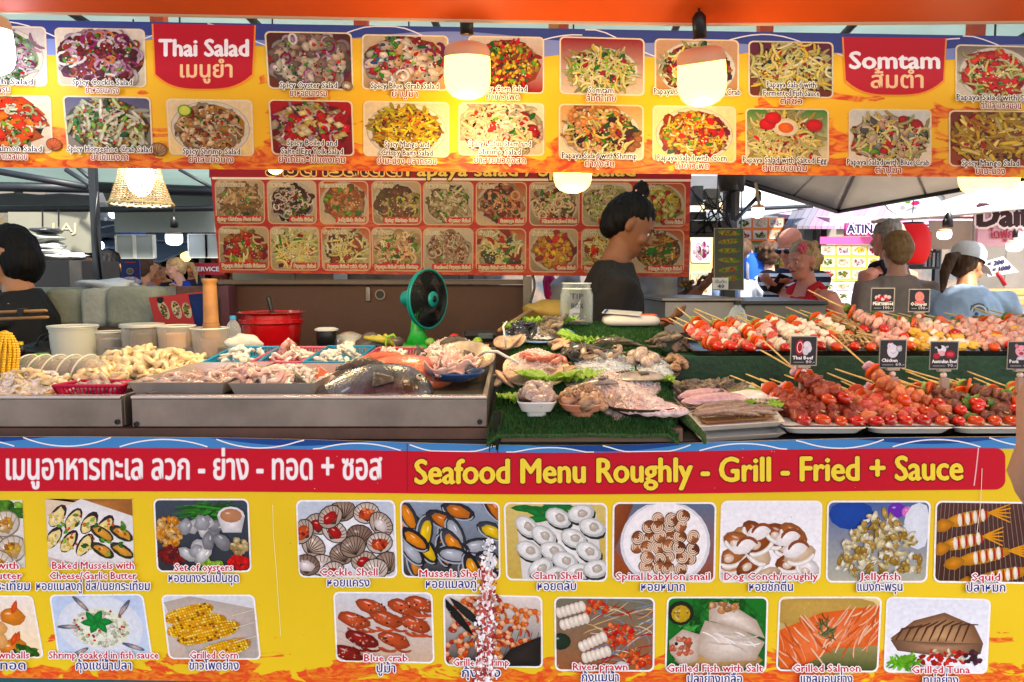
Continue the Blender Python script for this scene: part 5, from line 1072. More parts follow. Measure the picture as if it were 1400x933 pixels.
# ================================================================ food and goods
random.seed(21)
def proto(name, mb, m, smooth=True, vc=False, sharp=None):
    me = mb.mesh(name, V((0, 0, 0)), smooth, vc)
    for x in (m if isinstance(m, (list, tuple)) else [m]): me.materials.append(x)
    if sharp: me.set_sharp_from_angle(angle=R(sharp))
    return me
WET = dict(spec=.7, coat=.5)
# ---- piece meshes
def m_food(n, h, h2=None, nz=(60, .25), bump=(90, .7), rough=.42, **k): return mat(n, h, rough=rough, nz=nz, bump=bump, hex2=h2, sss=.08, obj_var=.22, spec=.5, coat=.5 if rough < .3 else .12, **k)
tomM = [proto('tomato', MB().ell((0, 0, 0), (.0145, .0195, .0135), 14, 9, ns=.02, seed=i), m_food('tomato_%d' % i, c, nz=(40, .15), bump=None, rough=.18)) for i, c in enumerate(('c8240c', 'd8480c', 'b81408'))]
carM = proto('carrot_slice', MB().lathe([(.001, -.003), (.02, -.003), (.0215, 0), (.02, .003), (.001, .003)], n=16, rot=Euler((R(90), 0, 0)).to_matrix()), m_food('carrot', 'e0560c', nz=(90, .15), bump=None), sharp=40)
def chunk(s, sx=1, sy=1, sz=1):
    b = MB().ell((0, 0, 0), 1, 12, 8); q = V((s * 3.1, s, -s))
    for i, p in enumerate(b.v):      # a cut cube with soft, uneven faces
        k = 1 / max(abs(p.x), abs(p.y), abs(p.z)); p = p * (1 + (k - 1) * .6) * (1 + .45 * noise.noise(p * 1.3 + q) + .2 * noise.noise(p * 3.7 + q)); b.v[i] = V((p.x * .0165 * sx, p.y * .0125 * sy, p.z * .0145 * sz))
    return b
beefM = [proto('beef_chunk', chunk(i), m_food('beef', '7a1c10', 'a84c30', nz=(45, .6))) for i in range(4)]
beef2M = [proto('beef_chunk', chunk(i + 9), m_food('dark_beef', '5a2c1c', '8a5438', nz=(70, .55))) for i in range(3)]
chkM = [proto('chicken_chunk', chunk(i + 20), m_food('chicken', 'c85c2c', 'e0905c', nz=(45, .55))) for i in range(4)]
redM = [proto('ham_chunk', chunk(i + 30, 1, .9, .9), m_food('ham_red', 'c83028', 'e07860', nz=(50, .5))) for i in range(3)]
porkM = [proto('pork_slice', chunk(i + 40, 1.1, .8, 1), m_food('pork', 'd89088', 'f0c8b8', nz=(45, .6))) for i in range(3)]
squidM = [proto('squid_piece', chunk(i + 50, 1.15, 1, .8), m_food('squid_flesh', 'e4cdb4', 'f0e4d8', nz=(40, .5), bump=(60, .3))) for i in range(3)]
yelM = [proto('pineapple_chunk', chunk(i + 60, 1, .8, .8), m_food('pineapple', 'e0a020', 'e8c050')) for i in range(2)]
cucM = proto('cucumber_slice', MB().lathe([(.001, -.004), (.015, -.004), (.0165, 0), (.015, .004), (.001, .004)], n=14, rot=Euler((R(90), 0, 0)).to_matrix()), m_food('cucumber', '6a9a2c', 'b8cc70', nz=(60, .5)), sharp=40)
onM = proto('onion_piece', chunk(70, .85, .6, .9), m_food('onion', 'b87898', 'e0c8cc', nz=(60, .6)))
pepM = proto('pepper_piece', chunk(75, 1, .5, .9), m_food('green_pepper', '3c6a18', '6a8a30'))
enoM = MB()
for k in range(16): enoM.tube([(rnd(-.016, .016), -.03, rnd(-.008, .012)), (rnd(-.018, .018), .03, rnd(-.006, .014))], .0028, 5, rnd=True)
enoM = proto('mushroom_bundle', enoM, m_food('enoki', 'd8c090', 'b89060', nz=(60, .4)))
m_bam = mat('bamboo', 'd8b878', rough=.6, nz=(40, .2))
stM = proto('stick', MB().tube([(0, -.035, 0), (0, .25, 0), (0, .262, 0)], [.0021, .0024, .0018], 6), m_bam)
KIND = {'beef': (lambda: random.choice(tomM), lambda: random.choice(beefM), 4, [carM, onM], 'beef and tomato skewer'),
        'chicken': (lambda: random.choice(tomM), lambda: random.choice(chkM + chkM + redM), 4, [carM, onM], 'chicken skewer'),
        'aus': (lambda: random.choice(tomM[:2]), lambda: random.choice(beef2M + [pepM]), 4, [carM, cucM], 'dark beef skewer with green pepper'),
        'ham': (lambda: random.choice(tomM[:1]), lambda: random.choice([carM, redM[0], porkM[0], squidM[0]]), 3, [carM, cucM], 'sausage and carrot skewer'),
        'squid': (lambda: random.choice(tomM), lambda: random.choice(squidM), 4, [carM, pepM], 'white squid skewer'),
        'enoki': (lambda: random.choice(tomM), lambda: enoM, 2, [carM, pepM], 'mushroom skewer'),
        'bacon': (lambda: random.choice(yelM + tomM), lambda: random.choice(porkM), 4, [carM, pepM], 'pork skewer'),
        'corn': (lambda: random.choice(yelM), lambda: random.choice(squidM + yelM), 4, [carM, pepM], 'squid and pineapple skewer')}
def skewer(kind, pos, yaw, pitch, label, group, roll=0, front=True):
    tip, body, n, tail, _ = KIND[kind]; t = thing('skewer', pos, label, 'skewer', group); t.rotation_euler = (R(pitch), R(roll), R(yaw))
    place('stick', stM, xform((0, 0, 0)), t)
    y = -.012; place('tomato' if tip() in tomM else 'fruit', tip() if front or random.random() < .3 else body(), xform((rnd(-.003, .003), y, 0), rz=rnd(-.9, .9), rx=rnd(-.3, .3)), t).name = 'tomato' if kind not in ('corn', 'bacon') else 'fruit'
    y += .027
    for k in range(n):
        me = body(); dy = .052 if me is enoM else (.012 if me in (carM, cucM) else .0215)
        o = place(me.name.split('.')[0], me, xform((rnd(-.004, .004), y + (dy - .0215) / 2, rnd(-.002, .003)), rz=rnd(-.35, .35), ry=rnd(0, 6), rx=rnd(-.3, .3) if me is not enoM else 0, s=rnd(.88, 1.12)), t); y += dy
    for me in tail:
        o = place(me.name.split('.')[0], me, xform((0, y, rnd(0, .004)), rz=rnd(-.5, .5), rx=rnd(-.35, .35), ry=rnd(0, 6), s=rnd(.9, 1.15)), t); y += .015
    return t
ORD = ['first', 'second', 'third', 'fourth', 'fifth', 'sixth', 'seventh', 'eighth', 'ninth', 'tenth', '11th', '12th', '13th', '14th', '15th', '16th', '17th', '18th', '19th', '20th', '21st']
SH = dict(beef='red beef', chicken='orange chicken', aus='dark beef', ham='sausage and carrot', squid='white squid', enoki='brown mushroom', bacon='pale pork', corn='yellow tipped')
def row(px0, px1, py, D, kinds, n, yaw, pitch, dz=0, dy=0, rn='front'):
    for i in range(n):
        px = px0 + (px1 - px0) * (i + .5) / n + rnd(-3, 3); kind = kinds(px); p = P(px, py, D) + V((0, dy + rnd(-.006, .006), dz + rnd(-.003, .004)))
        skewer(kind, p, yaw + rnd(-9, 9), pitch + rnd(-3, 3), '%s skewer, %s from the left in the %s row of the %s trays' % (SH[kind], ORD[i], rn, 'upper' if py < 500 else 'lower'), SH[kind] + ' skewers', front=rn == 'front')
kb = lambda x: 'beef' if x < 1190 + rnd(-18, 10) else ('chicken' if x < 1300 + rnd(-12, 12) else 'aus')
row(1086, 1460, 574, 1.70, kb, 16, 8, 4)
row(1080, 1455, 571, 1.715, kb, 15, 11, 6, dz=.014, dy=.03, rn='middle')
row(1084, 1470, 566, 1.74, kb, 13, 15, 8, dz=.016, dy=.045, rn='back')
for px, py, yw, pt, kd, wh in ((1128, 545, 20, 27, 'beef', 'steepest, under the Thai Beef card'), (1148, 543, 30, 20, 'beef', 'right of the Thai Beef card'), (1232, 545, 22, 31, 'chicken', 'steepest, rising toward the Chicken card'), (1330, 552, 40, 10, 'aus', 'right of the Australian Beef card'), (1385, 550, 42, 12, 'aus', 'under the Pork card'), (1275, 552, 35, 12, 'chicken', 'below the Australian Beef card')):
    skewer(kd, P(px, py, 1.76) + V((0, 0, .004)), yw, pt, SH[kd] + ' skewer on top of the heap, ' + wh, SH[kd] + ' skewers')
ku = lambda x: 'ham' if x < 1062 else 'squid' if x < 1150 else 'enoki' if x < 1192 else 'bacon' if x < 1240 else 'corn' if x < 1330 else 'bacon'
row(966, 1460, 473, 2.09, ku, 21, 6, 4)
row(950, 1450, 466, 2.14, ku, 20, 10, 9, dz=.01, dy=.03, rn='middle')
row(948, 1470, 455, 2.2, ku, 17, 14, 10, dz=.008, dy=.03, rn='back')
for px, py, yw, pt, kd, wh in ((1205, 447, 38, 24, 'bacon', 'under the Meat seafood card'), (1245, 452, 44, 18, 'bacon', 'under the Octopus card'), (1300, 455, 60, 10, 'bacon', 'right of the Octopus card')):
    skewer(kd, P(px, py, 2.18), yw, pt, SH[kd] + ' skewer on top of the upper tray, ' + wh, SH[kd] + ' skewers')
# ---- trays and risers at the right
def flat_tray(name, label, c4, h, rim, m, th=.004, cat='tray', group=None, slope_in=.012):
    """c4: front-left, front-right, back-right, back-left of the rim (world)"""
    c4 = [V(c) for c in c4]; ctr_ = sum(c4, V((0, 0, 0))) / 4; t = thing(name, V((ctr_.x, ctr_.y, ctr_.z - h)), label, cat, group)
    inn = [c + (ctr_ - c).normalized() * slope_in * 1.4 - V((0, 0, h)) for c in c4]; b = MB()
    for k in range(4):
        a, b1 = c4[k], c4[(k + 1) % 4]; d, c = inn[k], inn[(k + 1) % 4]; b.poly([a, b1, c, d]); o = V((0, 0, -th))
        ao, bo = a + (a - ctr_).normalized() * th, b1 + (b1 - ctr_).normalized() * th; b.poly([bo + V((0, 0, 0)), ao, d + o, c + o])
        ra, rb = a + (a - ctr_).normalized() * rim, b1 + (b1 - ctr_).normalized() * rim; b.poly([a, ra, rb, b1][::-1]); b.poly([ra, rb, bo, ao])
    b.poly(inn[::-1]); b.poly([p + V((0, 0, -th)) for p in inn]); build(b, 'tray_body', m, t, base=None); return t
m_bt = mat('black_tray', '0e0d0d', rough=.25, nz=(10, .2), spec=.6)
def trk(label, x0, x1, yf, Df, yb, Db, h=.02): flat_tray('food_tray', label, [P(x0, yf, Df), P(x1, yf, Df), P(700 + (x1 - 700) * Df / Db, yb, Db), P(700 + (x0 - 700) * Df / Db, yb, Db)], h, .004, m_bt)
trk('black tray at the lower left of the skewer display, full of beef skewers', 1072, 1189, 582, 1.66, 552, 1.93); trk('middle black tray of chicken skewers in the lower row', 1193, 1311, 582, 1.66, 552, 1.93); trk('black tray at the right end of the lower skewer row', 1315, 1450, 582, 1.66, 552, 1.93)
trk('long black tray of mixed skewers on the upper green tier', 950, 1480, 480, 2.055, 455, 2.42)
gr = thing('green_riser', V((.9, 2.3, 1.03)), 'dark green turf covered upper tier carrying the top row of skewers', 'display stand')
a0, a1 = P(925, 556, 2.04), P(1490, 556, 2.04); zt = zat(487, 2.05)
b = MB(); b.bx(a0.x, a1.x, 2.05, 2.075, 1.03, zt); build(b, 'front_panel', m_green, gr, bevel=.003)
b = MB(); b.bx(a0.x, a1.x, 2.08, 2.6, zt - .03, zt - .004); build(b, 'shelf', m_green, gr)
b = MB(); b.bx(a0.x, a0.x + .02, 2.08, 2.58, 1.03, zt - .032); build(b, 'side_panel', m_green, gr)
for x0, x1, nm in ((1075, 1187, 'left'), (1190, 1306, 'middle'), (1309, 1440, 'right')):
    s_ = thing('white_tray', P((x0 + x1) / 2, 596, 1.66), 'white foam tray under the %s black skewer tray' % nm, 'tray'); a, c = P(x0, 594, 1.64), P(x1, 586, 1.64)
    b = MB(); b.loft([(V(((a.x + c.x) / 2, 1.73, a.z)), (c.x - a.x) / 2 - .012, .08), (V(((a.x + c.x) / 2, 1.73, c.z - .002)), (c.x - a.x) / 2, .09), (V(((a.x + c.x) / 2, 1.73, c.z)), (c.x - a.x) / 2 + .004, .094)], 28, sup=8); build(b, 'tray_body', mat('foam_white', 'd4d8dc', rough=.5), s_, smooth=True, autosm=35)
# ---- price cards
def card(px, py, D, w_, h_, l1, price, pic, stand=34):
    t = thing('price_card', P(px, py + h_ / 2 + stand, D), 'black %s price card in a clear stand' % l1, 'price card'); F_ = Face(D); x0, x1, y0, y1 = px - w_ / 2, px + w_ / 2, py - h_ / 2, py + h_ / 2
    b = MB(); pbox(b, x0 - 1.4, y0 - 1.4, x1 + 1.4, y1 + 1.4, D + .002, .002); build(b, 'holder', mat('holder', 'b0a898', rough=.2, spec=.7), t)
    b = MB(); pbox(b, x0, y0, x1, y1, D, .0015); cf = build(b, 'card', mat('card_black', '14121a', rough=.35), t)
    b = MB(); text(b, F_, l1, x0 + 2, x0 + 2 + min(w_ - 4, len(l1) * 3.1), y1 - 7.5, 4.6, WHITE, lift=.001, bold=.03, res=1); text(b, F_, price, x1 - 15, x1 - 3, y1 - 2.2, 4.2, hx('#c8c8cc'), lift=.001, bold=.02, res=1)
    line(b, F_, [(x0 + 3, y1 - 3.5), (x1 - 18, y1 - 3.5)], 1.2, hx('#8a8a90'), .001); build(b, 'lettering', M_PRINT, cf, vc=True)
    a = Art(F_, ((x0 + 3, y0 + 2), (x1 - 3, y0 + 2), (x1 - 3, y0 + h_ * .68), (x0 + 3, y0 + h_ * .68)), lift=.001, border=None, A=1.3, rad=.02); pic(a); build(a.mb, 'picture', M_PRINT, cf, vc=True)
    b = MB(); zc = P(px, y1, D); b.bx(zc.x - .016, zc.x + .016, D - .004, D + .008, zc.z - .008, zc.z - .001); build(b, 'clip', mat('clip_plastic', 'a89c88', rough=.3), t, bevel=.001)
    b = MB(); b.ell(zc + V((0, .002, -.017)), .008, 12, 8); build(b, 'ball_joint', mat('joint', 'e0c8b8', rough=.2), t, smooth=True)
    b = MB(); q = P(px, py + h_ / 2 + stand, D); b.bx(q.x - .011, q.x + .011, D - .004, D + .01, q.z, zc.z - .024); build(b, 'stand', mat('stand_clear', 'b89c88', rough=.15, alpha=.75), t, bevel=.002)
def p_beef(a): a.ell(.4, .5, .27, .45, .1, '#c01828', dark=.8); a.ell(.4, .5, .18, .32, .1, '#f4e8e8', dark=.9); a.ell(.4, .5, .14, .27, .1, '#c01828'); a.ell(.85, .4, .25, .25, 0, '#e8e8f0', dark=.8); a.ell(.75, .72, .2, .25, 0, '#dcdce8', dark=.8); a.ell(1.0, .62, .12, .2, .4, '#e8e8f0', dark=.8)
def p_chk(a): a.ell(.62, .55, .34, .4, 0, '#e8eaf2', dark=.85, n=16); a.ell(.5, .25, .2, .22, 0, '#e8eaf2', dark=.85); a.leaf(1.0, .4, .45, .2, -.9, '#dcdfe8'); a.ell(.48, .03, .1, .07, 0, '#c82030'); a.ell(.42, .25, .03, .03, 0, '#202030'); a.rib([(.5, .6), (.65, .7), (.8, .6)], .02, '#9a9aac')
def p_cow(a): a.ell(.5, .35, .25, .25, 0, '#eceaf0', dark=.9); a.ell(.5, .6, .24, .16, 0, '#e8b0b8', dark=.9); a.ell(.38, .22, .12, .12, 0, '#202028'); a.ell(.2, .25, .1, .07, .4, '#d0ccd4'); a.ell(.8, .2, .1, .07, -.4, '#d0ccd4'); a.ell(.95, .65, .3, .24, 0, '#b81828', dark=.7); a.ell(.97, .64, .2, .13, 0, '#d84858', dark=.8); a.ell(.2, .75, .2, .18, 0, '#c02838', dark=.8)
def p_pig(a): a.ell(.65, .45, .36, .36, 0, '#f0a8b4', dark=.85, n=16); a.ell(.65, .6, .14, .1, 0, '#c83a58'); a.ell(.38, .15, .12, .15, -.5, '#e88898'); a.ell(.92, .15, .12, .15, .5, '#e88898'); a.ell(.52, .4, .03, .04, 0, '#301820'); a.ell(.78, .4, .03, .04, 0, '#301820'); a.ell(.65, .95, .3, .2, 0, '#e8e0e8')
def p_oct(a): a.ell(.65, .42, .38, .4, 0, '#f09088', dark=.8, n=16); [a.ell(.35 + .2 * k, .85, .11, .12, 0, '#e87a78') for k in range(4)]; a.ell(.52, .45, .03, .04, 0, '#301820'); a.ell(.78, .45, .03, .04, 0, '#301820')
def p_meat(a):
    for k in range(9): a.ell(.2 + .11 * k, .55 + .12 * math.sin(k * 2), .14, .16, k, '#c81c2c' if k % 2 else '#f0d0d0', dark=.6)
    a.rib([(.05, .85), (.65, .95), (1.25, .85)], .05, '#d8d8dc')
card(1099, 480, 1.83, 35, 38, 'Thai Beef', '80.-', p_beef); card(1221, 484, 1.83, 36, 37, 'Chicken', '60.-', p_chk); card(1291, 486, 1.83, 38, 36, 'Australian Beef', '90.-', p_cow); card(1396, 486, 1.83, 36, 36, 'Pork', '60.-', p_pig)
card(1207, 410, 2.27, 31, 30, 'Meat seafood', '100.-', p_meat, 20); card(1257, 411, 2.27, 28, 29, 'Octopus', '100.-', p_oct, 20)
# ---- artificial turf
tp = [(1.585, zat(592, 1.585)), (1.62, zat(574, 1.62)), (1.8, zat(541, 1.8)), (2.05, zat(503, 2.05)), (2.3, zat(472, 2.3)), (2.55, zat(443, 2.55)), (2.7, zat(441, 2.7) + .0)]
def tz(y):
    for (a, za), (c, zc) in zip(tp, tp[1:]):
        if y <= c: return za + (zc - za) * max(0, (y - a) / (c - a))
    return tp[-1][1]
def T(px, py, lift=0.0):
    """point of the turf surface seen at a photo position"""
    lo, hi = 1.585, 2.7
    for _ in range(40):
        m_ = (lo + hi) / 2
        if P(px, py, m_).z > tz(m_): lo = m_
        else: hi = m_
    p = P(px, py, lo); return p + V((0, 0, lift))
def tl(y): return -.055 + (y - 1.6) * .065          # left and right edges of the sheet
def trr(y): return .37 + (y - 1.6) * .17
turf = thing('turf_mat', V((.15, 1.6, tp[0][1])), 'green artificial turf draped over the sloping middle display', 'turf mat')
def tf(u, v): y = 1.582 + 1.05 * v; x = tl(y) + (trr(y) - tl(y)) * u; e = min(u, 1 - u, ); return V((x, y, tz(y) - (.02 * max(0, .06 - e) / .06) - (.004 if v < .01 else 0) + .003 * noise.noise(V((x * 9, y * 9, 0)))))
b = MB(); b.sheet(tf, 40, 60, .006); build(b, 'backing', mat('turf_base', '1c4a18', rough=.9, nz=(60, .4)), turf, smooth=True)
b = MB(); random.seed(2)
for k in range(42000):
    u, v = random.random(), random.random() ** 1.25; p = tf(u, v); a = rnd(0, 6.28); w_ = .0011; L_ = rnd(.006, .013) * (1.2 if v < .03 else 1); d = V((rnd(-.5, .5), rnd(-.7, .3), 1)).normalized() * L_; s_ = V((math.cos(a), math.sin(a), 0)) * w_
    c = random.choice(((.02, .095, .014, 1), (.03, .12, .02, 1), (.012, .06, .01, 1), (.06, .16, .035, 1))); i = [b.av(p - s_, c), b.av(p + s_, c), b.av(p + d, c)]; b.af(*i)
for k in range(700):   # fringe hanging over the front edge
    u = random.random(); p = tf(u, 0) + V((0, -.002, rnd(-.002, .004))); c = random.choice(((.03, .12, .02, 1), (.02, .08, .015, 1))); a = V((.0015, 0, 0)); i = [b.av(p - a, c), b.av(p + a, c), b.av(p + V((rnd(-.005, .005), rnd(-.004, 0), -rnd(.002, .008))), c)]; b.af(*i)
build(b, 'grass_blades', mat('turf_blades', vcol=True, rough=.6, transl=.2), turf, vc=True, kind='stuff')
rp_ = [T(925, 560), P(945, 580, 1.6), P(962, 597, 1.585), P(964, 607, 1.585)]
b = MB(); b.tube(rp_, [.014, .013, .008, .004], 8, flat=.6); build(b, 'frayed_corner', mat('turf_base2', '3a5a24', rough=.9, nz=(80, .5), bump=(200, 1)), turf, smooth=True)
# green cloth strands hanging at the left front corner
b = MB()
for k in range(16): x = 680 + rnd(-8, 5); b.tube([P(x, 585 + rnd(-25, 0), 1.6), P(x + rnd(-3, 2), 598, 1.595), P(x - rnd(0, 5), rnd(604, 620), 1.6)], [.004, .003, .001], 5)
build(b, 'frayed_fringe', mat('fray', '14200f', rough=.9, nz=(80, .5)), turf, smooth=True, kind='stuff')
# ---- shellfish and fish piece meshes
m_clam = mat('clam_shell', '4e4036', vcol=True, rough=.3, nz=(60, .5), hex2='a08c7e', obj_var=.3, spec=.6)
def ridged(mb, rx, ry, rz, n=18, m=10, ribs=0, depth=.05, rings=0):
    mb.ell((0, 0, 0), 1, n, m)
    for i, p in enumerate(mb.v):
        a = math.atan2(p.y, p.x); k = 1 + (depth * math.sin(a * ribs) if ribs else 0) * (1 - abs(p.z)); q = 1 + (.04 * math.sin(math.hypot(p.x, p.y + .5) * rings) if rings else 0)
        mb.v[i] = V((p.x * rx * k * (1 - .18 * p.y), p.y * ry * k, p.z * rz * q * (1 - .4 * max(0, -p.y))))
    return mb
def vc(mb, f):
    mb.c = [lin(f(p)) for p in mb.v]; return mb
BD = lambda a, c, q: (lambda p: a if math.sin(math.hypot(p.x, p.y + .02) * q) > 0 else c)
clamM = proto('clam', vc(ridged(MB(), .019, .016, .0125, 22, 16, rings=26), BD('c4b8ac', '8c7c70', 1300)), m_clam, vc=True)
cockM = proto('cockle', vc(ridged(MB(), .016, .014, .012, 30, 10, ribs=15, depth=.06), lambda p: 'b09880' if math.sin(15 * math.atan2(p.y, p.x)) > 0 else '4a3024'), mat('cockle_shell', '4a3226', vcol=True, rough=.45, nz=(70, .5), hex2='a07c64', obj_var=.35), vc=True)
sm = MB(); pts = []; rr = []
for k in range(26): t_ = k / 25; a = t_ * 13; r_ = .012 * (1 - t_) ** .8 + .0005; pts.append((r_ * math.cos(a), r_ * math.sin(a), .018 * t_)); rr.append(.0085 * (1 - t_) + .001)
sm.tube(pts, rr, 8, rnd=True); snailM = proto('sea_snail', vc(sm, lambda p: 'c8a884' if (int(p.z * 700) + int(math.atan2(p.y, p.x) * 3)) % 3 == 0 else '4a2a18'), mat('snail_shell', '5a3620', vcol=True, rough=.35, nz=(110, .5), hex2='b8906c', obj_var=.3), vc=True)
oysM = [proto('oyster', MB().ell((0, 0, 0), (.034, .026, .012), 16, 10, ns=.28, seed=i * 3), mat('oyster_shell', '3e342a', rough=.5, nz=(50, .6), hex2='9a8a74', bump=(90, 1.0), obj_var=.3)) for i in range(4)]
musM = proto('mussel', ridged(MB(), .014, .03, .010, 16, 10, rings=12), mat('mussel_shell', '14141a', rough=.2, nz=(60, .4), hex2='3a3840', spec=.7))
scalM = proto('scallop', ridged(MB(), .03, .028, .007, 40, 8, ribs=18, depth=.035), mat('scallop_shell', '9a7456', rough=.5, nz=(60, .4), hex2='d0b498', obj_var=.2))
def prawn_mb(s=1):
    m_ = MB(); pts, rr = [], []
    for k in range(14): a = -.5 + k * .2; pts.append((.028 * math.cos(a), .028 * math.sin(a), 0)); rr.append((.0062, .0078, .0082, .008, .0078, .0074, .007, .0066, .006, .0055, .005, .0042, .003, .0018)[k] * (1 + .12 * (k % 2)))
    m_.tube(pts, rr, 9, rnd=True)
    for k in range(5): a = .1 + k * .35; m_.tube([(.024 * math.cos(a), .024 * math.sin(a), 0), (.012 * math.cos(a + .1), .012 * math.sin(a + .1), -.003)], [.0014, .0006], 4)
    m_.tube([(.026, -.015, .002), (.034, -.04, .006), (.02, -.065, .004)], [.0008, .0006, .0003], 4); m_.tube([(.024, -.014, .002), (.02, -.035, .009), (.0, -.055, .006)], [.0008, .0006, .0003], 4)
    for q in (-.5, 0, .5): a = -.5 + 13 * .2; m_.tube([(.028 * math.cos(a), .028 * math.sin(a), 0), (.028 * math.cos(a) - .01, .028 * math.sin(a) - .006 + q * .01, q * .004)], [.003, .001], 5, flat=.4)
    return m_
m_pr = mat('raw_prawn', 'c89c84', rough=.3, nz=(80, .5), hex2='e8d4c4', obj_var=.25, **WET); m_pg = mat('grey_prawn', '7a6250', rough=.3, nz=(80, .5), hex2='a89078', obj_var=.25, **WET)
m_rd = mat('red_prawn', 'a8402c', rough=.3, nz=(80, .5), hex2='d88468', obj_var=.2, **WET)
prM, pgM, prR = proto('prawn', prawn_mb(), m_pr), proto('prawn', prawn_mb(), m_pg), proto('prawn', prawn_mb(), m_rd)
def curl(seed, w_=.012, th=.006):
    random.seed(seed); a0 = rnd(0, 6); m_ = MB(); pts = []
    for k in range(9): a = a0 + k * rnd(.35, .55); r_ = .016 + .003 * math.sin(k); pts.append((r_ * math.cos(a), r_ * math.sin(a), .002 * k + .004 * math.sin(k * 1.3)))
    return m_.tube(pts, [w_ * .35, w_ * .6, w_ * .65, w_ * .6, w_ * .65, w_ * .6, w_ * .6, w_ * .5, w_ * .25], 8, rnd=True, flat=.6)
m_sq = mat('squid_white', 'e0ccb4', rough=.3, nz=(50, .3), hex2='f0e6da', obj_var=.12, **WET); m_yl = mat('squid_roe', 'dcb878', rough=.35, nz=(50, .3), hex2='f0dcae', obj_var=.15, **WET); m_pk = mat('pink_flesh', 'd8a088', rough=.3, nz=(50, .45), hex2='efd4c4', obj_var=.15, **WET)
curW = [proto('squid_curl', curl(i), m_sq) for i in range(5)]; curY = [proto('roe_curl', curl(i + 7, .015), m_yl) for i in range(5)]; curP = [proto('flesh_strip', curl(i + 14, .014), m_pk) for i in range(5)]
ringM = MB(); ringM.tube([(.016 * math.cos(k * PI / 8), .016 * math.sin(k * PI / 8), 0) for k in range(17)], .0055, 8); ringM = proto('squid_ring', ringM, m_sq)
random.seed(31)
m_ice = mat('crushed_ice', 'c4ccd2', rough=.25, nz=(120, .25), bump=(160, .8), spec=.7, sss=.25)
icM = m_ice
def ice(name_label, c, rx, ry, h, n=260, parent=None, tilt=0.0, hexm=None, cat='crushed ice', base_h=True):
    """bumpy mound of crushed ice: a lumpy bed with loose chips on it"""
    b = MB(); c = V(c)
    def g(u, v):
        a = u * 2 * PI; r_ = v; w_ = 1 + .12 * noise.noise(V((math.cos(a) * 1.5, math.sin(a) * 1.5, c.x * 9))); x = rx * r_ * w_ * math.cos(a); y = ry * r_ * w_ * math.sin(a)
        return c + V((x, y, h * (1 - r_ ** 2) + .006 * noise.noise(V((x * 70, y * 70, c.x))) * (1 - r_ * .5) + tilt * y))
    b.sheet(g, 36, 14)
    for k in range(n):
        a = rnd(0, 1); v = math.sqrt(random.random()) * .98; p = g(a, v); b.ell(p + V((0, 0, .001)), (rnd(.002, .005), rnd(.002, .005), rnd(.0015, .004)), 5, 3, rot=Euler((rnd(0, 3), rnd(0, 3), rnd(0, 3))).to_matrix())
    m_ = hexm or m_ice
    return build(b, 'crushed_ice', m_, parent, smooth=False, kind='stuff', label=name_label, cat=None if parent else cat, base=None if parent else c)
def heap(name, meshes, c, rx, ry, h, n, label, cat, group, tilt=.0, s=(.85, 1.15), z0=.004, flat=1.0, rot=1.2, yaw=None, rect=False):
    c = V(c)
    for k in range(n):
        a = rnd(0, 2 * PI); q = math.sqrt((k + .5) / n)
        if rect: x, y = rx * rnd(-1, 1), ry * rnd(-1, 1); q = max(abs(x / rx), abs(y / ry))
        else: x, y = rx * q * math.cos(a), ry * q * math.sin(a)
        z = h * (1 - q ** 2.2) + z0 + tilt * y
        place(name, random.choice(meshes) if isinstance(meshes, list) else meshes, xform(c + V((x, y, z)), rz=rnd(0, 6.28) if yaw is None else yaw + rnd(-.3, .3), rx=rnd(-rot, rot) * .6, ry=rnd(-rot, rot) * .6, s=rnd(*s)), None, label, cat, group)
def leafy(label, c, r, n=9, hexc='7ab02c', parent=None, sx=1.0):
    m_ = mat('lettuce', '6aa020', rough=.45, nz=(30, .4), hex2='a8cc50', transl=.3, bump=(60, .5)); b = MB(); c = V(c)
    for k in range(n):
        a0 = k * 2 * PI / n + rnd(-.3, .3); L_ = r * rnd(.7, 1.1); tl_ = rnd(.2, .9); ph = rnd(0, 6)
        def g(u, v, a0=a0, L_=L_, tl_=tl_, ph=ph):
            w_ = (u - .5) * L_ * (.35 + v * 1.0); rad = L_ * v; ru = .12 * L_ * v * v * math.sin(u * 22 + ph) ; p = V((rad, w_, rad * tl_ * (1 - .5 * v) + ru + .1 * L_ * v * math.sin(ph + v * 7)))
            p.x += .08 * L_ * v * math.sin(u * 17 + ph * 2)
            return c + V((math.cos(a0) * p.x * sx - math.sin(a0) * p.y, math.sin(a0) * p.x + math.cos(a0) * p.y, p.z))
        b.sheet(g, 16, 6)
    return build(b, 'lettuce', m_, parent, smooth=True, label=label, cat='lettuce', group='lettuce garnishes on the turf')
def plate(name, label, c, rx, ry, m, h=.014, rim=None, sup=2.0, tilt=.0, cat='plate', foot=True):
    c = V(c); t = thing(name, c, label, cat); b = MB(); Mt = Matrix.Translation(c) @ Matrix.Rotation(tilt, 4, 'X') @ Matrix.Translation(-c)
    rg = [(.55, .0), (.62, .0), (.9, h * .7), (1.0, h), (1.0, h + .003), (.9, h * .7 + .004), (.62, .005), (.02, .005)]
    b.loft([(c + V((0, 0, z)), rx * k, ry * k) for k, z in rg], 36, cap=True, sup=sup); b.xf(Mt); build(b, 'dish', m, t, smooth=True, autosm=50)
    if rim:
        b = MB(); b.loft([(c + V((0, 0, z)), rx * k, ry * k) for k, z in ((.86, h * .6 + .0045), (.93, h * .85 + .0045), (1.003, h + .0036), (1.008, h + .001))], 36, cap=False, sup=sup); b.xf(Mt); build(b, 'rim', rim, t, smooth=True)
    return t
SL = math.atan(.17)
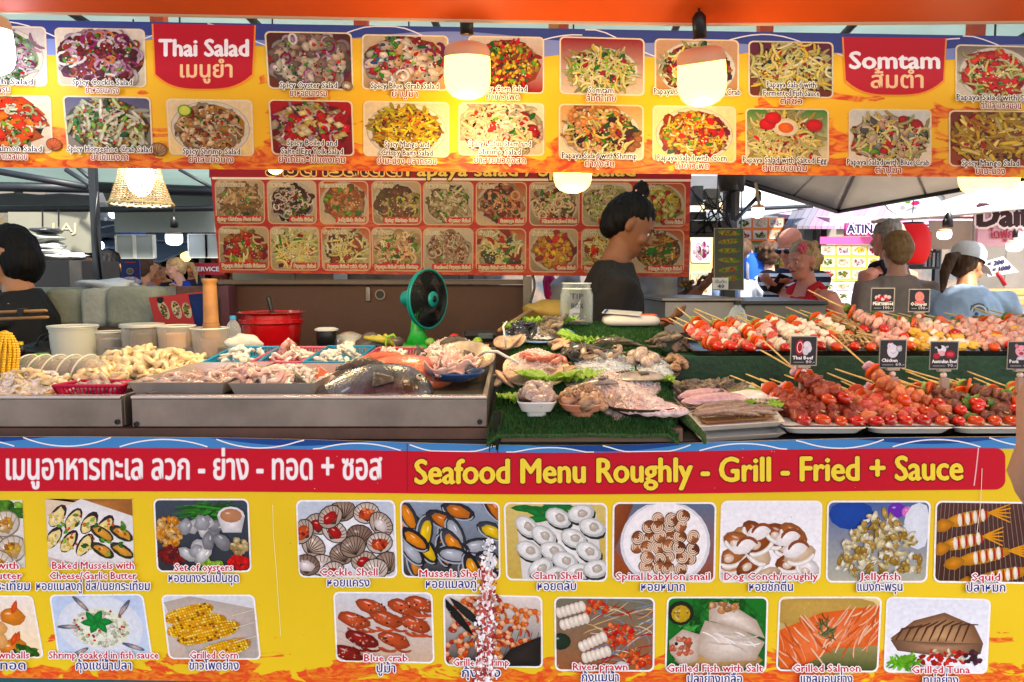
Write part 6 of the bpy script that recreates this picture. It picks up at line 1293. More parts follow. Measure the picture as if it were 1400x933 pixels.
m_wpl = mat('white_ceramic', 'd8d4cc', rough=.2, spec=.6, nz=(8, .06)); m_blr = mat('blue_rim', '2c5aa8', rough=.25, nz=(60, .3), hex2='6a94cc'); m_grn = mat('mint_plastic', '7cc49a', rough=.3); m_pkd = mat('terracotta_dish', 'c0704c', rough=.4, nz=(30, .3), hex2='d89878'); m_basket = mat('dark_wicker', '3a2a1e', rough=.7, nz=(90, .5), bump=(120, .8))
def on(px, py, rxp, ryp, lift=0):
    """centre and radii of something lying on the turf from its photo extents"""
    c = T(px, py, lift); rx = rxp / 1000 * c.y; a, d = T(px, py + ryp), T(px, py - ryp); return c, rx, max(.02, (d.y - a.y) / 2)
# a: blue rimmed plate with mussels
c, rx, ry = on(737, 463, 49, 13); plate('plate', 'blue rimmed plate of mussels and flatfish at the back of the turf', c, rx, ry * 1.0, m_wpl, rim=m_blr, tilt=SL)
heap('mussel', musM, c + V((-.055, -.02, .012)), .04, .06, .03, 14, 'black mussel on the left side of the blue rimmed plate', 'mussel', 'mussels on the blue rimmed plate', tilt=.17)
ice('crushed ice on the blue rimmed plate', c + V((.01, 0, .012)), .06, .06, .028, 160, tilt=.17)
heap('oyster', oysM, c + V((.05, .01, .022)), .05, .05, .028, 9, 'rough brown oyster on the right side of the blue rimmed plate', 'oyster', 'oysters on the blue rimmed plate', tilt=.17, s=(.8, 1.2))
leafy('pale green lettuce behind the plate near the glass jar', c + V((.03, .08, .035)), .065, sx=1.4); leafy('small lettuce tuft behind the mussels', c + V((-.075, .07, .03)), .045)
# b: shell plate with ice and red prawns
c, rx, ry = on(733, 510, 46, 24); plate('plate', 'cream shell shaped plate of pink fish and ice at the left of the turf', c, rx, ry, mat('cream_plate', 'd8c4a0', rough=.35, nz=(20, .15)), tilt=SL)
ice('pink tinted crushed ice on the cream plate at the left of the turf', c + V((0, 0, .012)), rx * .86, ry * .9, .04, 420, tilt=.17, hexm=mat('pink_ice', 'dcb8aa', rough=.22, nz=(35, .4), hex2='e4dad4', bump=(160, .8), spec=.7, sss=.25))
for k in range(7): place('prawn', prR, xform(c + V((-.025 + k * .012, -.04 + .02 * math.sin(k * 2), .042)), rz=k * 1.1, rx=.3, s=rnd(.9, 1.2)), None, 'red prawn on the ice of the cream plate', 'prawn', 'red prawns on the cream plate')
heap('scallop', scalM, T(712, 525, .01), .05, .05, .012, 7, 'cream scallop shell at the lower left of the turf', 'scallop', 'scallop shells on the turf', tilt=.17, s=(1, 1.3))
heap('scallop', scalM, T(700, 478, .012), .035, .03, .01, 4, 'cream scallop shell under the blue rimmed plate', 'scallop', 'scallop shells below the blue plate', tilt=.17, s=(.9, 1.1)); heap('scallop', scalM, T(775, 482, .012), .04, .03, .012, 5, 'cream shell between the blue plate and the green plate', 'scallop', 'cream shells behind the green plate', tilt=.17, s=(1, 1.2))
# c: mint plate with dark fish heads
c, rx, ry = on(815, 505, 51, 25); plate('plate', 'mint green oval plate of dark fish and ice', c, rx, ry, m_grn, tilt=SL)
ice('crushed ice on the mint green plate', c + V((.02, -.02, .012)), rx * .75, ry * .75, .028, 260, tilt=.17)
def fish(name, label, c, L_, H_, W_, yaw, m, m2, roll=0, group=None, eye=True):
    t = thing(name, V(c), label, 'fish', group); Mx = Matrix.Translation(V(c)) @ Euler((roll, 0, yaw)).to_matrix().to_4x4()
    b = MB(); pr = [(-.5, .10, .10), (-.44, .13, .13), (-.36, .2, .25), (-.22, .42, .6), (-.02, .5, .95), (.16, .5, 1.0), (.3, .45, .95), (.4, .34, .75), (.47, .18, .4), (.5, .06, .15)]
    R_ = []
    for x, h, w_ in pr: R_.append([b.av(V((x * L_, math.cos(2 * PI * k / 18) * h * H_, W_ * w_ * (.5 * math.sin(2 * PI * k / 18) + .5)))) for k in range(18)])
    for a, d in zip(R_, R_[1:]):
        for q in range(18): b.af(a[q], a[(q + 1) % 18], d[(q + 1) % 18], d[q])
    b.af(*R_[0][::-1]); b.af(*R_[-1]); b.xf(Mx); build(b, 'body', m, t, smooth=True)
    b = MB(); b.sheet(lambda u, v: Mx @ V((-.48 * L_ - .16 * L_ * u, (v - .5) * H_ * (.25 + .75 * u), W_ * .07 + .003 * math.sin(v * 30))), 5, 10, .003); build(b, 'tail_fin', m2, t, smooth=True)
    b = MB(); b.sheet(lambda u, v: Mx @ V(((-.3 + .55 * u) * L_, H_ * (.38 + .2 * v * math.sin(PI * min(1, u + .15)) + .12 * math.sin(PI * u)), W_ * .45 + .002 * math.sin(u * 60))), 20, 3, .002); build(b, 'dorsal_fin', m2, t, smooth=True)
    b = MB(); b.sheet(lambda u, v: Mx @ V((.2 * L_ - .16 * L_ * u, -.05 * H_ + (v - .5) * H_ * (.1 + .25 * u), W_ * 1.0 + .003)), 6, 6, .002); build(b, 'side_fin', m2, t, smooth=True)
    if eye:
        b = MB(); b.ell(Mx @ V((.39 * L_, .1 * H_, W_ * .72)), .03 * L_, 12, 8); build(b, 'eye', mat('fish_eye', 'c8b890', rough=.1), t, smooth=True); b = MB(); b.ell(Mx @ V((.395 * L_, .1 * H_, W_ * .72 + .017 * L_)), .016 * L_, 10, 6); build(b, 'pupil', mat('iris', '140c08', rough=.2), t, smooth=True)
    return t
def scaly(name, h1, h2, sc_=90):
    m_ = mat(name, h1, rough=.25, nz=(14, .6), hex2=h2, metal=.1, **WET); t = m_.node_tree; N = t.nodes; v_ = N.new('ShaderNodeTexVoronoi'); v_.inputs['Scale'].default_value = sc_ * 1.6; tc = N.new('ShaderNodeTexCoord'); t.links.new(tc.outputs['Object'], v_.inputs['Vector'])
    bp = N.new('ShaderNodeBump'); bp.inputs['Strength'].default_value = .5; bp.inputs['Distance'].default_value = .0015; t.links.new(v_.outputs['Distance'], bp.inputs['Height']); t.links.new(bp.outputs[0], N['Principled BSDF'].inputs['Normal']); return m_
m_dkf = scaly('dark_fish', '2c2418', '6a5a40'); m_silv = scaly('silver_fish', '5e5a62', '2e2822', 120); m_redf = scaly('red_fish', 'c8502c', 'e88860', 100); m_fin = mat('fin', '4a4038', rough=.4, nz=(60, .4), bump=(80, .5))
fish('fish', 'dark fish with its head to the left on the mint green plate', T(805, 500, .03), .17, .06, .034, PI + .35, m_dkf, m_fin, roll=SL); fish('fish', 'second dark fish lying behind on the mint green plate', T(848, 488, .03), .17, .055, .03, PI - .15, m_dkf, m_fin, roll=SL)
heap('mussel', musM, T(786, 500, .022), .035, .045, .02, 9, 'black mussel at the left end of the mint green plate', 'mussel', 'mussels on the mint green plate', tilt=.17, s=(1, 1.3))
leafy('bright lettuce tuft behind the mint green plate', T(808, 478, .02), .06, sx=1.5)
heap('prawn', pgM, T(835, 508, .035), .07, .03, .012, 9, 'grey prawn on the mint green plate', 'prawn', 'prawns on the mint green plate', tilt=.17)
# d: right clam plate
c, rx, ry = on(895, 508, 33, 17); plate('plate', 'speckled plate of oysters and small crabs at the right edge of the turf', c, rx, ry, m_basket, tilt=SL)
ice('crushed ice on the speckled plate at the right edge of the turf', c + V((0, 0, .01)), rx * .8, ry * .8, .018, 140, tilt=.17)
heap('clam', clamM, c + V((-.03, .02, .02)), .04, .05, .02, 8, 'pale clam on the speckled plate at the right', 'clam', 'clams on the speckled plate', tilt=.17, s=(1, 1.5)); heap('sea_snail', snailM, c + V((.055, .0, .015)), .02, .05, .01, 9, 'orange brown snail at the right edge of the turf', 'snail', 'snails at the right edge of the turf', tilt=.17)
heap('oyster', oysM, T(912, 482, .02), .04, .05, .03, 9, 'dark rough oyster on the turf below the wipes packet', 'oyster', 'oysters at the right edge of the turf', tilt=.17, s=(.7, 1))
# e: central ice with flatfish
c, rx, ry = on(842, 532, 62, 17, .004); ice('wide bed of crushed ice in the middle of the turf', c, rx, ry, .03, 520, tilt=.17, hexm=MATS['pink_ice'])
fish('fish', 'grey flatfish half buried in the middle ice bed', T(870, 533, .03), .15, .075, .012, .1, scaly('flat_fish', '8a7a68', 'b8a890', 160), m_fin, roll=SL)
fish('fish', 'slim pale fish lying in front of the lettuce on the ice', T(815, 543, .03), .12, .025, .014, .25, scaly('pale_fish', 'a89a90', '6a6058', 160), m_fin, roll=SL)
leafy('lettuce tuft in front of the mint green plate', T(793, 527, .015), .05, sx=1.5); leafy('lettuce tuft above the square bowl of clams', T(748, 535, .03), .055, sx=1.6); leafy('lettuce leaf at the left edge of the turf', T(703, 552, .006), .045); leafy('lettuce tuft beside the flatfish at the right', T(902, 528, .012), .04)
heap('scallop', scalM, T(770, 523, .012), .045, .03, .012, 6, 'cream scallop shell in front of the pink ice', 'scallop', 'scallop shells in front of the pink ice', tilt=.17, s=(.8, 1.1))
# f,g,h: front bowls
def bowl_sq(label, px, py, rxp, ryp, m, h=.035, cat='bowl', sup=5, foot=True):
    c, rx, ry = on(px, py, rxp, ryp); t = thing('bowl', c, label, cat); b = MB(); z = c.z
    b.loft([(c + V((0, 0, .012)), rx * .6, ry * .6), (c + V((0, 0, .014)), rx * .78, ry * .78), (c + V((0, 0, h)), rx, ry), (c + V((0, 0, h + .003)), rx * .99, ry * .99), (c + V((0, 0, h)), rx * .94, ry * .94), (c + V((0, 0, .018)), rx * .74, ry * .74), (c + V((0, 0, .018)), rx * .05, ry * .05)], 40, sup=sup); build(b, 'bowl_body', m, t, smooth=True, autosm=35)
    b = MB(); b.loft([(c, rx * .5, ry * .5), (c + V((0, 0, .0125)), rx * .52, ry * .52)], 24, sup=sup); build(b, 'foot', m, t); return c, rx, ry
c, rx, ry = bowl_sq('square white bowl heaped with round clams at the front left of the turf', 733, 566, 27, 15, m_wpl)
b = MB(); q = P(733, 574, c.y - ry - .004); random.seed(8); heap('clam', clamM, c + V((0, 0, .028)), rx * .8, ry * .85, .032, 22, 'round grey clam in the square white bowl', 'clam', 'clams in the square white bowl', s=(.95, 1.25), rot=1.6)
c, rx, ry = bowl_sq('terracotta bowl of small brown snails at the front of the turf', 795, 567, 32, 14, m_pkd, h=.03, sup=3)
heap('sea_snail', snailM, c + V((0, 0, .024)), rx * .82, ry * .85, .022, 24, 'small brown snail in the terracotta bowl', 'snail', 'snails in the terracotta bowl', s=(.9, 1.3), rot=1.6); heap('cockle', cockM, c + V((.01, .03, .035)), rx * .7, ry * .6, .02, 12, 'brown cockle behind the terracotta bowl', 'cockle', 'cockles above the terracotta bowl', rot=1.6)
c, rx, ry = on(878, 566, 52, 17); plate('round_basket', 'round dark wicker basket with clams and octopus at the front of the turf', c, rx, ry, m_basket, h=.02, tilt=0, cat='basket')
ice('crushed ice in the round wicker basket', c + V((0, .0, .012)), rx * .85, ry * .9, .03, 300, hexm=MATS['pink_ice'])
clb = proto('clam', vc(ridged(MB(), .026, .021, .0125, 24, 16, rings=30), BD('b8a498', '94807a', 1100)), mat('venus_shell', '6e564a', vcol=True, rough=.3, nz=(70, .4), hex2='a89080', obj_var=.2, spec=.6), vc=True)
for (px, py, rz_) in ((861, 549, .2), (868, 567, -.3), (838, 560, .6), (843, 549, 1), (830, 555, 2), (850, 571, .4)): place('venus_clam', clb, xform(P(px, py, c.y - .02 + (571 - py) * .002), rz=rz_, rx=.7, s=1.1), None, 'large smooth clam in the round wicker basket', 'clam', 'large clams in the round wicker basket')
def octo(label, c, s_, m_, seed):
    random.seed(seed); t = thing('octopus', V(c), label, 'octopus'); c = V(c); b = MB(); b.ell(c + V((-.01 * s_, .02, .012)), (.03 * s_, .026 * s_, .02 * s_), 14, 9, ns=.08); build(b, 'mantle', m_, t, smooth=True)
    for k in range(9):
        a = -2.6 + k * .42; pts = []; p = c + V((.015 * math.cos(a), .012 * math.sin(a), .012)); an = a
        for j in range(12): pts.append(V(p)); an += rnd(.1, .55) * (1 if k % 2 else -1); st = .0085 * s_ * (1 - j / 18); p = p + V((math.cos(an) * st, math.sin(an) * st * .8, .002 * math.sin(j * 1.2 + k)))
        b = MB(); b.tube(pts, [.0075 * s_ * (1 - j / 13) + .0012 for j in range(12)], 8, rnd=True)
        for j in range(1, 11): b.ell(pts[j] + V((0, -.004 * s_, .004 * s_)), .0026 * s_ * (1 - j / 16), 6, 4)
        build(b, 'tentacle', m_, t, smooth=True)
octo('pale pink octopus with curled arms in the round wicker basket', P(900, 568, c.y - .03), 1.35, mat('octopus_skin', 'c8a8a8', rough=.3, nz=(60, .4), hex2='ecdcd8', **WET), 3)
random.seed(77)
# i: white rectangular tray with oysters, squid and prawns
t_c = [P(958, 583, 1.64), P(1071, 576, 1.66), P(1030, 527, 1.96), P(910, 530, 1.95)]
flat_tray('serving_tray', 'white rectangular melamine tray of oysters, squid and prawns', t_c, .012, .008, m_wpl); flat_tray('serving_tray', 'second white tray stacked underneath the seafood tray', [p + V((.0, -.004, -.026)) for p in t_c], .012, .008, m_wpl)
t_i = [P(963, 577, 1.67), P(1056, 571, 1.69), P(1027, 552, 1.84), P(940, 555, 1.84)]; flat_tray('wooden_board', 'tan wooden board with prawns inside the white tray', t_i, .006, .004, mat('board_tan', '9a7048', rough=.5, nz=(20, .3)), cat='board')
ice('crushed ice at the back of the white seafood tray', P(975, 548, 1.87), .09, .06, .02, 240, hexm=MATS['pink_ice'])
heap('oyster', oysM, P(968, 544, 1.88) + V((0, 0, .008)), .085, .05, .022, 20, 'rough oyster at the back of the white seafood tray', 'oyster', 'oysters in the white seafood tray', s=(.7, 1.05))
def squid(label, c, L_, yaw, m_):
    t = thing('squid', V(c), label, 'squid'); Mx = Matrix.Translation(V(c)) @ Matrix.Rotation(yaw, 4, 'Z'); b = MB(); b.tube([(-.5 * L_, 0, 0), (-.38 * L_, 0, .003), (0, 0, .004), (.25 * L_, 0, .003), (.32 * L_, 0, .002)], [.006, .014, .021, .018, .012], 14, rnd=True); b.xf(Mx); build(b, 'mantle', m_, t, smooth=True)
    b = MB(); b.sheet(lambda u, v: Mx @ V((-.5 * L_ + .3 * L_ * u, (v - .5) * .07 * math.sin(PI * min(1, u + .05)), .002)), 8, 8, .003); build(b, 'fin', m_, t, smooth=True)
    for k in range(7): b = MB(); b.tube([Mx @ V((.33 * L_, (k - 3) * .004, .0)), Mx @ V((.48 * L_, (k - 3) * .008 + rnd(-.004, .004), .003)), Mx @ V((.64 * L_, (k - 3) * .007 + rnd(-.01, .01), 0))], [.004, .003, .001], 6); build(b, 'tentacle', m_, t, smooth=True)
m_sqp = mat('squid_purple', 'b88890', rough=.25, nz=(50, .4), hex2='d8b8b4', **WET)
squid('pinkish purple squid lying across the white seafood tray', P(985, 553, 1.8) + V((0, 0, .006)), .19, .06, m_sqp); squid('second squid behind the first one in the white tray', P(968, 547, 1.84) + V((0, 0, .008)), .15, .1, m_sqp); squid('white squid at the right of the seafood tray near the lettuce', P(1022, 549, 1.82) + V((0, 0, .006)), .14, .2, m_sq)
leafy('lettuce at the right end of the prawn board', P(1043, 556, 1.77), .035, sx=1.3); leafy('lettuce behind the oysters of the white tray', P(1016, 540, 1.86), .035)
lp = MB(); lp.tube([(-.05, 0, 0), (-.03, .002, .004), (0, 0, .006), (.03, -.004, .003), (.048, -.012, 0)], [.006, .0105, .0105, .007, .002], 10, rnd=True)
for k in range(6): lp.tube([(-.03 + k * .011, -.004, .0), (-.035 + k * .011, -.02, -.003)], [.0012, .0006], 4); lp.tube([(-.05, 0, .003), (-.08, rnd(-.02, .03), .008), (-.11, rnd(-.03, .04), .0)], .0006, 4)
lpM = proto('prawn', lp, m_pg)
for k in range(11): place('prawn', lpM, xform(P(975 + k * 6.5, 570 - (k % 3) * 4.5, 1.71 + (k % 3) * .03) + V((0, 0, .007 + .003 * (k % 2))), rz=rnd(-.25, .2), rx=rnd(-.3, .3), s=rnd(.85, 1.1)), None, 'long grey raw prawn on the wooden board in the white tray', 'prawn', 'grey prawns on the wooden board')
# ================================================================ left display: trays, baskets, fish, tubs
random.seed(99)
m_st2 = mat('tray_steel', 'c8bcb0', rough=.3, metal=.45, nz=(4, .15), bump=(12, .08))
def Q(px, py, D): return P(px, py, D)
ZR = zat(523, 1.72)
def back_x(px, D0, D1): return 700 + (px - 700) * D0 / D1
t1 = [P(172, 523, 1.70), P(303, 523, 1.70), P(372, 498, 2.02) , P(262, 498, 2.02)]
def zs(c, z): return V((c.x, c.y, z))
flat_tray('steel_tray', 'steel tray heaped with small pink prawns and ice', [P(176, 523, 1.70), P(305, 523, 1.70), P(373, 496, 2.06), P(268, 496, 2.06)], .026, .006, m_st2)
flat_tray('steel_tray', 'steel tray of white squid pieces beside the prawn tray', [P(314, 524, 1.70), P(428, 524, 1.70), P(482, 497, 2.06), P(388, 497, 2.06)], .03, .006, m_st2)
ice('heap of icy pink peeled prawns on the first steel tray', P(285, 517, 1.86) + V((-.01, 0, -.016)), .14, .14, .028, 500, hexm=mat('shrimp_ice', 'e4cfc2', rough=.3, nz=(70, .35), hex2='c89884', bump=(150, .9), sss=.2, spec=.6))
heap('prawn', prM, P(262, 519, 1.80) + V((0, 0, -.016)), .11, .08, .016, 46, 'small pink prawn on the first steel tray', 'prawn', 'prawns on the first steel tray', s=(.55, .85), rot=1.4)
heap('prawn', prM, P(330, 508, 1.93) + V((0, 0, -.016)), .07, .07, .02, 22, 'small pink prawn at the right side of the first steel tray', 'prawn', 'prawns at the right of the first steel tray', s=(.55, .8), rot=1.4)
heap('squid_piece', curW + [ringM], P(392, 514, 1.88) + V((0, 0, -.02)), .11, .12, .018, 70, 'white squid piece on the second steel tray', 'squid piece', 'squid pieces on the second steel tray', s=(.8, 1.3), rot=1.4)
heap('squid_piece', curP, P(360, 520, 1.79) + V((0, 0, -.01)), .07, .05, .015, 14, 'pinkish squid strip at the front of the second steel tray', 'squid piece', 'pink squid strips on the second tray', s=(.9, 1.4), rot=.8)
ice('crushed ice under the squid pieces of the second tray', P(392, 514, 1.9) + V((0, 0, -.015)), .13, .14, .02, 240)
# pale heap (roe and noodles) and white heap at far left
c = P(200, 508, 2.14); ice('long pale yellow bed below the squid roe', c + V((0, 0, -.02)), .18, .15, .045, 300, hexm=mat('roe_ice', 'e8cf94', rough=.4, nz=(50, .3), hex2='f2e2b8', bump=(100, .9), sss=.2))
heap('squid_roe', curY, c + V((0, 0, -.012)), .175, .15, .045, 150, 'pale yellow curl in the long heap behind the steel tray', 'squid roe', 'pale yellow curls in the long heap', s=(1.0, 1.7), rot=1.4)
heap('squid_roe', curY, P(165, 520, 1.95) + V((0, 0, -.01)), .12, .06, .02, 36, 'pale yellow curl at the front of the heap by the magenta basket', 'squid roe', 'pale yellow curls near the magenta basket', s=(.9, 1.4), rot=1.4)
c = P(30, 540, 1.83); ice('broad heap of white shredded jellyfish on ice at the front left', c + V((0, 0, -.014)), .2, .15, .055, 800, hexm=mat('jelly_ice', 'ecdcc8', rough=.3, nz=(50, .3), hex2='f6eee2', bump=(120, .9), sss=.25))
heap('squid_piece', curY + curW, c + V((0, 0, -.012)), .2, .145, .055, 90, 'white shred on the broad heap at the front left', 'jellyfish shred', 'white shreds at the front left', s=(.6, 1.0), rot=1.2)
b = MB(); b.tube([P(-20, 544, 1.70)] + [P(20 + k * 6, 545 - k * .9 + 1.6 * math.sin(k * 1.9), 1.70 + k * .008) for k in range(15)], .006, 6)
build(b, 'frilled_edge', mat('frill', 'd8b070', rough=.5, nz=(60, .4)), smooth=True, label='frilled yellow edge of foil around the white heap', cat='foil edge')
# plastic cups with lids, lying on their sides
random.seed(12)
g_cup = glassy('cup_plastic', 'c8c4b4', .16, .18)
for k, (px, nm) in enumerate(((36, 'leftmost'), (56, 'second from the left'), (76, 'middle'), (97, 'fourth from the left'), (118, 'rightmost'))):
    p = P(px, 509, 1.98 + .0 * k); t = thing('plastic_tub', p + V((0, 0, -.05)), 'clear round plastic tub of shellfish, %s in the tilted row of five' % nm, 'plastic tub', 'clear tubs tilted in a row'); Mr = (Matrix.Rotation(R(-12), 3, 'Z') @ Matrix.Rotation(R(-72), 3, 'Y'))
    b = MB(); b.lathe([(.001, -.002), (.046, -.002), (.05, .0), (.05, .004), (.048, .006)], p, 32, Mr); build(b, 'lid', glassy('lid_plastic', 'c8c4b4', .2, .2), t, smooth=True, autosm=40)
    b = MB(); b.tube([p + Mr @ V((.05 * math.cos(a * PI / 16), .05 * math.sin(a * PI / 16), .002)) for a in range(33)], .0022, 6); build(b, 'lid_rim', mat('lid_rim', 'e8e2cc', rough=.3), t, smooth=True)
    b = MB(); b.lathe([(.048, .004), (.044, -.03), (.04, -.045), (.001, -.046)], p, 32, Mr); build(b, 'cup_wall', g_cup, t, smooth=True)
    cols = ['8a8c78', 'b09478', '9a7458', '6a5a58', 'b88c64']
    b = MB(); b.ell(p + Mr @ V((0, 0, -.02)), (.037, .022, .037), 16, 10, ns=.2, seed=k); build(b, 'contents', mat('contents_%d' % k, cols[k], rough=.5, nz=(50, .5), hex2='c8b090', bump=(80, .8)), t, smooth=True)
    for q in range(5):
        place('clam', clamM, Matrix.Translation(V((0, 0, .05)) + Mr @ V((rnd(-.025, .025), rnd(-.02, .02), -.003))) @ Euler((rnd(0, 3), rnd(0, 3), 0)).to_matrix().to_4x4() @ Matrix.Scale(.7, 4), t)
# baskets with slotted walls
def basket(label, c4, h, m, holes=True, inset=.016, group=None):
    c4 = [V(c) for c in c4]; ct = sum(c4, V()) / 4; t = thing('basket', ct - V((0, 0, h)), label, 'basket', group); lo = [c + (ct - c).normalized() * inset - V((0, 0, h)) for c in c4]
    b = MB(); pts = []
    for k in range(4): b.tube([c4[k], c4[(k + 1) % 4]], .0042, 8, rnd=True)
    build(b, 'rim', m, t, smooth=True)
    b = MB()
    for k in range(4): b.hexa([lo[k], lo[(k + 1) % 4], lo[(k + 1) % 4] * .75 + c4[(k + 1) % 4] * .25, lo[k] * .75 + c4[k] * .25], [p + (ct - p).normalized() * .003 for p in (lo[k], lo[(k + 1) % 4], lo[(k + 1) % 4] * .75 + c4[(k + 1) % 4] * .25, lo[k] * .75 + c4[k] * .25)])
    build(b, 'lower_wall', m, t)
    b = MB(); b.hexa(lo, [p + V((0, 0, .003)) for p in lo]); build(b, 'floor', m, t)
    for k in range(4):
        a0, a1, b0, b1 = lo[k] * .75 + c4[k] * .25, c4[k], lo[(k + 1) % 4] * .75 + c4[(k + 1) % 4] * .25, c4[(k + 1) % 4]
        n = max(4, int((a1 - b1).length / .0095)); b = MB()
        for i in range(n + 1): u = i / n; b.tube([a0 * (1 - u) + b0 * u, a1 * (1 - u) + b1 * u], .0022 if 0 < i < n else .004, 4)
        build(b, 'slotted_side', m, t)
    return t
def mpl(n, h): return mat(n, h, rough=.35, nz=(8, .08), transl=.25)
basket('magenta slotted plastic basket at the front left', [P(73, 528, 1.72), P(166, 528, 1.72), P(178, 521, 1.86), P(108, 521, 1.86)], .032, mpl('magenta_plastic', 'd0144c'))
heap('clam', clamM, P(140, 528, 1.8) + V((0, 0, -.012)), .055, .04, .012, 16, 'small clam in the magenta basket', 'clam', 'clams in the magenta basket', rot=1.5, s=(.7, 1))
BK = [('first light blue basket, behind the prawn tray', 'sky_plastic', '1c9cc4', (276, 497), (350, 497), (382, 475), (318, 475)), ('first pink basket, between the two blue baskets', 'pink_plastic', 'e0647c', (342, 496), (410, 496), (448, 475), (382, 475)),
      ('second light blue basket, left of the fan', 'sky_plastic', '1c9cc4', (414, 496), (483, 496), (512, 474), (449, 474)), ('second pink basket, in front of the fan', 'pink_plastic', 'e0647c', (488, 496), (558, 496), (578, 476), (517, 476))]
for k, (lab, mn, hc, a, b_, c_, d) in enumerate(BK):
    q = [P(*a, 2.08), P(*b_, 2.08), P(*c_, 2.42), P(*d, 2.42)]; z = sum(p.z for p in q) / 4; basket(lab, q, .036, mpl(mn, hc)); ct = sum(q, V()) / 4
    nm = ('squid ring', 'squid ring')[k % 2]
    heap('squid_ring', [ringM] + curW, ct + V((0, .0, -.034)), .06, .11, .035, 26, 'white squid ring in the %s' % lab.split(',')[0], 'squid ring', 'squid rings in the %s' % lab.split(',')[0], s=(.8, 1.2), rot=1.4)
place('octopus_tentacle', proto('octopus_tentacle', MB().tube([(0, 0, 0), (.01, 0, .03), (.022, 0, .045), (.034, 0, .03)], [.014, .013, .012, .013], 10, rnd=True), mat('octo_red', '8a3028', rough=.3, nz=(60, .5), hex2='e0b8a8', **WET)), xform(P(385, 487, 2.25), rz=.4), None, 'dark red octopus arm standing up in the first pink basket', 'octopus arm')
# yellow tray with flatfish and ice
q = [P(572, 500, 1.98), P(655, 495, 1.98), P(668, 471, 2.35), P(598, 471, 2.35)]
flat_tray('yellow_tray', 'yellow plastic tray with a brown flatfish on ice', q, .03, .006, mat('yellow_tray', 'd8a04c', rough=.35, transl=.2)); ct = sum(q, V()) / 4
ice('crushed ice on the flatfish in the yellow tray', ct + V((-.01, .02, -.02)), .11, .13, .065, 320, hexm=MATS['pink_ice'])
fish('fish', 'brown flatfish lying on ice in the yellow tray', P(630, 488, 2.1), .2, .1, .016, .12, MATS['flat_fish'], m_fin, roll=.9)
heap('squid_piece', curW, P(598, 492, 2.03), .05, .03, .02, 12, 'white squid bit beside the brown flatfish', 'squid piece', 'squid bits in the yellow tray', s=(.6, .9))
# blue plate with pink slices
c = P(622, 519, 1.84); plate('plate', 'oval blue plate of pink fish slices at the corner of the steel box', c, .075, .075, mat('blue_plate', '3a5a94', rough=.25), h=.02)
random.seed(41)
for k in range(22):
    th = rnd(0, 6.28); q_ = math.sqrt((k + 1) / 24); b = MB(); L_ = rnd(.03, .045); a = rnd(0, 3)
    b.sheet(lambda u, v: V(((u - .5) * L_ * 1.6, (v - .5) * L_, .009 * math.sin(u * 5 + a) + .007 * math.cos(v * 4 + a))), 8, 5, .004); me = proto('fish_slice', b, m_pk)
    place('fish_slice', me, xform(c + V((.055 * q_ * math.cos(th) * 1.0, .05 * q_ * math.sin(th), .022 + .035 * (1 - q_ ** 2))), rz=rnd(0, 6), rx=rnd(-.7, .7), ry=rnd(-.5, .5)), None, 'folded pink fish slice on the oval blue plate', 'fish slice', 'pink slices on the blue plate')
# red fish and the big silver fish
fish('fish', 'big orange red fish with ice on its back, lying behind the silver fish', P(536, 522, 1.87), .31, .125, .06, .05, m_redf, mat('red_fin', 'c8603c', rough=.4, nz=(60, .4)), roll=.65)
ice('thin crushed ice on the back of the red fish', P(535, 504, 1.87) + V((0, 0, -.004)), .09, .03, .016, 220)
fish('fish', 'whole silver fish with dark back at the front of the long steel box', P(508, 538, 1.745), .30, .13, .06, 0.02, m_silv, m_fin, roll=.75)
ice('small ice patch on the head of the silver fish', P(515, 511, 1.80), .035, .02, .01, 70)
# corn cob at far left
t = thing('corn_cob', P(2, 508, 1.86), 'yellow corn cob standing at the far left edge', 'corn'); b = MB(); c = P(2, 510, 1.86); ax = V((.08, .1, 1)).normalized(); u_, w_ = frame(ax); H_ = .098
b.tube([c, c + ax * H_ * .5, c + ax * H_], [.03, .031, .012], 16, rnd=True); build(b, 'core', mat('corn_core', 'c89a1c', rough=.5), t, smooth=True)
b = MB()
for j in range(17):
    for k in range(18):
        f = j / 16; r_ = .033 * (1 - .62 * max(0, (f - .45) / .55) ** 2); a = 2 * PI * k / 18; b.ell(c + ax * (H_ * f * 1.03) + (u_ * math.cos(a) + w_ * math.sin(a)) * r_, (.0052, .0052, .0042), 6, 4)
build(b, 'kernels', mat('kernel', 'eebc18', rough=.3, nz=(60, .2), spec=.6), t, smooth=True, kind='stuff')
b = MB(); b.ell(c + V((0, 0, -.012)), (.05, .05, .012), 16, 8, ns=.15); build(b, 'husk', mat('husk', '6a9028', rough=.5, nz=(40, .4)), t, smooth=True)
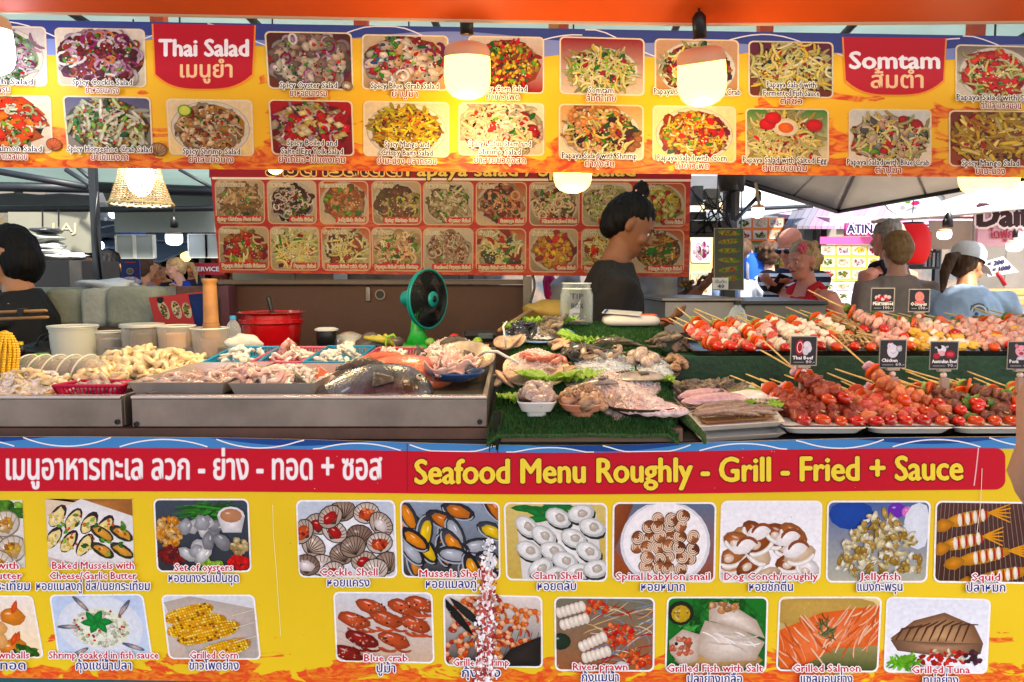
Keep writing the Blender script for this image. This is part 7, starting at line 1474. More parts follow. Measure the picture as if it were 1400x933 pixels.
# tubs behind
ZB = zat(487, 2.62)
def tub(label, px, ytop, r, D, body, content=None, lid=False, fill=.6, name='plastic_tub', taper=.94):
    p = P(px, 487, D); p.z = ZB; h = zat(ytop, D) - ZB; t = thing(name, p, label, 'plastic tub'); b = MB()
    b.lathe([(.002, .002), (r * taper, .0), (r, h), (r + .003, h), (r + .003, h - .006), (r, h - .006)][:4] + [(r + .004, h - .008)], p, 36); build(b, 'tub_wall', body, t, smooth=True, autosm=50)
    b = MB(); b.tube([p + V(((r + .003) * math.cos(a * PI / 18), (r + .003) * math.sin(a * PI / 18), h)) for a in range(37)], .0035, 6); build(b, 'rim', mat('tub_rim', 'e0dccc', rough=.3), t, smooth=True)
    if content: b = MB(); b.lathe([(.002, .004), (r * taper * .96, .004), (r * (taper + (1 - taper) * fill) * .97, h * fill), (.002, h * fill + .004)], p, 28); build(b, 'contents', content, t, smooth=True, autosm=50)
    if lid: b = MB(); b.lathe([(r + .006, h - .008), (r + .006, h + .003), (r * .9, h + .005), (.002, h + .003)], p, 36); build(b, 'lid', mat('tub_lid', 'e0dccc', rough=.35, transl=.3), t, smooth=True, autosm=40)
    return p, h
m_tubw = mat('milky_plastic', 'd8d4c0', rough=.3, transl=.15, nz=(6, .06)); g_tub = glassy('clear_tub', 'd8d0c0', .3, .15)
tub('large milky white bucket at the left of the row of tubs', 102, 446, .076, 2.6, m_tubw); tub('small clear tub of pale liquid next to the white bucket', 152, 454, .055, 2.66, g_tub, mat('pale_liquid', 'b8a898', rough=.3), fill=.7)
tub('lidded tub of dark brown sauce', 196, 444, .068, 2.6, g_tub, mat('brown_sauce', '4a2c14', rough=.3, nz=(8, .3)), lid=True, fill=.72); tub('clear tub holding something orange', 242, 446, .062, 2.6, g_tub, mat('orange_sauce', 'e08a2c', rough=.4, nz=(10, .4), hex2='d8b890'), fill=.75)
p, h = tub('clear tub holding the wooden pestle', 288, 449, .062, 2.6, g_tub, mat('beige_sauce', 'b89078', rough=.4, nz=(10, .4)), fill=.6)
t = thing('wooden_pestle', p + V((.006, 0, .02)), 'turned wooden pestle standing upright in a clear tub', 'pestle'); b = MB(); zt_ = zat(381, 2.6) - ZB
b.lathe([(.001, .02), (.03, .02), (.031, .09), (.028, .115), (.0285, .118), (.026, .122), (.0235, zt_ - .03), (.0225, zt_ - .018), (.027, zt_ - .012), (.027, zt_ - .002), (.02, zt_), (.001, zt_)], p + V((.006, 0, 0)), 24); build(b, 'shaft', mat('pestle_wood', 'b07a44', rough=.55, nz=(10, .35), bump=(30, .2)), t, smooth=True, autosm=50)
b = MB(); b.tube([p + V((.006 + .0262 * math.cos(a * PI / 12), .0262 * math.sin(a * PI / 12), .121)) for a in range(25)], .0012, 5); build(b, 'groove', mat('groove', '5a3818', rough=.7), t)
# clear bag with white bits
t = thing('plastic_bag', P(334, 479, 2.5), 'knotted clear plastic bag with white bits beside the red pot', 'plastic bag'); c = P(334, 470, 2.5); b = MB(); b.ell(c, (.062, .045, .032), 20, 12, ns=.16, seed=3); build(b, 'bag', glassy('bag_plastic', 'f0ece0', .45, .2), t, smooth=True)
b = MB(); [b.ell(c + V((rnd(-.045, .045), rnd(-.03, .03), rnd(-.02, .015))), rnd(.004, .009), 6, 4, ns=.2) for k in range(90)]; build(b, 'contents', mat('white_bits', 'd8d0bc', rough=.6), t, kind='stuff')
# water bottle
def bottle(label, px, y0, y1, D, r, capc, body=None):
    p = P(px, y1, D); h = zat(y0, D) - p.z; t = thing('water_bottle', p, label, 'bottle'); b = MB(); b.lathe([(.001, 0), (r * .9, 0), (r, h * .06), (r, h * .3), (r * .94, h * .34), (r, h * .38), (r, h * .62), (r * .7, h * .78), (r * .36, h * .87), (r * .34, h * .92)], p, 24); build(b, 'bottle_body', body or glassy('pet', 'e8f0f4', .22, .08), t, smooth=True)
    b = MB(); b.lathe([(r * .42, h * .9), (r * .42, h), (.001, h)], p, 18); build(b, 'cap', mat('cap_' + capc, capc, rough=.4), t, smooth=True, autosm=40)
bottle('small clear bottle with a light blue cap by the red pot', 320, 432, 480, 2.75, .028, '4aa0d0'); bottle('clear bottle with a black cap behind the upper skewer tray', 1007, 411, 470, 2.7, .035, '181818')
# red pot with ladle
p = P(372, 476, 2.85); zt_ = zat(427, 2.85) - p.z; t = thing('red_pot', p, 'glossy red lidded pot with a black handle sticking out', 'pot'); m_red = mat('red_enamel', 'a80810', rough=.18, nz=(4, .12), spec=.7, coat=.6)
b = MB(); b.lathe([(.001, 0), (.098, 0), (.108, zt_ * .2), (.116, zt_ * .68), (.124, zt_ * .72), (.124, zt_ * .8), (.118, zt_ * .82), (.118, zt_ * .95), (.133, zt_), (.124, zt_ + .002), (.118, zt_ * .93)], p, 48); build(b, 'pot_body', m_red, t, smooth=True, autosm=40)
b = MB(); b.lathe([(.118, zt_ * .94), (.06, zt_ * 1.0), (.001, zt_ * 1.02)], p, 40); build(b, 'lid', m_red, t, smooth=True)
b = MB(); b.tube([P(375, 436, 2.8), P(371, 424, 2.8), P(367, 408, 2.8)], [.007, .008, .0095], 10, rnd=True); build(b, 'ladle_handle', m_black, t, smooth=True)
# black lidded jar, bowls, bags and vegetables before the brown counter
t = thing('sauce_pot', P(447, 478, 2.75), 'small dark pot with a pale lid behind the blue basket', 'pot'); p = P(447, 478, 2.75); hh = zat(452, 2.75) - p.z
b = MB(); b.lathe([(.001, 0), (.036, 0), (.038, hh * .8), (.036, hh)], p, 28); build(b, 'pot_body', m_black, t, smooth=True); b = MB(); b.lathe([(.044, hh), (.044, hh + .006), (.03, hh + .011), (.001, hh + .012)], p, 28); build(b, 'lid', m_cloth, t, smooth=True, autosm=40)
t = thing('steel_bowl', P(475, 478, 2.85), 'upturned steel bowl behind the baskets', 'bowl'); p = P(478, 478, 2.85); b = MB(); b.lathe([(.075, 0), (.07, .03), (.05, .055), (.02, .068), (.001, .07)], p, 32); build(b, 'bowl_body', m_st2, t, smooth=True)
t = thing('produce_bag', P(520, 478, 2.8), 'torn clear bag of bananas and greens near the fan', 'bag'); c = P(516, 470, 2.8); b = MB(); b.ell(c, (.075, .05, .04), 20, 12, ns=.3, seed=8); build(b, 'bag', mat('smoky_plastic', '6a5c50', rough=.2, nz=(9, .4), spec=.7), t, smooth=True)
for k in range(4): b = MB(); b.tube([P(500 + k * 9, 462 - k, 2.73), P(515 + k * 6, 464 + k, 2.72), P(530 + k * 3, 470 + k, 2.73)], [.008, .012, .006], 8, rnd=True); build(b, 'banana', mat('banana', 'b8a83c', rough=.5, nz=(30, .3)), t, smooth=True)
b = MB(); b.tube([P(527, 476, 2.7), P(529, 461, 2.7), P(538, 458, 2.7), P(541, 462, 2.7)], [.004, .005, .006, .003], 8, rnd=True); build(b, 'green_stalk', mat('stalk', '8ab82c', rough=.5), t, smooth=True)
for px, py, hc, nm in ((621, 463, 'c81c14', 'red tomato behind the yellow tray'), (588, 469, '6a9a2c', 'green lime at the left behind the yellow tray'), (653, 468, '8ab02c', 'green lime at the right behind the yellow tray')):
    b = MB(); b.ell(P(px, py, 2.55), .018, 16, 10, ns=.03); build(b, 'tomato' if nm[0] == 'r' else 'lime', mat('veg_' + hc, hc, rough=.25, nz=(20, .15)), smooth=True, label=nm, cat='tomato' if nm[0] == 'r' else 'lime')
t = thing('card_reader', P(660, 462, 2.6), 'black handheld card machine behind the blue rimmed plate', 'card machine'); a = P(648, 461, 2.55); b = MB(); b.box(a + V((.02, .03, 0)), (.11, .06, .03), Euler((.2, 0, .1)).to_matrix()); build(b, 'casing', m_black, t, bevel=.004)
b = MB(); b.box(a + V((.04, .0, .004)), (.05, .004, .018), Euler((.2, 0, .1)).to_matrix()); build(b, 'screen', mat('screen_grey', '5a6a6a', rough=.2), t)
# wooden pole
b = MB(); b.tube([P(683, 452, 2.6), P(745, 412, 3.1)], .008, 8, rnd=True); build(b, 'wooden_pole', mat('pole_wood', 'a08058', rough=.6, nz=(20, .3)), smooth=True, label='thin wooden pole leaning behind the lettuce plate', cat='pole')
# fan
ax = V((.84, -.54, 0)).normalized(); cF = P(586, 409, 2.95); Rf = ax.to_track_quat('Z', 'Y').to_matrix(); t = thing('fan', V((cF.x, cF.y, ZB)), 'teal and green desk fan with a black grille facing right', 'fan'); m_tl = mat('fan_teal', '0c8c84', rough=.35); m_gr = mat('fan_green', '2cb03c', rough=.4)
def ring3(mb, r, z, w_, n=40): mb.tube([cF + Rf @ V((r * math.cos(2 * PI * k / n), r * math.sin(2 * PI * k / n), z)) for k in range(n + 1)], w_, 6, cap=False)
b = MB(); ring3(b, .118, 0, .005); ring3(b, .116, -.012, .004); build(b, 'outer_ring', m_tl, t, smooth=True)
b = MB(); [ring3(b, r_ / 1000, .022 * (1 - (r_ / 128) ** 2), .0011) for r_ in range(34, 116, 7)]
for k in range(72): a = 2 * PI * k / 72; b.tube([cF + Rf @ V((r_ * math.cos(a + (r_ - .03) * 3), r_ * math.sin(a + (r_ - .03) * 3), .024 * (1 - (r_ / .118) ** 2))) for r_ in (.03, .06, .09, .117)], .0012, 4)
build(b, 'front_grille', m_black, t, smooth=True, kind='stuff')
b = MB(); [b.tube([cF + Rf @ V((r_ * math.cos(2 * PI * k / 40), r_ * math.sin(2 * PI * k / 40), -.04 * (1 - (r_ / .118) ** 2) - .012)) for r_ in (.03, .07, .1, .117)], .0013, 4) for k in range(40)]; build(b, 'rear_grille', m_black, t, smooth=True, kind='stuff')
for k in range(4): b = MB(); a0 = k * PI / 2; b.sheet(lambda u, v: cF + Rf @ V(((.02 + .09 * u) * math.cos(a0 + (v - .5) * 1.1), (.02 + .09 * u) * math.sin(a0 + (v - .5) * 1.1), -.008 + (v - .5) * .02)), 6, 6, .0015); build(b, 'blade', mat('blade', '1c2424', rough=.3), t, smooth=True)
b = MB(); b.lathe([(.001, .03), (.012, .03), (.03, .027), (.032, .02)], cF, 28, Rf); build(b, 'hub_cap', m_tl, t, smooth=True); b = MB(); b.lathe([(.001, .034), (.012, .033), (.013, .03)], cF, 20, Rf); build(b, 'hub_badge', m_black, t, smooth=True)
b = MB(); b.lathe([(.001, -.13), (.03, -.125), (.036, -.1), (.036, -.05), (.03, -.04)], cF, 28, Rf); build(b, 'motor', m_tl, t, smooth=True, autosm=50)
q = cF - ax * .06; b = MB(); b.loft([(V((q.x, q.y, ZB + .012)), .05, .04), (V((q.x, q.y, ZB + .06)), .03, .024), (V((q.x, q.y, q.z - .03)), .018, .016)], 20); build(b, 'stand', m_gr, t, smooth=True); b = MB(); b.loft([(V((q.x, q.y, ZB)), .09, .08), (V((q.x, q.y, ZB + .012)), .08, .07)], 28); build(b, 'base', m_gr, t, smooth=True, autosm=40)
# tip jar
p = T(788, 444); D = p.y; h = zat(387, D) - p.z; r_ = .055 / 2.4 * D * .98; t = thing('tip_jar', p, 'clear glass tip jar with handwritten TIP BOX on the turf', 'jar'); g_j = glassy('jar_glass', 'c8d0ce', .04, .05)
b = MB(); b.lathe([(.001, .004), (r_ * .9, .002), (r_, h * .07), (r_, h * .72), (r_ * .9, h * .82), (r_ * .85, h * .86), (r_ * .85, h * .98), (r_ * .88, h), (r_ * .82, h), (r_ * .8, h * .84), (r_ * .95, h * .7), (r_ * .95, h * .08), (.001, .012)], p, 40); build(b, 'glass', g_j, t, smooth=True)
b = MB(); [b.tube([p + V((r_ * .88 * math.cos(a * PI / 20), r_ * .88 * math.sin(a * PI / 20), z)) for a in range(41)], .002, 5) for z in (h * .99, h * .86)]; build(b, 'rim', glassy('jar_rim', 'ffffff', .5, .05), t, smooth=True)
b = MB(); [b.ell(p + V((rnd(-.03, .03), rnd(-.03, .03), .014)), (.012, .009, .004), 8, 4, ns=.3) for k in range(8)]; build(b, 'coins_and_notes', mat('notes', 'b0a088', rough=.5), t, kind='stuff')
FJ = Face(D - r_ - .002); b = MB(); text(b, FJ, 'TIP', 780, 797, 409, 7.5, hx('#1c2430'), lift=.0, bold=0); text(b, FJ, 'BOX', 781, 798, 422, 7, hx('#1c2430'), lift=.0, bold=0)
hp = [(788 + 5 * 16 * math.sin(a) ** 3 / 16, 432 - 4.2 * (13 * math.cos(a) - 5 * math.cos(2 * a) - 2 * math.cos(3 * a)) / 16) for a in [k * PI / 10 for k in range(21)]]; line(b, FJ, hp, 1, hx('#1c2430'), .0); build(b, 'lettering', M_PRINT, t, vc=True)
# packet of wipes
p = T(862, 446, .004); t = thing('wipes_packet', p, 'white and orange packet of wipes with a paper card on top of the turf', 'packet'); b = MB(); wd, dp = .098, .05
b.loft([(p + V((0, 0, .0)), wd * .9, dp * .9), (p + V((0, 0, .012)), wd, dp), (p + V((0, 0, .026)), wd * .96, dp * .95), (p + V((0, 0, .034)), wd * .8, dp * .75)], 32, sup=5); build(b, 'packet_body', mat('packet_white', 'd4ccc4', rough=.3, nz=(12, .1), bump=(10, .3)), t, smooth=True)
b = MB(); b.loft([(p + V((.015, 0, .0335)), wd * .8, dp * .72), (p + V((.015, 0, .038)), wd * .7, dp * .6)], 28, sup=4); build(b, 'orange_print', mat('packet_orange', 'e8641c', rough=.3), t, smooth=True)
b = MB(); q = p + V((-.03, -.005, .043)); b.box(q, (.13, .085, .002), Euler((.1, .06, -.25)).to_matrix()); build(b, 'paper_card', mat('paper', 'd4d0c8', rough=.5), t); b = MB(); b.box(q + V((-.055, -.0, .005)), (.006, .08, .002), Euler((.1, .06, -.25)).to_matrix()); build(b, 'blue_stripe', mat('blue_print', '1c3c7a', rough=.5), t)
b = MB(); b.tube([p + V((.09, .0, .02)), p + V((.12, .01, .016)), p + V((.14, -.02, .006))], [.018, .02, .012], 8, flat=.3); build(b, 'crumpled_end', mat('foil_orange', 'b85a30', rough=.3, metal=.3), t, smooth=True)
# things at far left: wooden tongs, rack, wire loop, small jar
t = thing('wooden_tongs', P(20, 430, 2.2), 'pair of wooden paddles held in front of the woman at the left', 'wooden paddles')
for k, (y0, y1, x1) in enumerate(((428, 425, 61), (437, 434, 63))): b = MB(); b.tube([P(-20, y0, 2.2), P(x1, y1, 2.2)], .0085, 10, rnd=True, flat=.6); build(b, 'handle', m_wood, t, smooth=True)
b = MB(); pbox(b, 23, 422, 30, 431, 2.185, .03); build(b, 'black_band', m_black, t, bevel=.002)
t = thing('wire_rack', P(75, 480, 2.5), 'dark wire loops and clutter behind the plastic tubs', 'wire rack')
for k in range(3): b = MB(); c = P(66 + k * 9, 474, 2.55 + k * .03); b.tube([c + V((.04 * math.cos(a * PI / 12), 0, .045 * math.sin(a * PI / 12))) for a in range(13)], .003, 6); build(b, 'wire', m_black, t, smooth=True)
b = MB(); b.ell(P(62, 478, 2.6), (.07, .06, .03), 14, 8, ns=.3); build(b, 'dark_cloth', m_black, t, smooth=True)
t = thing('small_bottle', P(29, 487, 2.4), 'tiny dark bottle with a yellow cap beside the corn', 'bottle'); p = P(29, 487, 2.4); b = MB(); b.lathe([(.001, 0), (.014, 0), (.014, .03), (.007, .038)], p, 16); build(b, 'bottle_body', m_black, t, smooth=True); b = MB(); b.lathe([(.008, .036), (.008, .048), (.001, .048)], p, 14); build(b, 'cap', mat('cap_yellow', 'd8b81c', rough=.4), t, smooth=True)
b = MB(); b.lathe([(.001, .0), (.02, 0), (.024, .008), (.02, .016), (.001, .016)], P(57, 490, 2.3), 20); build(b, 'pot_cover', mat('lid_green', '6a9a3c', rough=.4), smooth=True, label='small green lid behind the row of clear tubs', cat='lid')
# beige bag at the right edge
t = thing('hanging_bag', P(1402, 690, 1.2), 'wrinkled beige plastic bag hanging at the right edge of the picture', 'bag'); b = MB(); c = P(1420, 600, 1.25)
b.tube([P(1414, 520, 1.25), P(1412, 545, 1.25), P(1414, 610, 1.25), P(1411, 650, 1.25), P(1418, 672, 1.25), P(1428, 700, 1.25), P(1440, 720, 1.25)], [.018, .032, .036, .05, .045, .03, .012], 18, rnd=True, flat=.6)
for i, v_ in enumerate(b.v): b.v[i] = v_ + V((.004 * noise.noise(v_ * 30), 0, 0))
build(b, 'bag', mat('beige_plastic', 'c09c86', rough=.4, nz=(6, .2), bump=(10, .8), transl=.2), t, smooth=True); b = MB(); b.tube([P(1420, 520, 1.25), P(1424, 430, 1.25), P(1432, 380, 1.25)], .004, 6); build(b, 'handle', mat('beige_plastic', 'c09c86'), t)
# white cord looping between the steel box and the plates
b = MB(); b.tube([P(692, 478, 2.2), P(688, 446, 2.2), P(693, 440, 2.25)], .003, 6); build(b, 'wire_hook', m_white, smooth=True, label='white wire hook beside the blue rimmed plate', cat='hook')
b = MB(); b.tube([P(655, 486, 1.95), P(664, 481, 1.9), P(680, 481, 1.88), P(692, 488, 1.86), P(708, 496, 1.85)], .004, 8, rnd=True); build(b, 'white_tube', m_white, smooth=True, label='white flexible tube bridging the yellow tray and the turf', cat='tube')
# ================================================================ lamps
def emat(n, h, s): return mat(n, h, emis=s, ecol=h, rough=.5)
m_warm = emat('warm_bulb', 'ffc850', 3); m_warm2 = emat('warm_bulb_low', 'ffc44c', 3.4); m_cool = emat('cool_bulb', 'dfe6ff', 4)
m_capw = mat('bulb_cap', 'e8b088', rough=.5)  # white plastic cap; the bulb's orange glow is put into its colour
def lamp(label, px, py, wpx, hpx, D, m, tilt=(0, 0), name='hanging_bulb', cap=.35, cable=True, power=0, colr=(1, .78, .45), group='glowing bulbs over the counter', ctop=None):
    """T-shaped LED bulb hanging cap up; px, py = middle of the glowing part"""
    c = P(px, py, D); r_ = wpx / 2000 * D; h = hpx / 1000 * D * 1.0; Rm = Euler((R(tilt[0]), R(tilt[1]), 0)).to_matrix(); t = thing(name, c, label, 'lamp', group)
    b = MB(); b.lathe([(r_, h * .5), (r_ * 1.03, h * .1), (r_ * 1.0, -h * .15), (r_ * .9, -h * .33), (r_ * .68, -h * .46), (r_ * .35, -h * .54), (.001, -h * .56)], c, 32, Rm); build(b, 'diffuser', m, t, smooth=True)
    b = MB(); b.lathe([(r_ * 1.01, h * .5 - .002), (r_ * 1.0, h * (.5 + cap * .4)), (r_ * .88, h * (.5 + cap * .75)), (r_ * .6, h * (.5 + cap * .95)), (r_ * .2, h * (.5 + cap))], c, 28, Rm); build(b, 'housing', m_capw, t, smooth=True, autosm=60)
    top = c + Rm @ V((0, 0, h * (.5 + cap) + .015)); b = MB(); b.lathe([(.001, 0), (.014, 0), (.014, .04), (.006, .05)], top, 14, Rm); build(b, 'socket', m_black, t, smooth=True)
    if cable: b = MB(); b.tube([top + Rm @ V((0, 0, .045)), V((top.x, top.y + .02, 2.4 if ctop is None else ctop))], .0025, 6); build(b, 'cable', m_black, t)
    if power:
        l = bpy.data.lights.new('bulb_light', 'POINT'); l.energy = power; l.color = colr; l.shadow_soft_size = r_; o = bpy.data.objects.new('bulb_light', l); COL.objects.link(o); o.parent = t; o.location = (0, -.01, -h * .5 - r_ * 1.0 - .012)
    return t
lamp('big glowing bulb in front of the crab and corn salad photos', 639, 106, 60, 52, 1.6, m_warm, tilt=(8, 0), power=.8)
lamp('tilted glowing bulb in front of the papaya salad with crab photo', 960, 114, 62, 54, 1.55, m_warm, tilt=(14, -8), power=.8)
lamp('white glowing bulb cut off by the left edge', -14, 70, 56, 56, 1.6, m_cool, tilt=(6, 0), power=.3, colr=(.9, .93, 1))
lamp('glowing bulb behind the yellow banner above the seller', 783, 240, 50, 42, 2.1, m_warm2, power=2.8)
lamp('wide glowing bulb hanging below the banner near the right edge', 1352, 243, 70, 44, 1.85, m_warm2, power=1.6)
lamp('small glowing bulb tip under the banner above the red board', 376, 220, 24, 32, 2.3, m_warm2, power=2.8)
lamp('unseen bulb behind the yellow banner near the Spicy Shrimp Salad photo', 250, 185, 50, 40, 2.15, m_warm2, power=2.8)  # fully hidden by the banner, there for the light on the food
lamp('unseen bulb behind the middle of the yellow banner', 560, 150, 50, 40, 2.15, m_warm2, power=2.8)  # out of view like the one before, lights the inside of the stall
# woven lampshade
c = P(192, 254, 2.8); t = thing('woven_lamp', c, 'white woven cane lampshade glowing at the left under the banner', 'lamp', None); ztop_ = zat(205, 2.8) - c.z; zb_ = zat(279, 2.8) - c.z
def shr(f): return .062 + .048 * f ** 1.7
b = MB()
for k in range(44):
    a = 2 * PI * k / 44; b.tube([c + V((shr(f) * math.cos(a + .3 * f), shr(f) * math.sin(a + .3 * f), ztop_ + (zb_ - ztop_) * f)) for f in (0, .25, .5, .75, 1)], .0017, 4)
for k in range(24):
    f = k / 24; z = ztop_ + (zb_ - ztop_) * f; b.tube([c + V(((shr(f) + .0015 * (-1) ** (a + k)) * math.cos(2 * PI * a / 44), (shr(f) + .0015 * (-1) ** (a + k)) * math.sin(2 * PI * a / 44), z)) for a in range(45)], .0017 if k < 15 or k > 20 else .003, 4)
build(b, 'weave', mat('cane', 'dccba4', rough=.6, transl=.4), t, kind='stuff')
b = MB(); b.tube([c + V(((shr(1) + .003 * math.sin(a * 1.7)) * math.cos(2 * PI * a / 60), (shr(1) + .003 * math.sin(a * 1.7)) * math.sin(2 * PI * a / 60), zb_ + .003 * math.sin(a * 2.3))) for a in range(61)], .005, 6); build(b, 'braided_rim', mat('cane_rim', 'd8cc9c', rough=.6), t, smooth=True)
b = MB(); b.ell(c + V((0, 0, .03)), (.05, .05, .07), 18, 12); build(b, 'bulb', emat('lamp_inner', 'f0eaff', 9), t, smooth=True)
b = MB(); b.tube([c + V((0, 0, ztop_)), V((c.x, c.y, 2.35))], .003, 6); build(b, 'cable', m_black, t)
for sx in (0, 1): b = MB(); a = sx * PI / 2; b.tube([c + V((-.062 * math.cos(a), -.062 * math.sin(a), ztop_)), c + V((.062 * math.cos(a), .062 * math.sin(a), ztop_))], .002, 5); build(b, 'spider_bar', m_black, t)
# ================================================================ left background
random.seed(5)
t = thing('cabinet', V((P(85, 400, 4.2).x, 4.3, 0)), 'black cabinet behind the woman at the left', 'cabinet'); b = MB(); pbox(b, 56, 356, 112, 600, 4.2, .4); build(b, 'carcass', m_black, t, bevel=.006); b = MB(); pbox(b, 107, 356, 110, 600, 4.19, .01); build(b, 'door_edge', m_steeld, t)
for k, (px, py, rx, rz_, hc, nm) in enumerate(((92, 351, .13, .022, 'c8c8c4', 'white bag spread on top of the black cabinet'), (72, 345, .09, .02, 'b8bab4', 'grey white bag second from the bottom of the stack'), (68, 337, .08, .025, 'a8aaa4', 'crumpled grey bag in the middle of the stack'), (66, 326, .075, .025, '8a8e8a', 'shiny grey bag high in the stack'), (64, 316, .08, .016, '30343a', 'dark bag topmost on the stack'))):
    b = MB(); b.ell(P(px, py, 4.3), (rx, .1, rz_), 18, 10, ns=.22, seed=k * 2.2); build(b, 'plastic_bag', mat('bag_%d' % k, hc, rough=.3, nz=(20, .3), bump=(25, .9), spec=.7), smooth=True, label=nm, cat='bag', group='bags stacked on the black cabinet')
m_card = [mat('sack_%d' % k, h, rough=.8, nz=(5, .3), bump=(60, .4)) for k, h in enumerate(('8a8a74', '98988a', '7c8070'))]
for k, (x0, y0, x1, y1, D, nm) in enumerate(((66, 396, 112, 446, 3.0, 'creased pale sack left of the post behind the tubs'), (110, 394, 146, 446, 2.95, 'narrow grey sack in the middle behind the white bucket'), (140, 392, 212, 446, 2.92, 'wide ribbed grey sack left of the tilted red sign'))):
    b = MB(); a, c = P(x0, y1, D), P(x1, y0, D)
    b.loft([(V(((a.x + c.x) / 2 + .01 * (k - 1), D + .06, a.z + (c.z - a.z) * f)), (c.x - a.x) / 2 * w_, .06 * w_) for f, w_ in ((0, .95), (.15, 1.02), (.4, 1), (.7, 1.03), (.92, .98), (1, .8))], 40, sup=5)
    for i, v_ in enumerate(b.v): b.v[i] = v_ + V((0, -.014 * abs(noise.noise(V((v_.x * 14, v_.z * 10, k)))), .014 * noise.noise(V((v_.x * 20, 1, k)))))
    t = build(b, 'sack', m_card[k], smooth=True, label=nm, cat='sack', group='grey sacks stacked behind the tubs')
b = MB(); b.ell(P(150, 389, 3.3), (.12, .06, .025), 18, 10, ns=.3, seed=5); build(b, 'plastic_bag', mat('bag_white', 'c4c8cc', rough=.3, bump=(25, .9)), smooth=True, label='crumpled clear bag on the sacks near the person with long hair', cat='bag')
b = MB(); b.ell(P(175, 386, 3.4), (.06, .06, .02), 18, 10, ns=.3, seed=9); build(b, 'dotted_cloth', mat('dotted', 'a89aa0', rough=.7, nz=(60, .5), hex2='5a5060'), smooth=True, label='patterned grey cloth heap below the blue menu sign', cat='cloth')
low_wall = thing('low_partition', V((P(180, 500, 3.5).x, 3.5, 0)), 'weathered grey wooden plank partition behind the sacks', 'partition')
for k, (x0, x1, hc) in enumerate(((30, 112, '8a8c80'), (113, 190, '7a7c70'), (191, 240, '8a8680'), (241, 310, '6a4a40'))):
    b = MB(); pbox(b, x0, 393 - k * .5, x1, 410, 3.5, .03); build(b, 'plank', mat('plank_%d' % k, hc, rough=.8, nz=(12, .3), bump=(60, .5)), low_wall, bevel=.003)
b = MB(); pbox(b, 30, 411, 310, 640, 3.51, .02); build(b, 'back_sheet', m_brownp, low_wall)
t = thing('tilted_sign', P(245, 446, 2.85), 'tilted red sign with three plates of food leaning behind the tubs', 'sign'); FSg = Face(2.85); q = [(203, 407), (279, 399), (279, 448), (213, 448)]
b = MB(); c4 = [FSg.pt(*p, 0) for p in q]; b.hexa([c4[3], c4[2], c4[1], c4[0]], [p + V((0, .01, 0)) for p in (c4[3], c4[2], c4[1], c4[0])]); build(b, 'board', mat('red_sign', '9a1c18', rough=.5, nz=(8, .2)), t)
a = Art(FSg, ((205, 408), (278, 401), (279, 446), (214, 446)), A=1.6, border=None, rad=.02); a.poly([(1.15, 0), (1.6, 0), (1.6, 1), (1.3, 1)], hx('#1c3a7a'), hx('#1c2a5a'))
for k, u in enumerate((.35, .75, 1.08)): a.ell(u, .42 + .04 * k, .14, .36 - .05 * k, -.25, '#d8d0c4', dark=.8); a.scatter([('blob', 30, .05, BRN + GRN + ['#c8b8a0', '#3a3028'])], u, .45, .09, .25)
a.ell(.3, .08, .1, .14, .2, '#1c1c1c'); a.done(t)
t = thing('menu_stand', P(188, 395, 5.9), 'small blue upright menu sign with two bowls pictured', 'sign'); FB = Face(5.9); b = MB(); pbox(b, 167, 354, 190, 470, 5.9, .02); build(b, 'board', mat('blue_sign', '16286a', rough=.5), t)
a = Art(FB, ((168, 356), (189, 356), (189, 392), (168, 392)), A=.6, border=None, rad=.01); a.rib([(.08, .08), (.5, .08)], .04, '#e8702c'); [a.ell(.28, v, .15, .13, 0, '#e8e4dc') or a.ell(.28, v, .11, .09, 0, '#a89070') for v in (.42, .85)]; [a.ell(.52, v, .04, .05, 0, '#c82040') for v in (.35, .6, .85)]; a.done(t)
for x0, x1, y0, y1, D, nm in ((159, 182, 322, 353, 6.2, 'left one of the two square grey boards hung side by side'), (185, 209, 322, 353, 6.2, 'right one of the two square grey boards hung side by side'), (258, 281, 321, 352, 6.2, 'grey framed board next to the red menu board'), (282, 300, 321, 352, 6.2, 'grey framed board partly hidden by the red menu board')):
    t = thing('hanging_board', P((x0 + x1) / 2, y1, D), nm, 'board', 'grey boards hung in the market'); b = MB(); pbox(b, x0, y0, x1, y1, D, .02); build(b, 'panel', mat('board_grey', '98a09a', rough=.6, nz=(3, .1)), t)
    for e in ((x0 - 1, y0 - 1, x1 + 1, y0), (x0 - 1, y1, x1 + 1, y1 + 1), (x0 - 1, y0, x0, y1), (x1, y0, x1 + 1, y1)): b = MB(); pbox(b, *e, D - .01, .04); build(b, 'frame', mat('board_frame', 'd0d0c4', rough=.5), t)
    for x in (x0 + 4, x1 - 4): b = MB(); b.tube([P(x, y0, D), V((P(x, y0, D).x, D, 2.4))], .004, 5); build(b, 'cord', m_black, t)
lamp('square bluish lamp above the blonde woman in blue', 238, 328, 21, 14, 6.0, m_cool, power=0, group='cool lamps in the left market', name='square_lamp')
t = thing('hanging_socket', P(238, 308, 4.2), 'empty black lamp socket hanging from the dark beam', 'lamp socket'); b = MB(); b.lathe([(.001, -.03), (.022, -.025), (.02, .02), (.01, .035)], P(238, 305, 4.2), 14); build(b, 'socket', m_black, t, smooth=True); b = MB(); b.tube([P(238, 300, 4.2), P(238, 284, 4.2)], .005, 6); build(b, 'cable', m_black, t)
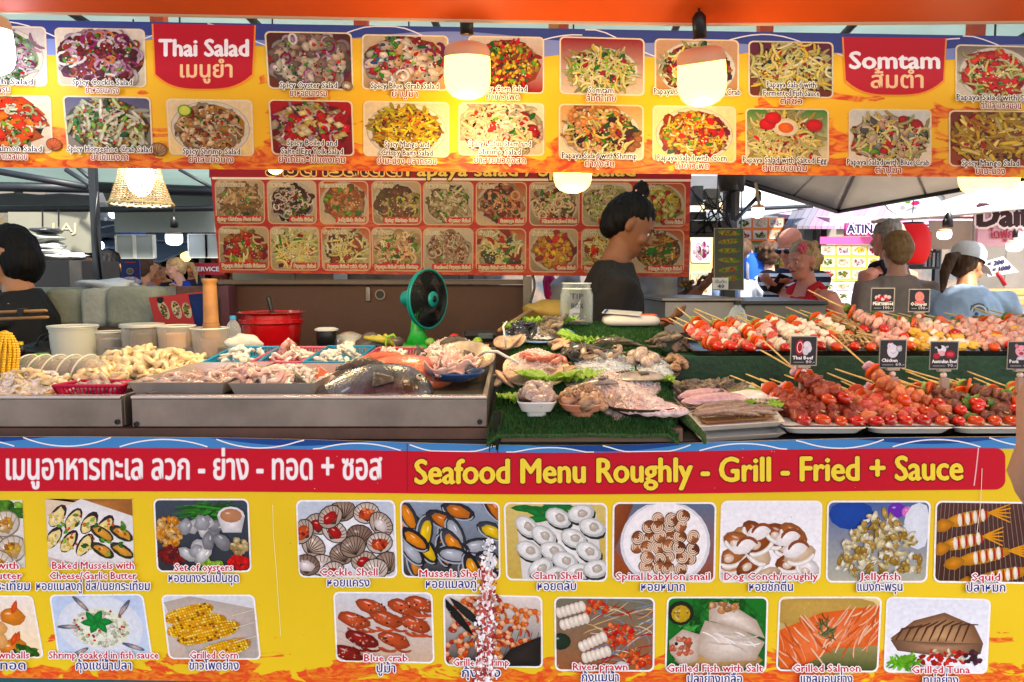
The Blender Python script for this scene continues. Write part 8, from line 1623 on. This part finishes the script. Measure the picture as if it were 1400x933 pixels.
for k, (px, py, r_, mm) in enumerate(((155, 293, .05, m_cool), (135, 336, .06, m_cool), (151, 341, .05, m_cool), (227, 345, .06, m_cool), (226, 350, .05, m_cool), (207, 353, .05, m_warm2), (254, 351, .07, m_warm2), (184, 346, .04, m_warm2), (274, 330, .05, m_warm2), (12, 288, .03, m_cool))):
    b = MB(); b.ell(P(px, py, 8.5 + k * .3), r_, 12, 8); build(b, 'market_bulb', mm, smooth=True, label='small %s bulb glowing %s' % ('white' if mm is m_cool else 'warm', ['by the top of the metal post', 'left of the grey boards, further left', 'left of the grey boards, nearer to them', 'under the square lamp', 'under the square lamp, lower', 'right of the grey boards over the crowd', 'above the blonde woman', 'between the two grey boards', 'in front of the framed board', 'at the far left under the roof'][k]), cat='bulb', group='bulbs in the left market')
t = thing('shop_sign', P(278, 378, 8.2), 'red banner sign with white letters at the left market', 'sign'); b = MB(); pbox(b, 262, 360, 304, 376, 8.2, .05); build(b, 'panel', mat('sign_red', 'b81c28', rough=.4), t); b = MB(); text(b, Face(8.2), 'SERVICE', 266, 300, 371, 6, WHITE, lift=.01, bold=.02); build(b, 'lettering', M_PRINT, t, vc=True)
b = MB(); b.tube([P(140, 354, 7.5), P(170, 354, 7.5)], .025, 8); build(b, 'neon_tube', emat('pink_neon', 'e01c6a', 2.5), smooth=True, label='pink neon strip over the long haired person', cat='neon light')
def shop(label, x0, y0, x1, y1, D, hc, roofc, th=2.5, n=5, cat='market stall', goods=True):
    t = thing('market_stall', V((P((x0 + x1) / 2, 0, D).x, D, 0)), label, cat); a, c = P(x0, y1, D), P(x1, y0, D)
    b = MB(); b.bx(a.x, c.x, D + th, D + th + .1, 0, c.z + .2); build(b, 'back_wall', mat('shop_' + hc, hc, rough=.7, nz=(2, .3)), t)
    b = MB(); slab(b, [V((a.x, D - .2, c.z)), V((c.x, D - .2, c.z)), V((c.x, D + th, c.z + .3)), V((a.x, D + th, c.z + .3))], .05); build(b, 'roof', mat('roof_' + roofc, roofc, rough=.7, nz=(4, .2)), t)
    for x in (a.x, c.x - .06): b = MB(); b.bx(x, x + .06, D, D + .06, 0, c.z - .05); build(b, 'post', m_frame, t)
    b = MB(); b.bx(a.x, c.x, D + .1, D + .7, 0, .95); build(b, 'counter', mat('shopc_' + roofc, roofc, rough=.6, nz=(3, .2)), t)
    if goods:
        for k in range(n): b = MB(); x = a.x + (c.x - a.x) * (k + .5) / n; b.bx(x - .16, x + .16, D + th - .05, D + th - .01, 1.3, 1.75); build(b, 'menu_panel', mat('panel_%d' % (k % 4), ('c84a2c', 'd8a83c', '8aa0b8', 'c8c0b0')[k % 4], rough=.6, nz=(14, .6), hex2='3a2c24'), t)
    return t
shop('dark stall with grey roof at the far left of the market', -80, 330, 60, 420, 8, '4a5058', '5a6470'); shop('stall with brown back wall behind the woman in mauve', 110, 318, 205, 420, 10.5, '4a3c34', '5a646e'); shop('stall with beige wall behind the blonde woman in blue', 206, 316, 330, 420, 11.5, '5a4c44', '4a5864'); shop('stall hidden behind the red menu board', 332, 300, 720, 420, 12, '7a6a60', '6a7884', n=9)
for k, (px, py, w_) in enumerate(((150, 330, .9), (225, 312, 1.1), (145, 312, .8))):
    t = thing('market_roof', P(px, py, 9), 'blue grey tarpaulin roof %s in the left market' % ('low', 'behind the grey boards', 'high by the metal post')[k], 'canopy', 'tarpaulin roofs in the left market'); b = MB(); c = P(px, py, 9 + k); slab(b, [c + V((-w_, -.6, -.1)), c + V((w_, -.6, -.25)), c + V((w_, 1.0, .1)), c + V((-w_, 1.0, .2))], .02); build(b, 'tarpaulin', mat('bluegrey_tarp', '5c6e80', rough=.6, nz=(3, .3), bump=(3, .5)), t)
b = MB(); b.ell(P(181, 318, 7), (.12, .12, .12), 14, 10); build(b, 'striped_ball', stripes('striped_ball', 'd8dce0', '1c4a9a', .06), smooth=True, label='blue and white striped ball above the two grey boards', cat='ball')
# ================================================================ right background
can = thing('canopy', P(1145, 288, 6), 'grey square canopy underside with ribs, to the right above the tourists', 'canopy'); A_, B_, C_ = P(1145, 288, 5.6), P(990, 238, 3.7), P(1440, 234, 3.9); D_ = B_ + C_ - A_; ap = (A_ + B_ + C_ + D_) / 4 + V((0, 0, .45))
for q in ((A_, B_), (B_, D_), (D_, C_), (C_, A_)): b = MB(); b.sheet(lambda u, v: (q[0] * (1 - u) + q[1] * u) * (1 - v) + ap * v - V((0, 0, .05 * math.sin(PI * u) * (1 - v) * v * 2)), 10, 6, .003); build(b, 'tarpaulin_panel', m_canopy, can, smooth=True)
for q in (A_, B_, C_, D_): b = MB(); b.tube([q, ap], .014, 6); build(b, 'rib', mat('rib_metal', '6a645c', rough=.5, metal=.4), can, smooth=True)
for q in ((A_, B_), (A_, C_)):
    b = MB(); b.tube([q[0] - V((0, 0, .01)), q[1] - V((0, 0, .01))], .016, 6); build(b, 'edge_bar', m_frame, can, smooth=True)
    b = MB(); m_ = (q[0] + q[1]) / 2; b.tube([m_, m_ * .5 + ap * .5], .01, 6); build(b, 'strut', MATS['rib_metal'], can, smooth=True)
t = thing('canopy_post', V((P(1000, 300, 3.7).x, 3.7, 0)), 'black canopy post with electrical boxes and cables beside the red board', 'post'); x = P(1000, 300, 3.7).x
b = MB(); b.bx(x - .03, x + .03, 3.7, 3.76, 0, 2.1); build(b, 'pole', m_black, t, bevel=.003); b = MB(); b.lathe([(.001, 0), (.06, 0), (.07, .12), (.05, .2), (.001, .2)], P(1000, 262, 3.66), 16); build(b, 'hub', mat('hub', '4a4440', rough=.4, metal=.4), t, smooth=True)
for x0, y0, x1, y1, hc in ((947, 254, 962, 280, '5a6068'), (964, 258, 985, 272, '6a6c6a'), (967, 273, 984, 286, '8a8272'), (944, 290, 966, 300, '2c2c2c'), (944, 303, 1000, 318, '1a1a1a'), (942, 318, 1000, 324, '141414'), (1004, 262, 1012, 300, '3c3836')): b = MB(); pbox(b, x0, y0, x1, y1, 3.6, .06); build(b, 'junction_box', mat('jb_' + hc, hc, rough=.5), t, bevel=.003)
for k in range(14): b = MB(); b.tube([P(945 + k * 4, 258 + (k * 7) % 30, 3.58), P(960 + (k * 11) % 40, 285 + k % 9, 3.56), P(950 + (k * 17) % 55, 300 + (k * 5) % 22, 3.6)], .0035, 5); build(b, 'cable', m_black, t, smooth=True)
b = MB(); b.tube([P(1005, 302, 3.6), P(1035, 270, 3.6)], .01, 6); build(b, 'stay', m_frame, t)
t = thing('hook_bracket', P(1036, 276, 3.5), 'cream rope and lamp bracket hanging from the grey canopy', 'bracket'); b = MB(); b.tube([P(1033, 250, 3.5), P(1035, 262, 3.5), P(1038, 282, 3.5)], .007, 6); build(b, 'rope', mat('rope', 'a89878', rough=.8), t, smooth=True)
lamp('white glowing bulb under the bracket beside the black canopy post', 1036, 291, 16, 13, 3.55, m_cool, cable=False, power=0, group='cool lamps at the right')
lamp('white glowing bulb hanging in front of the cream panel', 1291, 322, 17, 10, 4.6, m_cool, cable=False, power=0, group='cool lamps at the right'); lamp('white glowing bulb at the right edge by the price sign', 1387, 338, 19, 11, 4.4, m_cool, cable=False, power=0, group='cool lamps at the right'); lamp('small white glowing bulb beside the letters of the big sign', 1342, 323, 8, 10, 5.6, m_cool, cable=False, power=0, group='cool lamps at the right')
def hsign(label, x0, y0, x1, y1, D, cap=None, tone=None):
    t = thing('food_sign', P((x0 + x1) / 2, y1, D), label, 'sign'); b = MB(); pbox(b, x0, y0, x1, y1, D, .01); build(b, 'board', mat('signb_' + (tone or '3a3c38'), tone or '3a3c38', rough=.4), t); return t, Face(D)
t, F_ = hsign('hanging sign with six stuffed green dishes on grey', 976, 312, 1017, 397, 3.3); a = Art(F_, ((977, 313), (1016, 313), (1016, 396), (977, 396)), A=.47, border='#b8b8b0', bw=.008, rad=.01); a.bg('#4a4c4a', '#5a5a56')
for v in (.07, .21, .36, .52, .67, .82):
    a.ell(.24, v, .19, .045, rnd(-.15, .1), '#8a9a3a', dark=.6); a.scatter([('blob', 16, .025, ['#c8602c', '#a8401c', '#d8b84a', '#6a8a2c'])], .25, v, .14, .025); a.leaf(.4, v - .03, .1, .03, -.4, '#3c7a2c')
a.done(t, 'photo of stuffed green rolls'); b = MB(); pbox(b, 974, 380, 996, 396, 3.28, .004); build(b, 'price_note', mat('note', 'c8c8c0', rough=.6), t); b = MB(); text(b, Face(3.275), 'เริ่มต้น', 978, 993, 387, 4, NAVY, lift=.002, bold=0, res=1); text(b, Face(3.275), '40', 981, 990, 394, 5, NAVY, lift=.002, bold=.02, res=1); build(b, 'lettering', M_PRINT, t, vc=True)
b = MB(); b.tube([P(980, 313, 3.3), V((P(980, 313, 3.3).x, 3.3, 2.2))], .003, 5); b.tube([P(1013, 313, 3.3), V((P(1013, 313, 3.3).x, 3.3, 2.2))], .003, 5); build(b, 'cord', m_black, t)
def grid_sign(label, x0, y0, x1, y1, D, nx, ny, bgc, seed=1, pals=None):
    random.seed(seed); t, F_ = hsign(label, x0, y0, x1, y1, D, tone=bgc)
    for i in range(nx):
        for j in range(ny):
            w_ = (x1 - x0) / nx; h_ = (y1 - y0) / ny; a_, c_ = x0 + w_ * (i + .1), y0 + h_ * (j + .12); b_, d_ = x0 + w_ * (i + .9), y0 + h_ * (j + .8)
            a = Art(F_, ((a_, c_), (b_, c_), (b_, d_), (a_, d_)), lift=.006, border='#f0ece4', bw=.03); pl = (pals or [TOM, SEA, YEL, BRN + GRN, ONI])[(i * 3 + j * 2 + seed) % (len(pals) if pals else 5)]; a.bg(random.choice(('#e8e4dc', '#c8b8a0', '#a8b8a0')), '#d8d0c4'); a.scatter([('blob', 22, .16, pl), ('leaf', 4, .12, GRN)], .66, .5, .5, .36); a.done(t)
    return t
grid_sign('bright menu board with large food pictures on the far stall', 1006, 298, 1072, 330, 8.0, 3, 2, 'd86a2c', 3); grid_sign('lower green edged menu board on the far stall', 1006, 332, 1066, 362, 8.1, 3, 1, '8ab03c', 5); grid_sign('warm coloured food poster behind the red board edge', 942, 322, 975, 412, 5.2, 1, 2, 'd8b070', 4)
grid_sign('yellow menu board with twelve dishes behind the man in the black tank top', 1121, 335, 1206, 384, 7.0, 4, 3, 'e8c83c', 6); grid_sign('pale lilac menu board under the yellow one', 1121, 386, 1206, 438, 7.0, 4, 4, 'd8c8e0', 8); t, F_ = hsign('pink header strip above the yellow menu board', 1121, 324, 1206, 334, 6.98, tone='d04a88')
shop('far stall with grey doors behind the bald man', 940, 298, 1120, 440, 9.0, '6a6c68', '5c6468', n=3); t = thing('shutter_door', P(1108, 440, 8.6), 'grey green shutter doors behind the blonde woman', 'door')
for x0, x1 in ((1096, 1112), (1114, 1128)): b = MB(); pbox(b, x0, 308, x1, 440, 8.5, .05); build(b, 'panel', mat('shutter', '5c6a68', rough=.5, nz=(6, .2)), t, bevel=.01)
shop('stall under the pink roof', 1118, 300, 1290, 440, 7.6, '8a8478', 'a88aa0', n=3)
rf = thing('pink_roof', P(1160, 305, 7.4), 'pink and grey corrugated roof above the ATINA sign', 'roof')
for k in range(22):
    x0 = 1072 + k * 8.6; hc = ['5c5a62', '6a6670', '8a6a84', 'c07aa4', 'c890b0', 'b070a0'][min(5, k // 2) if k < 12 else 3 + k % 3]; b = MB(); slab(b, [P(x0, 309, 7.2), P(x0 + 8, 309, 7.2), P(x0 + 8 + 14, 284 - max(0, (k - 8)) * .8, 8.4), P(x0 + 14, 284 - max(0, (k - 8)) * .8, 8.4)], .03); build(b, 'corrugated_panel', mat('corr_' + hc, hc, rough=.5), rf)
t = thing('stall_sign', P(1190, 322, 7.1), 'pink sign with dark blue letters ATINA SEAFOOD under the pink roof', 'sign'); b = MB(); pbox(b, 1156, 305, 1275, 323, 7.1, .04); build(b, 'panel', mat('sign_pink', 'c83a78', rough=.4), t); b = MB(); text(b, Face(7.1), 'ATINA SEAFOOD', 1158, 1274, 319, 12, hx('#1c1c4a'), hx('#f0d8e8'), 1.2, lift=.01, bold=.03); build(b, 'lettering', M_PRINT, t, vc=True)
t = thing('round_sign', P(1252, 284, 6.8), 'round white and green sign above the pink roof', 'sign'); b = MB(); b.lathe([(.001, 0), (.2, 0), (.2, .03)], P(1250, 276, 6.8), 24, Euler((R(90), 0, 0)).to_matrix() @ Matrix.Diagonal((1.4, .7, 1))); build(b, 'disc', m_cloth, t); a = Art(Face(6.76), ((1233, 270), (1268, 270), (1268, 283), (1233, 283)), A=2.6, border=None, rad=.1); a.ell(.6, .4, .3, .3, 0, '#5a9a2c'); a.ell(1.4, .6, .5, .25, -.2, '#d03a78'); a.ell(1.9, .4, .2, .2, 0, '#f0e4d0'); a.done(t)
wc = thing('white_canopy', P(1192, 302, 5.2), 'long white canopy edge sloping up to the right', 'canopy'); b = MB(); q = [P(1191, 303, 5.0), P(1440, 278, 4.6), P(1440, 225, 5.6), P(1330, 262, 6.4)]; b.sheet(lambda u, v: (q[0] * (1 - u) + q[1] * u) * (1 - v) + (q[3] * (1 - u) + q[2] * u) * v + V((0, 0, -.02 * math.sin(PI * u))), 14, 6, .004); build(b, 'tarpaulin', mat('bright_tarp', 'd0d4dc', rough=.6, transl=.4, nz=(3, .08)), wc, smooth=True)
b = MB(); b.tube([P(1191, 304, 5.0), P(1440, 280, 4.6)], .012, 6); build(b, 'edge_bar', m_white, wc, smooth=True)
for x in (1205, 1300, 1395): b = MB(); b.tube([P(x, 302 - (x - 1191) * .1, 5.0 - (x - 1191) * .0016), P(x, 308 - (x - 1191) * .1, 5.0)], .006, 5); build(b, 'clip', m_steeld, wc)
t = thing('white_roof', P(1040, 272, 6), 'bright white tarpaulin roofs seen under the grey canopy', 'canopy'); b = MB(); slab(b, [P(1000, 284, 7), P(1110, 282, 7), P(1090, 235, 8), P(990, 235, 8)], .02); build(b, 'tarpaulin', MATS['bright_tarp'], t)
b = MB(); slab(b, [P(1000, 300, 6.4), P(1090, 284, 7), P(1110, 282, 7.6), P(1000, 286, 7.2)], .02); build(b, 'tarpaulin', mat('dull_tarp', '8a9098', rough=.6, nz=(5, .3)), t); b = MB(); b.tube([P(1003, 287, 6.3), P(1110, 282, 6.9)], .02, 6); build(b, 'edge_bar', m_frame, t)
t = thing('paper_lantern', P(1246, 362, 5.2), 'red paper lantern with gold fringe hanging behind the two men', 'lantern'); c = P(1246, 334, 5.2); b = MB(); n_ = 12; b.lathe([(.07 + .0 * k, 0) if 0 else (.075 + .045 * math.sin(PI * min(1, max(0, k / 24))) ** .5 + .004 * (k % 2), .14 - .28 * k / 24) for k in range(25)], c, 36); build(b, 'paper', mat('lantern_red', 'c8141c', rough=.5, transl=.3, emis=.25, ecol='c8141c'), t, smooth=True)
for z in (.14, -.145): b = MB(); b.lathe([(.001, z), (.07, z), (.07, z + .012), (.001, z + .012)], c, 24); build(b, 'ring_cap', m_black, t, smooth=True, autosm=40)
b = MB(); b.tube([c + V((0, 0, .15)), c + V((0, 0, .4))], .004, 5); build(b, 'cord', m_black, t); b = MB(); [b.tube([c + V((.118, -.02, .08 - k * .02)), c + V((.128, -.03, .074 - k * .02))], .005, 5) for k in range(9)]; build(b, 'gold_tab', mat('gold', 'c89a3c', rough=.4), t)
t = thing('cream_panel', P(1300, 360, 5.4), 'cream wall panel hung under the white canopy', 'panel'); b = MB(); pbox(b, 1270, 302, 1332, 341, 5.4, .02); build(b, 'panel', mat('cream_panel', 'b8b4a4', rough=.6, nz=(2, .1)), t); b = MB(); pbox(b, 1266, 296, 1336, 299, 5.38, .03); build(b, 'top_bar', m_steel, t); b = MB(); pbox(b, 1331, 290, 1335, 345, 5.36, .03); build(b, 'side_bar', m_cloth, t)
b = MB(); b.lathe([(.001, 0), (.03, 0), (.022, .07), (.01, .09)], P(1296, 311, 4.6), 14); build(b, 'lamp_socket', m_black, smooth=True, label='dark socket above the bulb in front of the cream panel', cat='lamp socket')
t = thing('dessert_sign', P(1370, 345, 5.0), 'big pale pink sign with dark brown brush letters at the right edge', 'sign'); b = MB(); pbox(b, 1336, 276, 1460, 337, 5.0, .03); build(b, 'panel', mat('sign_palepink', 'd8a8b8', rough=.5), t); FD = Face(5.0); b = MB(); text(b, FD, 'Daifuku', 1336, 1466, 309, 30, hx('#3a1c20'), hx('#f0e0e0'), 2.5, lift=.01, bold=.04); text(b, FD, 'ไดฟูกุ', 1352, 1384, 326, 12, hx('#a83048'), lift=.01, bold=.02); build(b, 'lettering', M_PRINT, t, vc=True)
t = thing('price_sign', P(1370, 378, 4.4), 'white tilted sign reading 200 and 1000 baht at the right edge', 'sign'); FP = Face(4.4); c4 = [FP.pt(*p, 0) for p in ((1351, 379), (1393, 372), (1372, 351), (1343, 359))]; b = MB(); b.hexa(c4, [p + V((0, .01, 0)) for p in c4]); build(b, 'board', m_cloth, t); b = MB(); text(b, FP, '= 200', 1350, 1372, 364, 6, NAVY, lift=.004, bold=.04, slope=-.15); text(b, FP, '6 = 1000', 1350, 1381, 373, 6, NAVY, lift=.004, bold=.04, slope=-.15); build(b, 'lettering', M_PRINT, t, vc=True)
t = thing('wooden_counter', P(1380, 450, 4.4), 'light wooden dessert counter at the right edge', 'counter'); m_lw = mat('light_wood', 'b88850', rough=.6, nz=(6, .2), bump=(30, .2))
for k, (x0, y0, x1, y1, D) in enumerate(((1340, 396, 1470, 404, 4.9), (1350, 408, 1470, 418, 4.5), (1336, 432, 1470, 442, 4.0))):
    b = MB(); a, c = P(x0, y1, D), P(x1, y0, D); b.bx(a.x, c.x, D, D + .4, a.z, c.z); build(b, 'shelf', m_lw, t, bevel=.006)
b = MB(); a = P(1345, 445, 4.05); b.bx(a.x, a.x + 1.2, 4.1, 4.9, 0, a.z - .03); build(b, 'cabinet', mat('counter_white', 'a8a49c', rough=.6), t)
b = MB(); pbox(b, 1262, 395, 1345, 470, 5.2, .5); build(b, 'pale_stall', mat('front_pale', 'b0a89c', rough=.6, nz=(3, .1)), label='pale stall front behind the woman in the cap', cat='stall front')
b = MB(); b.tube([P(1363, 373, 4.3), P(1368, 380, 4.3), P(1374, 390, 4.3)], .012, 6); build(b, 'red_clamp', mat('clamp_red', 'c01c24', rough=.4), smooth=True, label='red clamp holding the price sign', cat='clamp')
t = thing('dark_shelf', P(1275, 370, 5.0), 'black shelf of bottles behind the woman in the cap', 'shelf'); b = MB(); pbox(b, 1262, 343, 1286, 368, 5.3, .2); build(b, 'case', m_black, t)
for k in range(4): b = MB(); pbox(b, 1264 + k * 5.4, 346, 1268 + k * 5.4, 365, 5.28, .02); build(b, 'pane', mat('pane_%d' % (k % 2), ('8a98a8', '4a5a6a')[k % 2], rough=.2), t)
mh = thing('market_shade_roof', V((-5.5, 9.5, 0)), 'dark sheet metal roof added over the left part of the market to shade it', 'roof')  # roof added overhead, drawn forward so the hanging boards fall in shade
for k in range(8): b = MB(); b.bx(-9.5 + k * 1.1, -8.42 + k * 1.1, 5.0, 13.6, 3.3 + .02 * (k % 2), 3.34 + .02 * (k % 2)); build(b, 'roof_panel', mat('shelter', '4a545c', rough=.6, nz=(3, .2)), mh)
for x in (-9, -4.8, -.8): b = MB(); b.bx(x, x + .1, 13.4, 13.5, 0, 3.3); build(b, 'post', m_frame, mh)
bk = thing('market_hall', V((3, 15, 0)), 'long pale building closing off the far end of the market', 'building')
for k in range(12):
    x = -14 + k * 2.6; b = MB(); b.bx(x, x + 2.59, 14, 14.3, 0, 3.3 + .3 * (k % 3)); build(b, 'wall', mat('hall_%d' % (k % 4), ('6a645c', '746c64', '5c5e62', '7c7268')[k % 4], rough=.8, nz=(1.5, .25)), bk); b = MB(); b.bx(x + .5, x + 2.1, 13.97, 13.99, .1, 2.2); build(b, 'shop_opening', mat('opening_%d' % (k % 3), ('3a3c44', '5a4a40', '44505a')[k % 3], rough=.5, nz=(3, .6), hex2='8a7460'), bk)
    b = MB(); b.bx(x + .1, x + 2.5, 13.9, 13.96, 2.35, 2.8); build(b, 'sign_panel', mat('hsign_%d' % (k % 5), ('c84a3c', 'd8b050', '4a7ab0', 'c86a98', '5a9a6a')[k % 5], rough=.5, nz=(9, .4), hex2='e0d8c8'), bk)
# food in the hand of the person behind the board
t = thing('food_roll', P(937, 392, 3.55), 'handful of small brown round snacks held by the person in grey', 'snack')
for k, (dx, dy) in enumerate(((0, 0), (6, 1), (-6, 1), (3, -5), (-3, -5), (9, -4))): b = MB(); b.ell(P(937 + dx, 390 + dy, 3.55), .013, 10, 7, ns=.06, seed=k); build(b, 'ball', mat('snack', '8a6428', rough=.5, nz=(40, .5), hex2='3a2410'), t, smooth=True)
t = thing('phone', P(1068, 383, 4.62), 'dark phone in the hands of the bald man', 'phone'); b = MB(); b.box(P(1064, 388, 4.66), (.075, .012, .14), Euler((.6, .3, .2)).to_matrix()); build(b, 'casing', m_black, t, bevel=.003)
t = thing('closed_umbrella', P(752, 415, 3.6), 'closed bright pink umbrella behind the tip jar', 'umbrella'); b = MB(); b.loft([(P(752, 415, 3.6), .01, .01), (P(752, 405, 3.6), .028, .028), (P(751, 385, 3.6), .034, .034), (P(750, 370, 3.6), .015, .015)], 14); build(b, 'canopy', mat('pink_nylon', 'd01c7a', rough=.5, nz=(8, .3)), t, smooth=True)
b = MB(); b.ell(P(750, 425, 3.0), (.1, .08, .045), 16, 10, ns=.15); build(b, 'yellow_bag', mat('yellow_cloth', 'a8883c', rough=.6, nz=(10, .3)), smooth=True, label='yellow bag behind the tip jar', cat='bag')
b = MB(); b.ell(P(775, 398, 3.6), (.09, .06, .08), 16, 10, ns=.2); build(b, 'grey_bag', mat('bag_grey', 'a8acb4', rough=.4, nz=(10, .2), bump=(20, .6)), smooth=True, label='grey white plastic bag behind the tip jar', cat='bag')
b = MB(); b.tube([P(365, 745, 1.64)] + [P(728 + 3 * math.sin(k), 378 + k * 9, 3.15) for k in range(0, 9)][1:], .006, 5) if 0 else b.tube([P(728 + 3 * math.sin(k), 376 + k * 9, 3.15) for k in range(9)], .006, 6); build(b, 'grey_hose', m_steeld, smooth=True, label='grey hose hanging beside the steel post', cat='hose')
